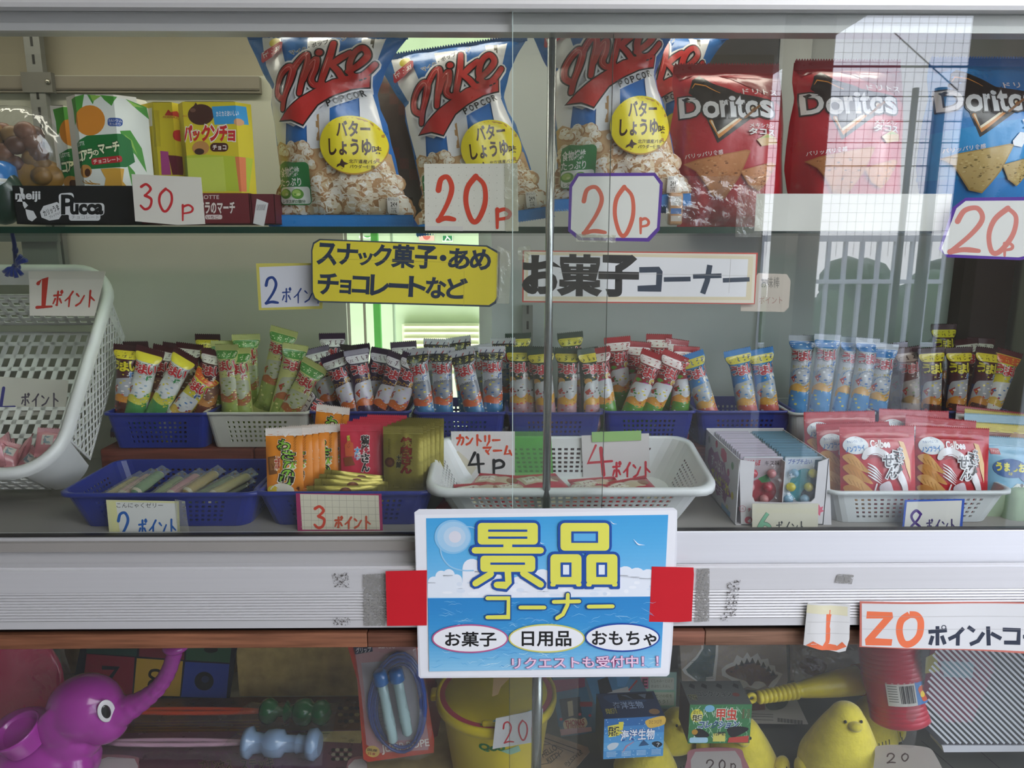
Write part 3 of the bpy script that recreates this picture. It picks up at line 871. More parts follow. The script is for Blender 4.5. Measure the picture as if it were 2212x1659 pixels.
    for e, c in ((18, '#2251a4'), (0, '#ece85e')):
        a.rect(670 - e, 153 - e, 1080 + e, 300 + e, c, 26 + e)
        for s_ in (kei[3], kei[5], kei[6], kei[7]): a.stroke(s_, 44 + 2 * e, c)
        a.rect(845 - e, 295, 905 + e, 330, c); a.rect(688 - e, 376 - e, 1062 + e, 486 + e, c, 26 + e)
        a.rect(1234 - e, 153 - e, 1566 + e, 342 + e, c, 28 + e)
        for x in (1165, 1410): a.rect(x - e, 366 - e, x + 212 + e, 572 + e, c, 28 + e); a.rect(x - e, 560 - e, x + 36 + e, 586 + e, c, 10); a.rect(x + 176 - e, 560 - e, x + 212 + e, 586 + e, c, 10)
    a.stroke(kei[6], 44, '#ece85e'); a.stroke(kei[7], 44, '#ece85e')
    for s_ in ([(742, 205), (1008, 205)], [(742, 253), (1008, 253)], [(757, 430), (992, 430)]): a.stroke(s_, 15, '#2251a4', caps=False)
    a.rect(1308, 210, 1490, 288, '#2251a4'); a.rect(1324, 224, 1474, 276, '#62b5e5')
    for x in (1235, 1478): a.rect(x, 422, x + 74, 520, '#2251a4'); a.rect(x + 16, 438, x + 58, 504, '#eef4fa')
    ko = [[(735, 665), (880, 665), (878, 793), (735, 795)], [(960, 728), (1125, 728)], [(1188, 690), (1362, 686)], [(1284, 640), (1282, 710), (1250, 775), (1210, 800)], [(1425, 722), (1590, 720)]]
    for wd, c in ((42, '#1d4c8e'), (26, '#ece85e')):
        for s_ in ko: a.stroke(s_, wd, c)
    for cx, cy, rx, c, t_, bx in ((618, 940, 254, '#c25c8d', 'お菓子', (450, 895, 795, 992)), (1140, 938, 254, '#d8d36a', '日用品', (972, 890, 1305, 990)), (1656, 932, 250, '#2348a0', 'おもちゃ', (1450, 890, 1885, 985))):
        a.ell(cx, cy, rx + 6, 98, c, 48); a.ell(cx, cy, rx - 4, 88, '#f6f6f6', 48)
        a.text(t_, *bx, '#141414', bold=0.022)
    a.text('リクエストも受付中！！', 905, 1062, 1900, 1138, '#f6d9ea', bold=0.012, outline=(0.045, '#b8558c'), rot=-1)
pts = [(895, 1107), (905, 1100), (1455, 1097), (1463, 1103), (1462, 1200), (1452, 1400), (1446, 1456), (1440, 1461), (1180, 1463), (908, 1465), (904, 1460)]
t, O, to = sheet('poster', 'laminated blue sea and sky poster with big yellow headline held by red tape', 'poster', pts, -0.020, '#e9e9ec', mat='laminate', th=0.0006, part='laminate_pouch')
g = G().mat('laminate')
ar = Art(g, to, lambda u, z, h: (u, -0.0003 - h, z)); ar.h = 0
ar.poly([(896, 1112), (1461, 1102), (1458, 1180), (1448, 1380), (1443, 1455), (908, 1461), (903, 1340)], '#f2f2f4')
ar.h = 1.2e-4; poster(ar)
g.build('printed_sheet', t)
for nm, pp in (('red_tape', [(833, 1234), (922, 1232), (922, 1351), (836, 1352)]), ('red_tape', [(1408, 1224), (1498, 1226), (1499, 1240), (1494, 1342), (1466, 1344), (1402, 1343), (1405, 1290)])):
    g = G().mat('card'); q = [P(a, b, -0.021) - O for a, b in pp]
    fold = (q[0].x + q[1].x) / 2
    g.extrude_poly([(p.x, -0.0022 + (0.0011 if abs(p.x - fold) > .0 else 0), p.z) for p in q], (0, 0.0004, 0), '#cf1f2b')
    o = g.build(nm, t); o['label'] = 'strip of red tape'

# --- yellow sign
def ysign(a):
    a.frame(540, 480, 580 / 2212)
    D = '#25364f'
    cs = [('ス', 560, 178, 710, 345), ('ナ', 725, 182, 885, 345), ('ッ', 895, 255, 1005, 352), ('ク', 1020, 190, 1160, 358), ('菓', 1175, 190, 1350, 372), ('子', 1365, 200, 1535, 378), ('・', 1570, 275, 1612, 315), ('あ', 1640, 222, 1805, 380), ('め', 1818, 228, 1980, 388),
          ('チ', 565, 425, 725, 590), ('ョ', 745, 480, 830, 585), ('コ', 848, 450, 980, 585), ('レ', 998, 440, 1140, 600), ('ー', 1150, 512, 1300, 535), ('ト', 1315, 452, 1440, 612), ('な', 1455, 460, 1610, 622), ('ど', 1625, 465, 1785, 625)]
    for c, x0, y0, x1, y1 in cs: a.text(c, x0, y0, x1, y1, D, bold=0.034, rot=3)
    a.stroke([(555, 298), (1640, 330), (1780, 345)], 2, '#b9a73a', caps=False); a.stroke([(1765, 400), (1762, 690)], 2, '#b9a73a', caps=False)
pts = [(672, 540), (676, 524), (690, 516), (1052, 530), (1080, 545), (1078, 640), (1072, 655), (1058, 663), (690, 653), (678, 646), (673, 630)]
def yb(a):
    a.poly([(675, 541), (679, 527), (692, 519), (1050, 533), (1076, 548), (1074, 640), (1068, 651), (1056, 659), (691, 650), (681, 643), (676, 630)], '#e9d63c')
    ysign(a)
t, O, to = sheet('sign', 'yellow rounded laminated sign with dark blue lettering below the popcorn', 'sign', pts, 0.030, '#3a4657', yb, mat='laminate', curl=0.0006)
tape(t, O, [(1074, 530), (1105, 545), (1100, 656), (1072, 655)], 0.030)
# --- white お菓子 corner sign
def osign(a):
    a.poly([(1132, 543), (1633, 549), (1628, 655), (1131, 650)], '#e8decb')
    a.frame(1100, 480, 620 / 2212)
    a.poly([(130, 232), (1880, 262), (1862, 600), (125, 595)], '#e3d5b4'); a.poly([(150, 250), (1840, 285), (1822, 575), (140, 572)], '#eceaec')
    for c, x0, y0, x1, y1, k in (('お', 115, 270, 382, 540, '#15161a'), ('菓', 395, 262, 690, 555, '#15161a'), ('子', 702, 268, 985, 560, '#15161a')): a.text(c, x0, y0, x1, y1, k, bold=0.05, rot=1)
    B = '#26384d'
    a.stroke([(1003, 368), (1155, 365), (1160, 380), (1152, 510), (990, 512)], 44, B, caps=False)
    a.stroke([(1192, 442), (1398, 438)], 36, B, caps=False); a.stroke([(1416, 418), (1634, 412)], 36, B, caps=False); a.stroke([(1545, 330), (1525, 450), (1490, 550)], 42, B, caps=False); a.stroke([(1645, 448), (1850, 440)], 34, B, caps=False)
    a.stroke([(380, 388), (1860, 412)], 2, '#b9b4ae', caps=False); a.stroke([(1705, 280), (1690, 545)], 2, '#a9a49e', caps=False)
t, O, to = sheet('sign', 'white sign with red border and heavy black and navy lettering in the centre', 'sign', [(1129, 541), (1637, 546), (1630, 657), (1128, 653)], 0.030, '#c8443a', osign, mat='laminate', curl=0.0009)
tape(t, O, [(1118, 535), (1145, 530), (1146, 560), (1119, 562)], 0.030)
def faint(a):
    a.text('お味棒', 1644, 598, 1684, 622, '#8c8780', bold=0.0); a.text('ポイント', 1640, 640, 1690, 656, '#b38f84')
sheet('note', 'faded beige paper note half behind the right end of the white sign', 'note', [(1638, 590), (1700, 592), (1708, 606), (1704, 664), (1694, 674), (1600, 672), (1600, 640)], 0.034, '#c9beb0', faint)

# --- price cards
def c20(a, x0, y0, x1, y1, d0, d1, col='#df4a2c'): pass
def dots(a, x0, x1, y0, y1, st, col='#a9a18f', s=0.9):
    a.fine()
    x = x0
    while x < x1:
        y = y0
        while y < y1: a.ell(x, y, s, s, col, 5); y += st
        x += st
    a.fine(False)
RED = '#d8452c'
def d1(a):
    dots(a, 925, 1112, 362, 490, 16.5)
    hw(a, '2', 942, 383, 985, 476, RED, 11); hw(a, '0', 1000, 381, 1056, 478, RED, 11); hw(a, 'p', 1068, 452, 1106, 492, RED, 8)
    a.poly([(918, 488), (1000, 489), (1000, 499), (918, 497)], '#dcd6cf')
t, O, to = sheet('price_card', 'dotted white card with red 20 hanging in front of the second popcorn bag', 'price card', [(916, 354), (1118, 353), (1120, 499), (918, 498)], 0.036, '#e4e0d2', d1)
tape(t, O, [(1090, 352), (1118, 352), (1120, 500), (1092, 500)], 0.036)
def oct20(x0, y0, x1, y1, c, pts, inner, digits):
    def f(a):
        a.poly(inner, '#e6e3da'); digits(a)
    return f
PUR = '#5a3399'
def d2(a):
    a.poly([(1250, 381), (1412, 380), (1425, 398), (1419, 492), (1398, 514), (1256, 513), (1233, 495), (1236, 404)], '#e8e6de')
    S = '#dd6a52'
    hw(a, '2', 1254, 405, 1312, 504, S, 9); hw(a, '0', 1322, 404, 1375, 508, S, 9); hw(a, 'p', 1380, 472, 1404, 504, S, 6)
t, O, to = sheet('price_card', 'purple-edged card with cut corners and red 20 behind the chrome post', 'price card', [(1247, 374), (1415, 373), (1432, 395), (1425, 497), (1402, 522), (1250, 519), (1227, 499), (1230, 400)], 0.034, PUR, d2)
tape(t, O, [(1244, 505), (1330, 508), (1330, 524), (1244, 522)], 0.034)
def d3(a):
    a.poly([(2086, 434), (2230, 433), (2250, 440), (2250, 545), (2200, 556), (2040, 549), (2034, 536), (2066, 450)], '#e6e4de')
    S = '#d98478'
    hw(a, '2', 2054, 450, 2132, 544, S, 11, sl=0.25); hw(a, '0', 2130, 450, 2200, 546, S, 11, sl=0.25); hw(a, 'p', 2166, 526, 2190, 552, S, 7)
sheet('price_card', 'purple-edged card with pale red 20 at the right end of the shelf', 'price card', [(2086, 427), (2240, 425), (2262, 436), (2262, 552), (2204, 562), (2046, 556), (2028, 538), (2058, 448)], 0.034, PUR, d3)
def d4(a):
    S = '#cc2a30'
    hw(a, '3', 300, 398, 332, 452, S, 5.5); hw(a, '0', 340, 408, 376, 456, S, 5.5); hw(a, 'p', 390, 443, 420, 476, S, 4.5)
sheet('price_card', 'plain cream card with red 30 in front of the chocolate boxes', 'price card', [(284, 376), (434, 383), (443, 484), (384, 486), (292, 478)], 0.044, '#e6e0d4', d4)
def d5(a):
    a.poly([(560, 577), (688, 572), (690, 661), (565, 665)], '#dcdbe2')
    S = '#1f3f86'
    hw(a, '2', 571, 600, 603, 655, S, 6); hw(a, 'ポイント', 608, 622, 702, 655, S, 3)
sheet('price_card', 'white card with pale yellow edge and blue 2, half behind the yellow sign', 'price card', [(553, 569), (700, 568), (696, 667), (559, 670)], 0.045, '#cfc35e', d5)
def d6(a):
    a.poly([(52, 585), (220, 585), (216, 603), (54, 603)], '#d9d2c4')
    S = '#c4382c'
    a.stroke([(76, 612), (90, 600), (92, 662)], 9, S); a.stroke([(78, 664), (110, 662)], 7, S, taper=[1, .6]); hw(a, 'ポイント', 110, 628, 206, 663, S, 4)
sheet('price_card', 'white card with thick red 1 stuck high on the tilted white basket', 'price card', [(53, 585), (220, 587), (204, 683), (64, 682)], 0.175, '#e4dccf', d6, tiltx=-0.15)
def d7(a):
    S = '#4a4a8e'
    a.stroke([(8, 838), (2, 878)], 7, S); a.stroke([(-20, 880), (32, 878)], 4, S); hw(a, 'ポイント', 45, 850, 130, 878, '#5a5560', 3.2)
sheet('price_card', 'white strip card with blue 1 across the middle of the tilted white basket', 'price card', [(-30, 812), (148, 822), (140, 895), (-30, 902)], 0.24, '#d9d8ca', d7)
def d8(a):
    a.poly([(238, 1084), (383, 1087), (384, 1170), (246, 1170)], '#dcdcd6')
    a.poly([(236, 1084), (250, 1084), (262, 1170), (246, 1170)], '#dedb9e')
    a.text('こんにゃくゼリー', 252, 1086, 352, 1097, '#2c2b2c', bold=0.0)
    S = '#1f5fae'
    hw(a, '2', 252, 1108, 283, 1166, S, 6); hw(a, 'ポイント', 298, 1122, 384, 1160, S, 4)
t, O, to = sheet('price_card', 'yellow-edged white card with blue 2 on the left front blue basket', 'price card', [(229, 1080), (386, 1083), (389, 1172), (238, 1172)], 0.036, '#dcd9a4', d8)
tape(t, O, [(378, 1078), (400, 1082), (412, 1168), (386, 1172)], 0.036)
def d9(a):
    a.poly([(648, 1067), (818, 1070), (821, 1144), (653, 1144)], '#dfd8c0')
    for k in range(11): a.stroke([(655 + k * 15.5, 1069), (658 + k * 15.5, 1144)], 0.8, '#b5ad98', caps=False)
    for k in range(5): a.stroke([(650, 1080 + k * 14.5), (820, 1082 + k * 14.5)], 0.8, '#b5ad98', caps=False)
    hw(a, '3', 676, 1094, 705, 1140, RED, 6); hw(a, 'ポイント', 722, 1116, 804, 1142, '#c8522f', 4.2)
sheet('price_card', 'squared paper card with magenta sides and orange 3 on the blue basket', 'price card', [(639, 1066), (824, 1067), (827, 1148), (643, 1148)], 0.036, '#a52a5f', d9)
def d10(a):
    hw(a, 'カントリー', 985, 940, 1082, 962, '#e2502c', 4.6); hw(a, 'マーム', 1042, 963, 1108, 984, '#e2502c', 4.6)
    dots(a, 980, 1104, 940, 1030, 11, '#c9c0b4', .6)
    a.poly([(979, 978), (990, 974), (1030, 1010), (1018, 1026)], '#dbd3bd')
    hw(a, '4', 1010, 978, 1048, 1021, '#111111', 6); hw(a, 'p', 1062, 994, 1092, 1026, '#111111', 6)
t, O, to = sheet('price_card', 'white card with orange heading and black 4 standing in the white basket', 'price card', [(974, 932), (1112, 932), (1112, 1034), (979, 1038)], 0.185, '#e9e5e2', d10)
def d11(a):
    S = '#d12a3a'
    a.stroke([(1287, 962), (1270, 1000), (1322, 996)], 5, S); a.stroke([(1298, 968), (1304, 1026)], 8, S); hw(a, 'ポイント', 1322, 998, 1408, 1034, S, 4.5)
t, O, to = sheet('price_card', 'white card with red 4 under green tape in the white basket', 'price card', [(1256, 941), (1402, 936), (1404, 1045), (1260, 1045)], 0.185, '#dedad8', d11)
g = G().mat('card'); q = [P(a, b, 0.184) - O for a, b in [(1278, 933), (1385, 930), (1385, 951), (1279, 955)]]
g.extrude_poly([(p.x, -0.0016, p.z) for p in q], (0, 0.0004, 0), '#9fca7c'); o = g.build('green_tape', t); o['label'] = 'pale green tape'
t = thing('green_film', 'translucent green plastic film hanging behind the post in the white basket', 'film', P(1145, 1040, 0.187))
g = G().mat('green_film'); q = [P(a, b, 0.187) - t.location for a, b in [(1111, 932), (1190, 932), (1196, 1030), (1112, 1028)]]
g.extrude_poly([tuple(p) for p in q], (0, 0.0004, 0), '#8fc46a'); g.build('film', t)
def d12(a):
    a.poly([(1633, 1098), (1765, 1098), (1764, 1110), (1633, 1108)], '#d8d4ba')
    a.frame(1500, 900, 320 / 2042)
    G6 = [[(1010, 1330), (930, 1450), (880, 1560), (905, 1640)], [(895, 1560), (950, 1480), (1020, 1500), (1045, 1570), (1010, 1640)]]
    for s_ in G6: a.stroke(s_, 56, '#333a34', smooth=True, caps=False)
    for s_ in G6: a.stroke(s_, 46, '#7dbb96', smooth=True, caps=False)
    hw(a, 'ポイント', 1120, 1445, 1540, 1620, '#2f3436', 14)
sheet('price_card', 'white card with hollow green 6 stuck on the bubble gum carton', 'price card', [(1625, 1088), (1768, 1088), (1766, 1172), (1625, 1172)], 0.040, '#d8d4be', d12)
def d13(a):
    a.poly([(1959, 1084), (2078, 1081), (2070, 1170), (1950, 1170)], '#dcdad2')
    hw(a, '8', 1962, 1103, 1996, 1154, '#4b2f7e', 5.5); hw(a, 'ポイント', 2000, 1122, 2066, 1150, '#4a4270', 3)
sheet('price_card', 'white card with blue border and purple 8 on the right white basket', 'price card', [(1955, 1080), (2084, 1078), (2076, 1172), (1946, 1172)], 0.036, '#2f58b8', d13)

# --- paper banners over the sill
def b1(a):
    a.poly([(1862, 1304), (2300, 1304), (2300, 1409), (1862, 1396)], '#dcdbd8')
    a.frame(1440, 1120, 772 / 2212)
    OR = '#ee7548'
    a.poly([(1240, 575), (1395, 578), (1400, 612), (1290, 740), (1395, 745), (1390, 785), (1232, 785), (1228, 748), (1340, 618), (1236, 620)], OR)
    a.stroke([(1500, 592), (1450, 630), (1438, 700), (1462, 768), (1512, 770), (1560, 720), (1570, 640), (1545, 598), (1500, 592)], 42, OR, smooth=True, caps=False)
    D = '#252d3f'
    for s_ in ([(1618, 700), (1735, 692)], [(1675, 665), (1675, 785)], [(1645, 725), (1628, 780)], [(1702, 725), (1722, 778)], [(1840, 680), (1795, 725), (1745, 748)], [(1805, 712), (1803, 788)], [(1868, 672), (1908, 700)], [(1880, 782), (1930, 760), (1965, 708)], [(1992, 670), (1996, 788)], [(2010, 712), (2072, 745)], [(2082, 688), (2180, 690), (2176, 768), (2090, 768)], [(2205, 730), (2300, 730)]):
        a.stroke(s_, 24, D, caps=False)
    a.ring(1715, 673, 13, 12, 5, D)
    for y in (604, 684): a.stroke([(1210, y), (2212, y + 3)], 1.5, '#a8a5a0', caps=False)
t, O, to = sheet('banner', 'long white paper banner with orange 20 and navy letters over the sill', 'banner', [(1858, 1300), (2310, 1302), (2310, 1416), (2060, 1404), (1857, 1398)], -0.021, '#c9705f', b1, mat='laminate', curl=0.001)
def b2(a):
    a.poly([(1744, 1306), (1830, 1310), (1830, 1330), (1742, 1324)], '#e2dbb8')
    a.frame(1440, 1120, 772 / 2212)
    a.poly([(990, 568), (1042, 568), (1030, 770), (1055, 790), (1085, 762), (1112, 790), (1050, 818), (960, 815), (860, 785), (905, 758), (965, 790), (985, 760)], '#e9744a')
    for y in (640, 712): a.stroke([(870, y), (1130, y)], 1.5, '#a8a5a0', caps=False)
sheet('banner', 'short curling white paper flap with an orange stroke beside the long banner', 'banner', [(1745, 1302), (1836, 1306), (1834, 1380), (1826, 1405), (1812, 1409), (1736, 1394), (1740, 1350)], -0.021, '#dddbd6', b2, mat='laminate', curl=0.001)
# ------------------------------------------------------------------ pillow bags
def interp(tab, z):
    if z <= tab[0][1]: return tab[0][0]
    for (xa, za), (xb, zb) in zip(tab, tab[1:]):
        if z <= zb: return xa + (xb - xa) * (z - za) / max(1e-9, zb - za)
    return tab[-1][0]
def ridge_seal(xa, xb, za, zb, col, n=None, rows=5, amp=0.0007, teeth=0.003, up=True, y0=0.0, col2=None):
    """crimped flat seal between x = xa..xb, z = za..zb with a saw-toothed free edge"""
    g = G().mat('foil')
    n = n or max(8, int((xb - xa) / teeth) * 2)
    def pt(i, j, s=0.0):
        x = xa + (xb - xa) * i / n; z = za + (zb - za) * j / (rows * 2)
        if (j == rows * 2) == up and (j in (0, rows * 2)): 
            z += (teeth * 0.5 if i % 2 else -teeth * 0.3) * (1 if up else -1)
        return (x, y0 + s + (amp if j % 2 else -amp), z)
    g.grid(lambda i, j: pt(i, j), n, rows * 2, col, True)
    g.grid(lambda i, j: pt(i, j, 0.0006), n, rows * 2, col2 or col, True, flip=True)
    return g
def make_bag(name, label, L, Rr, Y, T, base, draw, seals, group=None, back='#b9b9b6', wr=0.0016, seed=1, cell=0.006, mat='foil', sealw=(None, None)):
    """L, Rr: photo outline, top to bottom; seals: (top seal lower edge py, bottom seal upper edge py)"""
    yb = max(L[-1][1], Rr[-1][1]); yt = min(L[0][1], Rr[0][1])
    Yt = Y + .55 * T
    O = P((L[-1][0] + Rr[-1][0]) / 2, yb, Yt)
    to = lambda a, b: (P(a, b, Yt).x - O.x, P(a, b, Yt).z - O.z)
    O = Vector((O.x, Y, O.z))
    tl = sorted([to(*p) for p in L], key=lambda p: p[1]); tr = sorted([to(*p) for p in Rr], key=lambda p: p[1])
    z0 = 0.0; z1 = max(tl[-1][1], tr[-1][1]); xm = (L[0][0] + Rr[0][0]) / 2
    sb = to(xm, seals[1])[1] if seals[1] else z0; st = to(xm, seals[0])[1] if seals[0] else z1
    rr = random.Random(seed); W = [(rr.uniform(60, 160), rr.uniform(0, 6), rr.uniform(-40, 40), rr.uniform(.4, 1)) for _ in range(5)]
    W2 = [(rr.uniform(90, 240), rr.uniform(0, 6), rr.uniform(.5, 1)) for _ in range(3)]
    def th(u, z):
        a, b = interp(tl, z), interp(tr, z); hw_ = max(1e-4, (b - a) / 2); s_ = min(1, abs((u - (a + b) / 2) / hw_))
        zn = min(1, max(0, (z - sb) / (st - sb)))
        pr = (max(0, math.sin(math.pi * min(1, max(0, zn))))) ** 0.55
        v = T * (1 - s_ ** 2.4) ** 0.75 * pr
        e = min(1, 3.2 * (1 - s_)) * min(1, pr * 1.5)
        v += wr * e * sum(k * math.sin(f * u + ph + q * z) for f, ph, q, k in W) * (0.45 + 1.4 * (1 - pr))
        v += wr * 1.6 * min(1, 3.5 * (1 - s_)) * (1 - pr) * sum(k * math.sin(f * u + ph) for f, ph, k in W2) * min(1, 6 * min(zn, 1 - zn) + 0.05)
        return v
    surf = lambda u, z, h: (u, T - th(u, z) - h, z)
    t = thing(name, label, 'snack bag', O, (0, 0, 0), group)
    g = G().mat(mat)
    nx = max(12, int((tr[0][0] - tl[0][0]) / 0.006)); nz = max(14, int((z1 - z0) / 0.006))
    def fr(i, j):
        z = z0 + (z1 - z0) * j / nz; a, b = interp(tl, z), interp(tr, z); u = a + (b - a) * i / nx
        return surf(u, z, 0)
    g.grid(fr, nx, nz, base)
    g.grid(lambda i, j: (fr(i, j)[0], T + (T - fr(i, j)[1]) * 0.7 + 0.0004, fr(i, j)[2]), nx, nz, back, flip=True)
    ar = Art(g, to, surf, cell=cell, step=7e-5, h0=5e-4)
    if draw: draw(ar)
    g.build('bag', t)
    return t, O, to, surf, (tl, tr, T)
def add_seal(t, info, to, py0, py1, col, up=True, off=0.0, teeth=0.0035, rows=4):
    tl, tr, T = info
    z0, z1 = to(1106, py1)[1], to(1106, py0)[1]
    zm = z1 if not up else z0
    a, b = interp(tl, (z0 + z1) / 2), interp(tr, (z0 + z1) / 2)
    g = ridge_seal(a + .001, b - .001, z0, z1, col, rows=rows, up=up, y0=T - 0.0012 + off, teeth=teeth)
    return g.build('crimped_seal', t)

# --- popcorn bag
def popcorn_field(a, x0, x1, y0, y1, n, seed, inside, s=1.0):
    r2 = random.Random(seed); pts = [(r2.uniform(x0, x1), y0 + (y1 - y0) * r2.random() ** .8) for _ in range(n)]
    pts.sort(key=lambda p: p[1]); a.fine(True, 4e-6)
    for x, y in pts:
        if not inside(x, y): continue
        k = s * (46 + 44 * (y - y0) / (y1 - y0)) * r2.uniform(.75, 1.15)
        a.ell(x + 4, y + 7, k, k * .86, r2.choice(['#b98a5c', '#c39666', '#a87c50']), 12)
        for q in range(3):
            an = q * 2.1 + r2.uniform(0, 1.2); d = k * .36
            a.ell(x + d * math.cos(an), y + d * .85 * math.sin(an) - 3, k * .58, k * .52, r2.choice(['#f0e2c8', '#e8d6b6', '#f4ebda', '#e0c8a0']), 10)
        a.ell(x - k * .12, y - k * .2, k * .34, k * .28, '#faf4e6', 10)
        if r2.random() < .5: a.ell(x + k * .25, y + k * .2, k * .14, k * .1, '#c08a50', 8)
    a.fine(False)
Lb = [(75, 118), (140, 250), (205, 400), (262, 480), (252, 600), (280, 760), (300, 950), (322, 1100), (330, 1250), (318, 1330), (285, 1400), (250, 1440), (255, 1505)]
Rb = [(1290, 75), (1180, 210), (1100, 350), (1075, 430), (1038, 520), (1060, 640), (1112, 750), (1142, 900), (1172, 1000), (1212, 1200), (1255, 1350), (1310, 1450), (1345, 1505)]
fx = lambda p, o, s: (o[0] + p[0] * s, o[1] + p[1] * s)
def mike(a):
    a.frame(500, 40, 660 / 2212)
    WH = '#e9e9ea'; BL = '#2f7dc4'
    ins = lambda x, y: (interp([(p[0], p[1]) for p in Lb], y) + 22 < x < interp([(p[0], p[1]) for p in Rb], y) - 26)
    a.poly([(188, 96), (330, 92), (436, 430), (375, 465), (300, 470), (235, 330)], WH)
    a.poly([(530, 92), (705, 92), (740, 330), (570, 340)], WH); a.poly([(930, 92), (1118, 90), (1050, 300), (950, 310)], WH)
    a.poly([(1000, 92), (1030, 92), (1020, 260), (1000, 260)], '#5b5648')
    a.poly([(262, 500), (330, 470), (420, 700), (404, 920), (322, 930), (280, 700)], WH)
    a.poly([(330, 470), (400, 520), (440, 720), (400, 720)], '#c9c9cb')
    a.poly([(575, 660), (742, 640), (748, 960), (580, 960)], WH); a.poly([(640, 690), (664, 690), (668, 900), (645, 900)], '#b98f5e')
    a.poly([(930, 560), (1010, 530), (1080, 760), (1100, 850), (955, 850)], WH)
    a.poly([(420, 430), (1000, 280), (1020, 540), (480, 800), (400, 760)], '#e4e5e8')
    # popcorn picture
    base = [(310, 920), (350, 890), (430, 930), (520, 900), (600, 960), (700, 950), (900, 1010), (1100, 960), (1148, 980), (1205, 1210), (1248, 1350), (1290, 1425), (300, 1420), (322, 1330), (334, 1250), (326, 1090)]
    a.poly(base, '#cba475')
    popcorn_field(a, 300, 1260, 925, 1400, 135, 11, ins)
    # maker's tab
    a.ell(303, 165, 44, 36, '#d8c437', 20)
    a.poly([(202, 240), (250, 212), (350, 165), (372, 172), (375, 220), (300, 272), (215, 312), (200, 300)], '#c02638')
    a.text('FritoLay', 214, 208, 362, 268, '#f3eeee', bold=0.012, rot=-21)
    a.text('マイク・ポップコーン', 425, 175, 830, 215, '#1d1d20', bold=0.02, rot=-19, outline=(0.07, '#f3f3f3'))
    # brush script logo: white casing, black line, red body
    M = [[(392, 600), (352, 560), (352, 490), (392, 420), (446, 372), (472, 395), (455, 480), (415, 590), (398, 672)],
         [(438, 520), (480, 380), (530, 292), (566, 282), (572, 340), (548, 450), (530, 570)],
         [(552, 470), (600, 360), (640, 322), (636, 390), (610, 470), (640, 512), (694, 498)],
         [(742, 180), (728, 300), (700, 420), (676, 515)],
         [(862, 256), (800, 300), (742, 360)], [(742, 352), (790, 400), (830, 455), (872, 452)],
         [(860, 400), (940, 345), (992, 275), (962, 222), (905, 252), (868, 340), (888, 428), (960, 425), (1042, 330)]]
    sw = [(1008, 418), (880, 432), (760, 470), (640, 540), (540, 600), (440, 680), (370, 748), (470, 752), (558, 792), (600, 730), (660, 650), (760, 590), (880, 530), (1000, 498)]
    big = lambda pts, k: [(p[0] + (p[0] - 690) / 690 * k, p[1] + (-k if p[1] < 560 + (690 - p[0]) * .35 else k)) for p in pts]
    for wd, c, k in ((98, '#f1f0f0', 22), (68, '#231a1a', 10), (46, '#c42e2a', 0)):
        if k: a.stroke(sw + [sw[0]], k * 2, c, caps=True)
        a.poly(sw, c)
        for s_ in M: a.stroke(s_, wd, c, smooth=True, taper=[.9, 1, 1, .8])
        a.ell(655, 268, wd * .55, wd * .55, c, 20)
    for s_ in M[:4]: a.stroke([(x - 9, y + 2) for x, y in s_[1:-1]], 7, '#ee8a80', smooth=True, taper=[.3, 1, .3])
    for i, ch in enumerate('POPCORN'):
        x = 742 + i * 44; y = 640 - i * 17.5
        if x > 985: break
        a.text(ch, x - 15, y - 23, x + 15, y + 23, '#1b1b1d', bold=0.03, rot=-22)
    # yellow flavour disc
    a.ell(910, 940, 228, 202, '#b98a2f', 36); a.ell(905, 928, 228, 203, '#ecd928', 40); 
    D = '#3d1f17'
    a.text('バター', 800, 765, 1018, 872, D, bold=0.03, rot=-3); a.text('しょうゆ', 745, 893, 1028, 1003, D, bold=0.035, rot=-1); a.text('味', 1035, 932, 1092, 988, D, bold=0.02)
    a.text('北海道産バター', 880, 1034, 1096, 1062, D, bold=0.012); a.text('パウダー使用', 884, 1072, 1050, 1098, D, bold=0.012)
    a.poly([(833, 1030), (846, 1052), (878, 1066), (850, 1076), (846, 1096), (820, 1078), (792, 1092), (800, 1072), (818, 1064)], D)
    # green lettuce badge
    a.rect(348, 1052, 592, 1350, '#2e8745', 36); a.poly([(400, 1040), (470, 1052), (540, 1100), (585, 1180), (595, 1220), (350, 1220), (352, 1060)], '#2e8745')
    a.text('食物繊維', 356, 1082, 515, 1150, '#f3f6ee', bold=0.02); a.text('たっぷり', 352, 1160, 522, 1215, '#f3f6ee', bold=0.02)
    a.rect(352, 1222, 584, 1342, '#e7ebe1', 24)
    for x, y in ((395, 1270), (488, 1272)): a.ell(x, y, 45, 36, '#5f9a35', 16); a.ell(x - 6, y - 6, 32, 24, '#a8c963', 14); a.ell(x + 8, y + 4, 14, 9, '#d4e29b', 10)
    a.text('レタス約2個分', 368, 1312, 540, 1338, '#2b5d2e', bold=0.012)
    a.rect(1128, 1292, 1210, 1412, '#ece6dc', 16)
    a.text('244', 1152, 1330, 1196, 1360, '#3a332c', bold=0.02); a.text('kcal', 1158, 1366, 1190, 1380, '#3a332c'); a.text('11%', 1158, 1385, 1192, 1405, '#3a332c', bold=.01)
    a.text('おいしい', 1135, 1298, 1204, 1318, '#3a332c')
def mkpop(lbl):
    o = (500, 40); s = 660 / 2212
    t, O, to, surf, info = make_bag('popcorn_bag', lbl, [fx(p, o, s) for p in Lb], [fx(p, o, s) for p in Rb], 0.075, 0.042, '#2a6fb8', mike, (70, 468), seed=5, sealw=())
    add_seal(t, info, to, 62, 78, '#2363a8', up=True, off=-0.001)
    add_seal(t, info, to, 464, 489, '#2b86d2', up=False, off=-0.012, rows=3)
    return t, O
t, O1 = mkpop('upright blue striped popcorn bag, fully visible, first on the left of the shelf')
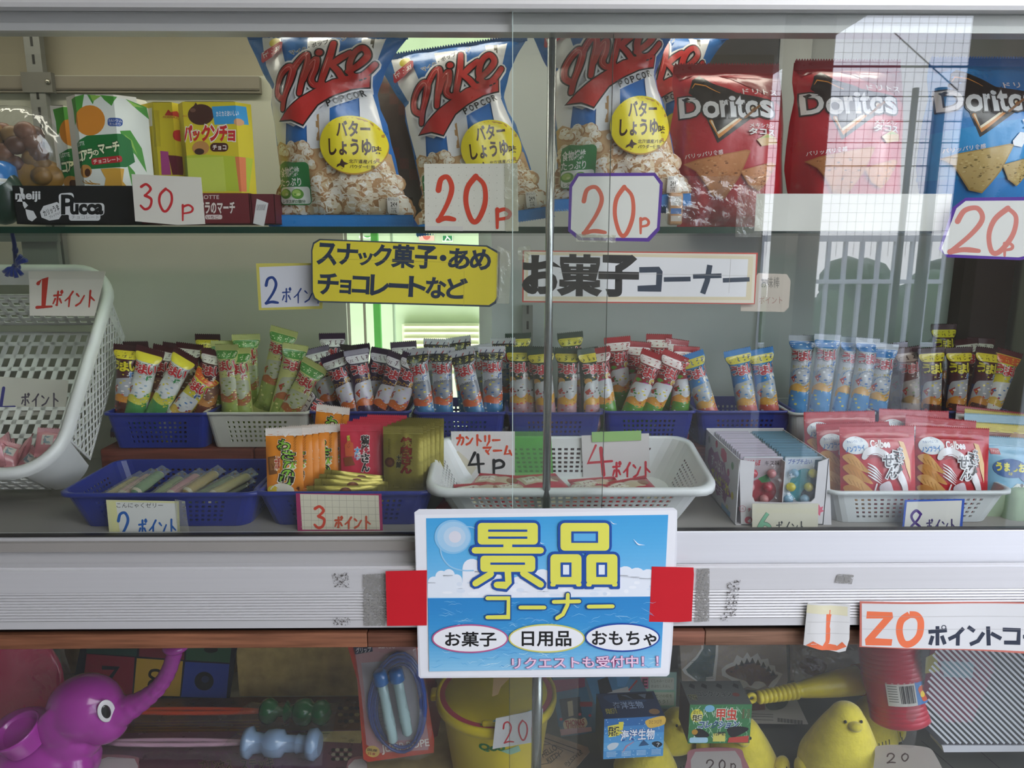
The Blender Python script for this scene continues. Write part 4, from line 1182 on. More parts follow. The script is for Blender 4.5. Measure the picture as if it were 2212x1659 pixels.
c1 = P(770, 317, 0.098); c1.y = 0.075
def popdup(label, px, py, rotdeg, Y, k=1.0):
    """move the copy so that its yellow disc is seen at px, py"""
    c = P(px, py, Y + .023); c.y = Y; off = (c1 - O1) * k; a = R(-rotdeg)
    ro = Vector((off.x * math.cos(a) + off.z * math.sin(a), 0, -off.x * math.sin(a) + off.z * math.cos(a)))
    return dup(t, label, c - ro + Vector((0, 0.0, 0)), (0, a, 0), scale=(k, k, k))
popdup('blue striped popcorn bag leaning right, half hidden by the dotted red 20 card', 1062, 322, 8, 0.125)
popdup('raised blue striped popcorn bag standing behind the chrome post', 1379, 275, 2.5, 0.080)
popdup('rearmost blue striped popcorn bag, showing only its right edge beside the red crisps', 1470, 300, 1, 0.16)

# --- triangular corn chip bags
Ld = [(1130, 400), (1120, 520), (1140, 640), (1110, 800), (1095, 950), (1085, 1100), (1110, 1250), (1160, 1400), (1150, 1480)]
Rd = [(1830, 400), (1850, 600), (1860, 800), (1850, 1000), (1855, 1200), (1850, 1400), (1860, 1480)]
def dor(flav):
    red = flav == 'red'
    def f(a):
        a.frame(1080, 0, 620 / 1837)
        K = '#1c1413'; dk = '#8f1f26' if red else '#2667ae'
        a.poly([(1135, 420), (1830, 420), (1850, 600), (1855, 690), (1600, 560), (1350, 430), (1160, 500)], dk)
        if not red: a.poly([(1110, 900), (1850, 780), (1850, 1180), (1090, 1200)], '#2f9bdc'); a.poly([(1120, 560), (1300, 430), (1850, 420), (1850, 640)], '#2b7ec6')
        a.poly([(1240, 500), (1290, 470), (1370, 530), (1500, 600), (1700, 640), (1740, 660), (1360, 935), (1305, 780), (1270, 650), (1210, 590)], K)
        a.stroke([(1232, 560), (1252, 530), (1320, 545), (1400, 600)], 9, '#d98f3d', taper=[.3, 1, .4])
        a.stroke([(1328, 790), (1362, 888), (1620, 690)], 22, '#d78a3a'); a.stroke([(1330, 790), (1362, 872), (1600, 700)], 10, '#efe3c4')
        for i, (ch, x0, y0, x1, y1) in enumerate((('D', 1160, 622, 1272, 752), ('o', 1290, 660, 1382, 765), ('r', 1392, 658, 1446, 762), ('i', 1452, 632, 1480, 762), ('t', 1488, 636, 1548, 764), ('o', 1552, 660, 1640, 762), ('s', 1648, 655, 1740, 762))):
            a.text(ch, x0, y0, x1, y1, '#e6e6e6', bold=0.028, outline=(0.075, '#2a2625'))
        a.stroke([(1540, 770), (1640, 690)], 14, '#8a5a2a')
        W = '#e9dfdc'
        a.text('ドリトス', 1545, 572, 1790, 610, W, bold=0.012)
        if red:
            a.text('メキシカン', 1565, 808, 1740, 834, W, bold=0.012); a.text('タコス', 1558, 840, 1745, 880, W, bold=0.025, outline=(0.06, '#6d3b32'))
            a.poly([(1605, 915), (1680, 872), (1760, 890), (1770, 930), (1640, 955)], '#caa46a'); a.poly([(1620, 905), (1690, 880), (1745, 890)], '#9fae56')
        else:
            a.text('ソルト', 1620, 820, 1780, 880, W, bold=0.02)
            a.poly([(1555, 960), (1600, 905), (1660, 910), (1700, 890), (1740, 900), (1700, 930), (1640, 960), (1620, 1000), (1560, 990)], '#e9eef2')
        a.text('パリッパリ食感', 1172, 988, 1392, 1018, W, bold=0.015, rot=-6)
        ch = ['#c98552', '#d79a66', '#b9733f'] if red else ['#c9ac6a', '#d8c07f', '#b3924e']
        r2 = random.Random(4)
        for tri in ([(1165, 1062), (1240, 1035), (1540, 978), (1565, 985), (1500, 1150), (1420, 1285), (1345, 1265), (1230, 1110)], [(1500, 1110), (1720, 1050), (1760, 1060), (1690, 1180), (1640, 1240), (1560, 1200)]):
            a.poly(tri, ch[2]); cx = sum(p[0] for p in tri) / len(tri); cy = sum(p[1] for p in tri) / len(tri)
            inner = [(cx + (x - cx) * .94, cy + (y - cy) * .93) for x, y in tri]; a.poly(inner, ch[0])
            a.fine()
            for k in range(70):
                u, v = r2.choice(inner), r2.choice(inner); m = r2.random() * .9; q = (cx + ((u[0] * m + v[0] * (1 - m)) - cx) * r2.random() ** .5, cy + ((u[1] * m + v[1] * (1 - m)) - cy) * r2.random() ** .5)
                a.ell(q[0], q[1], r2.uniform(3, 12), r2.uniform(2, 6), r2.choice([ch[1], ch[2], '#8a5228' if red else '#7d6a34']), 7)
            a.fine(False)
    return f
def mkdor(flav, lbl, dx, dy, Y):
    o = (1080 + 0, 0); s = 620 / 1837
    t, O, to, surf, info = make_bag('corn_chip_bag', lbl, [fx(p, o, s) for p in Ld], [fx(p, o, s) for p in Rd], 0.085, 0.045, '#b92230' if flav == 'red' else '#2b8bd6', dor(flav), (155, 490), seed=9 if flav == 'red' else 12)
    add_seal(t, info, to, 128, 152, '#a01d2a' if flav == 'red' else '#2673bf', up=True)
    c = P(1535 + 0, 230, 0.085); n = P(1535 + dx, 230 + dy, Y)
    t.location = O + (n - c)
    return t, O, c
td, Od, cd = mkdor('red', 'red corn chip bag beside the rearmost popcorn bag, taped film in front of its foot', 0, 0, 0.10)
n = P(1535 + 271, 222, 0.088); d = dup(td, 'red corn chip bag above the blank white strip, under the bright sky reflection', Od + (n - cd))
tb, Ob, cb = mkdor('blue', 'blue corn chip bag with rounded-corner 20 card below, far right of shelf', 574, -14, 0.088)
# crumpled clear film at the foot of the red bag
t = thing('crumpled_film', 'crumpled clear plastic film in front of the first red corn chip bag', 'plastic film', P(1560, 490, .06))
g = G().mat('clear_film')
g.grid(lambda i, j: tuple(P(1440 + i * 14, 380 + j * 12, 0.068) - t.location + Vector((0, 0.006 * math.sin(i * 1.9 + j * 1.1) + 0.004 * math.cos(i * .9 - j * 2.3), 0))), 15, 9, '#ffffff')
g.build('film', t)
# little packet between
t = thing('small_packet', 'small orange and white packet standing at the foot of the popcorn bags', 'packet', P(1460, 488, .10))
g = G().mat('foil'); A = P(1447, 416, .10) - t.location; B = P(1474, 486, .10) - t.location
g.rbox(A.x, B.x, 0, 0.012, B.z, A.z, '#d9a26a', 0.003); ar = Art(g, lambda a, b: (P(a, b, .1).x - t.location.x, P(a, b, .1).z - t.location.z)); ar.rect(1449, 424, 1472, 444, '#e8e4dc'); ar.rect(1449, 450, 1472, 462, '#4a7fc0'); ar.rect(1449, 466, 1472, 478, '#e5d9c8')
g.build('wrapper', t)
# dark bag of things between the first two popcorn bags
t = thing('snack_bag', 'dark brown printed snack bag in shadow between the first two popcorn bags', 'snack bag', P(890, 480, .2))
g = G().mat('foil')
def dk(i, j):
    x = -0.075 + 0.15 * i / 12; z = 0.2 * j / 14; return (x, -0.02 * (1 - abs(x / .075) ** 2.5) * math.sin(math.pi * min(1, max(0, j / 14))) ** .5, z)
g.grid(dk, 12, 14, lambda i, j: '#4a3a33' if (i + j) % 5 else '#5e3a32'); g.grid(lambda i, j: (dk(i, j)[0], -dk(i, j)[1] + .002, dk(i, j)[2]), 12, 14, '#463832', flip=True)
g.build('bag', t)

# ------------------------------------------------------------------ boxes at the left of the shelf
def hexbox(name, label, px0, px1, py0, py1, Y, faces, draw, top='#e9e4d6', depth=0.05, yaw=0.0):
    """six-sided upright carton, front faces given as px breaks"""
    O = P((px0 + px1) / 2, py1, Y)
    t = thing(name, label, 'box', O, (0, 0, yaw))
    to = lambda a, b: (P(a, b, Y).x - O.x, P(a, b, Y).z - O.z)
    xs = [to(x, py1)[0] for x in faces]; z1 = to(px0, py0)[1]
    k = 0.017
    ring = [(xs[0], k), (xs[1], 0), (xs[2], 0), (xs[3], k), (xs[2], k * 2 + .006), (xs[1], k * 2 + .006)]
    def ys(u):
        if u < xs[1]: return k * (xs[1] - u) / (xs[1] - xs[0])
        if u > xs[2]: return k * (u - xs[2]) / (xs[3] - xs[2])
        return 0
    g = G().mat('card')
    n = len(ring)
    for i in range(n):
        a, b = ring[i], ring[(i + 1) % n]
        g.face([(a[0], a[1], 0), (b[0], b[1], 0), (b[0], b[1], z1), (a[0], a[1], z1)], top)
    g.face([(a[0], a[1], z1) for a in ring], top)
    ar = Art(g, to, lambda u, z, h: (u, ys(u) - h, z), cell=None)
    ar.split = (xs[1], xs[2])
    # split print at the carton's folds
    def emit(polys, col, up=True, s=ar):
        out = []
        for p in polys:
            ps = [p]
            for xv in s.split:
                nx_ = []
                for q in ps:
                    lo = min(v[0] for v in q); hi = max(v[0] for v in q)
                    if lo < xv < hi:
                        for kk in (True, False):
                            c = clip(q, 0, xv, kk)
                            if len(c) >= 3: nx_.append(c)
                    else: nx_.append(q)
                ps = nx_
            out += ps
        Art.emit(s, out, col, up)
    ar.emit = emit
    draw(ar)
    g.build('carton', t)
    g = G().mat('card')
    g.face([(a[0] * .9 + (xs[0] + xs[3]) / 2 * .1, a[1], z1 + 0.0006) for a in ring], '#cfc8ba'); g.build('lid_flap', t)
    return t, O
def koala(a, dx=0, dy=0, full=True):
    a.frame(dx, dy, 560 / 1787)
    a.poly([(470, 680), (580, 650), (840, 672), (950, 720), (1000, 1250), (960, 1290), (620, 1290), (540, 1290)], '#e2e6dc')
    for p in ([(470, 678), (580, 650), (560, 780), (500, 860), (490, 760)], [(600, 652), (660, 655), (640, 720)], [(690, 655), (800, 665), (770, 730), (720, 690)], [(840, 672), (945, 715), (960, 800), (900, 740)], [(820, 900), (870, 890), (930, 1010), (960, 1180), (900, 1060), (850, 1000)], [(860, 1120), (900, 1180), (930, 1290), (890, 1280)]):
        a.poly(p, '#4f9a3c')
    for p in ([(620, 655), (700, 660), (640, 700)], [(850, 680), (930, 720), (880, 720)], [(840, 920), (880, 960), (910, 1060)]): a.poly(p, '#93bf52')
    a.ell(620, 830, 105, 105, '#d78a2e', 24); 
    a.rect(742, 812, 832, 870, '#3c5b9e', 20); a.text('カルシウム', 748, 822, 828, 840, '#e9e4dc', bold=.01); a.text('たっぷり', 756, 846, 822, 862, '#e9e4dc', bold=.01)
    a.poly([(515, 985), (600, 935), (830, 920), (875, 960), (900, 1110), (860, 1150), (640, 1165), (540, 1160)], '#1f7236')
    a.text('LOTTE', 525, 978, 582, 1005, '#e8ede0', bold=.01, rot=-10)
    for i, ch in enumerate(('コ', 'ア', 'ラ')): a.text(ch, 535 + i * 36, 1045 - i * 8, 568 + i * 36, 1110 - i * 8, '#f0f0c8', bold=.04, rot=-8, outline=(.1, '#123f1e'))
    a.text('の', 642, 1035, 680, 1070, '#f0f0c8', bold=.03, outline=(.1, '#123f1e')); a.text('マーチ', 682, 985, 820, 1050, '#f0f0c8', bold=.045, rot=-9, outline=(.11, '#123f1e'))
    a.rect(632, 1082, 838, 1128, '#b7242c', 14, rot=-6); a.text('チョコレート', 645, 1092, 826, 1120, '#f3ead8', bold=.02, rot=-6)
    a.poly([(695, 1165), (790, 1158), (850, 1162), (845, 1250), (870, 1290), (720, 1290), (730, 1230)], '#d9a63f')
    a.ell(590, 1180, 45, 45, '#b88442', 18); a.ell(605, 1190, 20, 28, '#4a2b1c', 14)
    for q in range(3): a.stroke([(560 + q * 30, 1245), (590 + q * 25, 1262), (640 + q * 25, 1270)], 6, '#c09046', smooth=True)
X = 560 / 1787
hexbox('biscuit_box', 'green and white six-sided biscuit box in front, tallest of the three', 147, 300, 204, 400, 0.085, [147, 183, 264, 298], koala)
hexbox('biscuit_box', 'green and white six-sided biscuit box tucked behind the left of its twin', 116, 165, 228, 404, 0.125, [116, 128, 156, 170], lambda a: koala(a, -33, 24))
hexbox('biscuit_box', 'green and white six-sided biscuit box, only a strip seen beside the yellow box', 262, 312, 212, 400, 0.125, [258, 275, 305, 318], lambda a: (a.rect(262, 312, 312, 350, '#1f7236'), a.text('LOTTE', 281, 318, 302, 326, '#e8ede0'), a.text('コア', 284, 330, 310, 352, '#f0f0c8', bold=.04), a.poly([(264, 225), (285, 222), (300, 230), (306, 310), (290, 300), (275, 260)], '#9a8a56'), a.ell(290, 365, 14, 12, '#d9a63f')))
def yel(a, k=0):
    a.frame(0, 0, X)
    Yc = '#e2cd2b'
    if k:
        a.rect(1000, 740, 1042, 865, '#e9e4cf'); 
        for q in range(6): a.stroke([(1050 + q * 9, 760), (1060 + q * 9, 1010)], 2, '#8a7a2a', caps=False)
        a.poly([(1105, 1040), (1160, 1045), (1180, 1205), (1115, 1205)], '#b04888'); a.poly([(1160, 1070), (1245, 1075), (1245, 1205), (1190, 1205)], '#6d2433')
        a.poly([(1135, 795), (1160, 755), (1180, 775), (1205, 760), (1225, 800)], '#c0392c'); a.text('MORINAGA', 1125, 800, 1232, 815, '#b33a2b')
        a.text('Disney', 1018, 1130, 1050, 1148, '#3a2f20', rot=-80); a.ell(1222, 930, 30, 40, '#cc2d2d')
        return
    a.poly([(1395, 1065), (1250, 1075), (1255, 1310), (1700, 1320), (1715, 1085), (1680, 1080)], '#b6c53a')
    a.poly([(1620, 1080), (1680, 1082), (1690, 1320), (1650, 1320)], '#e07d4d'); a.poly([(1270, 1090), (1540, 1080), (1560, 1320), (1280, 1320)], '#c3cf56')
    a.ell(1385, 790, 90, 72, '#4a2a20', 26); a.poly([(1330, 740), (1350, 705), (1370, 740)], '#4a2a20'); a.ell(1330, 760, 20, 14, '#7a5544')
    a.poly([(1460, 735), (1675, 725), (1690, 850), (1480, 860)], '#3d9ad0'); a.text('カミカミおいしい', 1490, 765, 1640, 800, '#f1eef0', bold=.02, rot=-3); a.ell(1640, 840, 28, 25, '#d9a274')
    a.text('MORINAGA', 1250, 795, 1292, 805, '#b33a2b')
    for i, (ch, w_) in enumerate((('パ', 1), ('ッ', .7), ('ク', 1), ('ン', 1), ('チ', 1), ('ョ', .7))):
        x = 1270 + i * 61; a.text(ch, x, 868 if w_ == 1 else 905, x + 54 * (1 if w_ == 1 else .8), 968, '#c92a2c', bold=.05, outline=(.11, '#f0ece0'))
    a.ell(1385, 1020, 58, 48, '#c08a4c', 22); a.ell(1375, 1045, 34, 22, '#40261c', 16)
    a.rect(1450, 985, 1575, 1045, '#4a2018', 28); a.text('チョコ', 1468, 1000, 1560, 1032, '#f3e8dc', bold=.03)
hexbox('chocolate_box', 'yellow six-sided chocolate snack box turned to its back panel, behind the red 30 card', 305, 392, 221, 386, 0.105, [305, 345, 385, 398], lambda a: yel(a, 1), top='#d9c52c')
hexbox('chocolate_box', 'yellow six-sided chocolate snack box with red lettering, in the maroon tray', 388, 544, 220, 420, 0.085, [388, 410, 522, 545], yel, top='#d9c52c')
# trays
def tray(name, label, px0, px1, py0, py1, Y, col, draw, D=0.07, side=None):
    O = P((px0 + px1) / 2, py1, Y); t = thing(name, label, 'box', O)
    to = lambda a, b: (P(a, b, Y).x - O.x, P(a, b, Y).z - O.z)
    (xa, z1), (xb, _) = to(px0, py0), to(px1, py0)
    g = G().mat('card')
    th = .0008
    g.box(xa, xb, 0, th, 0, z1, col); g.box(xa, xa + th, 0, D, 0, z1, side or col); g.box(xb - th, xb, 0, D, 0, z1, side or col); g.box(xa, xb, D - th, D, 0, z1, col); g.box(xa, xb, 0, D, 0, th, col)
    ar = Art(g, to); draw(ar); g.build('tray', t); return t, O, to
def pucca(a):
    a.frame(0, 380, 320 / 2212)
    W = '#dedede'
    a.text('meiji', 235, 235, 598, 385, W, bold=.03)
    a.poly([(290, 165), (350, 190), (345, 330), (290, 330), (250, 385), (370, 385), (420, 440), (370, 490), (345, 440), (330, 350), (310, 260)], W); a.poly([(380, 495), (500, 525), (550, 620), (480, 680), (420, 650), (395, 580)], W)
    a.poly([(600, 540), (650, 450), (850, 390), (925, 440), (935, 560), (880, 645), (740, 668), (620, 620)], W)
    a.text('カリッうま', 640, 470, 890, 560, '#15181a', bold=.02, rot=-25); a.text('プレッツェル', 730, 560, 915, 600, '#15181a', bold=.01, rot=-25)
    a.rect(885, 255, 1110, 580, W, 50, rot=-4); a.rect(990, 405, 1560, 590, W, 50); a.rect(1030, 560, 1500, 668, W, 40)
    a.text('P', 925, 290, 1100, 565, '#15181a', bold=.03); a.text('ucca', 1060, 430, 1530, 565, '#15181a', bold=.05)
    a.text('チョコレート', 1070, 590, 1480, 640, '#8a8a8a', bold=.0)
tray('snack_tray', 'black cardboard tray with white lettering at the left end of the shelf', 26, 286, 401, 484, 0.062, '#17191a', pucca)
def mar(a):
    a.frame(0, 0, X)
    a.text('LOTTE', 1385, 1345, 1510, 1372, '#d8c8c4', bold=.01); a.text('コアラのマーチ', 1330, 1395, 1618, 1470, '#e3d6cf', bold=.035, outline=(.08, '#4a1216'))
    a.rect(1415, 1480, 1532, 1512, '#d8c8c4', 12); a.text('いちご', 1425, 1485, 1508, 1508, '#5d1a20', bold=.01)
tray('snack_tray', 'maroon cardboard tray with white lettering beside the red 30 card', 300, 538, 417, 484, 0.075, '#6d2229', mar)
def mar2(a):
    a.frame(0, 0, X); a.poly([(1770, 1370), (1850, 1400), (1820, 1560), (1745, 1540)], '#dcdad8')
    for q in range(9): a.stroke([(1775 + q * 7, 1410), (1768 + q * 7, 1450)], 2.2, '#2a2626', caps=False)
tray('snack_tray', 'torn maroon cardboard end flap beside the first popcorn bag', 541, 592, 419, 484, 0.078, '#64222a', mar2, D=.03)
# bag of brown biscuits at the far left, and a blue-white can edge
t = thing('biscuit_bag', 'clear bag of round brown biscuits at the far left of the shelf', 'bag', P(60, 400, .12))
g = G().mat('plastic'); r2 = random.Random(5)
for k in range(26):
    x, z = r2.uniform(-.05, .022), r2.uniform(0, .07)
    g.ball((x, r2.uniform(-.005, .02), z), (0.014, 0.010, 0.012), r2.choice(['#6d4630', '#7d5138', '#5a3a2a', '#8a6a3c']), 6)
o = g.build('biscuits', t); o['kind'] = 'stuff'
g = G().mat('plastic'); g.ball((0.0, .012, .01), (0.05, 0.02, 0.026), '#a37a34', 10); g.build('biscuit', t)
g = G().mat('clear_film')
def cb_(i, j):
    a = math.pi * i / 12; b = math.pi * (j / 14)
    return (-.012 + 0.062 * math.sin(a * .96 + .06) * math.cos(b) * (1 + .06 * math.sin(j * 2.3)), .008 - 0.034 * math.sin(b) * math.sin(a), 0.045 + 0.055 * math.cos(a) * (1 + .05 * math.sin(i * 3)))
g.grid(cb_, 12, 14, '#ffffff'); o = g.build('film', t)
t = thing('tin_can', 'blue and white can end peeping in at the left edge above the black tray', 'can', P(-14, 402, .09))
g = G().mat('glossy_plastic'); g.lathe([(0.026, 0), (0.028, 0.004, '#c9c9c0'), (0.028, 0.008, '#2f6fae'), (0.027, 0.024, '#2f6fae'), (0.020, 0.030, '#dfe4e6'), (0.0, 0.031)], 24, '#dfe4e6'); g.build('can', t)
t = thing('dark_bag', 'dark green snack bag lying at the left edge beside the black tray', 'snack bag', P(0, 484, .08))
g = G().mat('foil'); g.ball((0, 0.01, .035), (0.028, .02, .036), '#1e3a2e', 10); g.build('bag', t)
# ------------------------------------------------------------------ plastic baskets with punched walls
def basket(name, label, W, D, H, col, cols=(18, 8), rows=5, rc=0.012, taper=0.86, rim=0.006, band=(0.22, 0.12), loc=(0, 0, 0), rot=(0, 0, 0), group=None, th=0.0016, hole=0.5, mat='soft_plastic', side_lattice=False, cornerblank=1.0, floor_holes=True):
    """W x D at the rim, origin at the middle of the base; front wall faces -y"""
    t = thing(name, label, 'basket', loc, rot, group)
    def ring(k, inset=0.0):
        w2, d2 = W / 2 * k - inset, D / 2 * k - inset; r = rc; pts = []
        n1, n2 = cols[0] * 2 + 1, cols[1] * 2 + 1
        segs = [((-w2 + r, -d2), (w2 - r, -d2), n1), ((w2, -d2 + r), (w2, d2 - r), n2), ((w2 - r, d2), (-w2 + r, d2), n1), ((-w2, d2 - r), (-w2, -d2 + r), n2)]
        cs = [(w2 - r, -d2 + r, -90), (w2 - r, d2 - r, 0), (-w2 + r, d2 - r, 90), (-w2 + r, -d2 + r, 180)]
        kinds = []
        for si, ((a, b, n), c) in enumerate(zip(segs, cs)):
            for i in range(n):
                # bars narrower or wider than holes
                u = (i // 2 * 1.0 + (0 if i % 2 == 0 else (1 - hole))) / (n // 2 + (1 - hole))
                pts.append((a[0] + (b[0] - a[0]) * u, a[1] + (b[1] - a[1]) * u)); kinds.append((si, i, n))
            pts.append(b); kinds.append((si, n, n))
            for q in range(1, 4):
                an = R(c[2] + q * 22.5); pts.append((c[0] + r * math.cos(an), c[1] + r * math.sin(an))); kinds.append((si, -1, n))
        return pts, kinds
    zt = H * (1 - band[0]); zb = H * band[1]
    zs = [0.0]
    for i in range(rows):
        zs += [zb + (zt - zb) * (i + (1 - hole) * .5) / rows, zb + (zt - zb) * (i + 1 - (1 - hole) * .5) / rows]
    zs += [H]
    rings = {}
    def pt(i, j, ins):
        z = zs[j]; k = taper + (1 - taper) * z / H
        key = (j, ins)
        if key not in rings: rings[key] = ring(k, ins)
        p = rings[key][0]; q = p[i % len(p)]
        return (q[0], q[1], z)
    _, kinds = ring(1.0)
    N = len(kinds)
    def ishole(i, j):
        si, m, n = kinds[i % N]
        blank = int(cornerblank)
        return (j % 2 == 1) and 0 < j < len(zs) - 2 + 1 and j < 2 * rows and m >= 0 and m % 2 == 1 and m < n and blank <= m // 2 < n // 2 - blank
    g = G().mat(mat)
    for i in range(N):
        for j in range(len(zs) - 1):
            if ishole(i, j):
                a = [pt(i, j, 0), pt(i + 1, j, 0), pt(i + 1, j + 1, 0), pt(i, j + 1, 0)]; b = [pt(i, j, th), pt(i + 1, j, th), pt(i + 1, j + 1, th), pt(i, j + 1, th)]
                for q in range(4): g.face([a[q], b[q], b[(q + 1) % 4], a[(q + 1) % 4]], col)
            else:
                g.face([pt(i, j, 0), pt(i + 1, j, 0), pt(i + 1, j + 1, 0), pt(i, j + 1, 0)], col, False)
                g.face([pt(i, j + 1, th), pt(i + 1, j + 1, th), pt(i + 1, j, th), pt(i, j, th)], col, False)
    base = [pt(i, 0, 0) for i in range(N)]
    g.face(list(reversed(base)), col); g.face([(x, y, 0.0018) for x, y, z in base], col)
    g.build('body', t)
    g = G().mat(mat)
    pr = [(th, -0.001), (th, 0.0), (-rim * .3, rim * .22), (-rim, 0.0), (-rim, -rim * 1.1), (-rim * .8, -rim * 1.15), (-rim * .8, -0.001), (0, -0.001)]
    cache = [ring(1.0, o)[0] for o, _ in pr]
    g.grid(lambda i, j: (cache[j][i % N][0], cache[j][i % N][1], H + pr[j][1]), N, len(pr) - 1, col, True)
    g.build('rim', t)
    return t
BLU = '#1f2e82'; WHT = '#d3d5d2'
# small baskets on the riser: rim height and base height from the photo
RIS_T = CZ - 0.3065
g = G().mat('wood')
rt_ = thing('wooden_riser', 'reddish brown wooden block riser under the back row of baskets', 'riser', (0, 0, 0))
xa, xb = P(212, 968, .205).x, P(2190, 968, .205).x
n = 6
for k in range(n):
    g = G().mat('wood'); g.rbox(xa + (xb - xa) * k / n + .0004, xa + (xb - xa) * (k + 1) / n - .0004, 0.207, 0.33, DECK + .0002, RIS_T - 0.001, ['#6f3a2c', '#763f30'][k % 2], 0.003); g.build('block', rt_)
SB = []
for lbl, px0, px1, col, Y, in (
    ('small blue basket at the left end of the riser holding maroon and white snack sticks', 225, 446, BLU, .205),
    ('small white basket of pale yellow snack sticks, second from the left on the riser', 440, 664, '#c9c8ba', .208),
    ('small blue basket of purple snack sticks, hidden behind the stacked flat packets', 668, 884, BLU, .212),
    ('small blue basket of striped white snack sticks left of the chrome post', 896, 1092, BLU, .205),
    ('small blue basket of green snack sticks behind the chrome post', 1096, 1300, BLU, .202),
    ('small blue basket of red snack sticks right of the chrome post', 1304, 1502, BLU, .21),
    ('nearly empty small blue basket with three sky blue snack sticks', 1506, 1716, BLU, .21),
    ('small pale basket of white and blue snack sticks behind the red prawn cracker bags', 1712, 1892, '#c4c6c4', .195),
    ('small dark blue basket of maroon curry snack sticks at the right end of the riser', 1896, 2178, '#1d2a6e', .205)):
    A, B = P(px0, 893, Y), P(px1, 893, Y)
    SB.append((A.x, B.x, Y)); W = B.x - A.x
    basket('snack_basket', lbl, W, 0.105, 0.056, col, cols=(16, 8), rows=5, rc=0.01, taper=0.88, rim=0.003, loc=((A.x + B.x) / 2, Y + 0.0525, RIS_T), group='small plastic baskets on the riser', hole=.5, cornerblank=2)
# front baskets
def fbasket(lbl, px0, px1, py, Y, D, col, H, cols, rows, rc=.018, rotx=0.0, rim=.004, taper=.86, name='plastic_basket', **k):
    A, B = P(px0, py, Y), P(px1, py, Y); W = B.x - A.x
    c = Vector(((A.x + B.x) / 2, Y + D / 2, DECK + 0.0005))
    t = basket(name, lbl, W, D, H, col, cols=cols, rows=rows, rc=rc, taper=taper, rim=rim, loc=c + Vector((0, 0, abs(math.sin(rotx)) * D / 2 * taper)), rot=(rotx, 0, 0), **k)
    return t, A, B
HB = 0.050
fbasket('long blue basket of jelly sticks at the left, with a blue 2 card', 128, 556, 1066, 0.043, 0.148, BLU, HB, (24, 12), 5, cornerblank=2)
fbasket('long blue basket of flat seaweed packets with an orange 3 card', 548, 935, 1062, 0.046, 0.150, BLU, HB, (24, 12), 5, cornerblank=2)
fbasket('large white basket with two cards standing in it, behind the poster', 932, 1536, 1052, 0.044, 0.158, '#e1e3e2', 0.060, (30, 12), 6, rotx=R(9), rim=.008, rc=.028, taper=.84, cornerblank=1, hole=.58)
fbasket('white basket of red prawn cracker bags with a blue-edged 8 card', 1790, 2186, 1072, 0.046, 0.16, '#cfd4d3', 0.048, (22, 10), 5, cornerblank=1)
# ------------------------------------------------------------------ big tilted white basket, left
def lattice(g, c00, c10, c01, c11, nx, ny, bar, th, col, diag=True, frame=0.004):
    """open lattice panel spanned by four corners; nrm = panel normal"""
    c00, c10, c01, c11 = map(Vector, (c00, c10, c01, c11))
    nrm = (c10 - c00).cross(c01 - c00).normalized() * th
    w_, h_ = (c10 - c00).length, (c01 - c00).length
    f = lambda u, v: c00 * (1 - u) * (1 - v) + c10 * u * (1 - v) + c01 * (1 - u) * v + c11 * u * v
    def bar_(a, b, wd):
        dx, dy = (b[0] - a[0]) * w_, (b[1] - a[1]) * h_; l = math.hypot(dx, dy)
        if l < 1e-5: return
        px_, py_ = -dy / l * wd / 2 / w_, dx / l * wd / 2 / h_
        q = [(a[0] + px_, a[1] + py_), (b[0] + px_, b[1] + py_), (b[0] - px_, b[1] - py_), (a[0] - px_, a[1] - py_)]
        q = [(min(1, max(0, u)), min(1, max(0, v))) for u, v in q]
        p = [f(*s) for s in q]; p2 = [s + nrm for s in p]
        g.face(p, col); g.face(list(reversed(p2)), col)
        for i in range(4): g.face([p[i], p2[i], p2[(i + 1) % 4], p[(i + 1) % 4]], col)
    def line(u0, v0, du, dv):
        ts = []
        lo, hi = -1e9, 1e9
        for o, d in ((u0, du), (v0, dv)):
            if abs(d) < 1e-9:
                if not 0 <= o <= 1: return
                continue
            a, b = sorted(((0 - o) / d, (1 - o) / d)); lo = max(lo, a); hi = min(hi, b)
        if hi > lo: bar_((u0 + du * lo, v0 + dv * lo), (u0 + du * hi, v0 + dv * hi), bar)
    if diag:
        k = 0.5
        s_ = 1.0 / nx
        for i in range(-ny * 2, nx * 2 + 1): line(i * s_, 0, k, 1); line(i * s_, 0, -k, 1)
    else:
        for i in range(nx + 1): line(i / nx, 0, 0, 1)
        for j in range(ny + 1): line(0, j / ny, 1, 0)
    for a, b in (((0, 0), (1, 0)), ((0, 1), (1, 1)), ((0, 0), (0, 1)), ((1, 0), (1, 1))): bar_(a, b, frame)
WB = '#e2e2de'
bk = thing('tilted_basket', 'big white lattice basket tipped towards the viewer and hung on blue string', 'basket')
# rim runs from low front to high rear; its right side is at px 225..100
T1 = P(238, 585, 0.27); B1 = P(104, 1010, 0.05)
xr = B1.x; skx = T1.x - B1.x; Wb = 0.36; xl = xr - Wb
top = Vector((0, T1.y, T1.z)); bot = Vector((0, B1.y, B1.z))
up = (top - bot).normalized(); Hh = (top - bot).length
nin = Vector((0, up.z, -up.y)); nin = nin if nin.y > 0 else -nin      # into the basket, back and down
dep = 0.118; q = 0.02
def bp(u, v, d):   # u 0..1 left-right, v 0..1 low-high, d depth into basket, tapered
    k = d / dep * q
    x = xl + k + (Wb - 2 * k) * u
    y0 = bot + up * (k * .9 + (Hh - 1.8 * k) * v) + nin * d
    return Vector((x + skx * v, y0.y, y0.z))
g = G().mat('soft_plastic')
cv = 0.16; ch = 0.10
lattice(g, bp(1, cv, .016), bp(1, 1 - cv * .5, .016), bp(1, cv, dep), bp(1, 1 - cv * .5, dep), 13, 6, .0024, .0018, WB, True, .006)
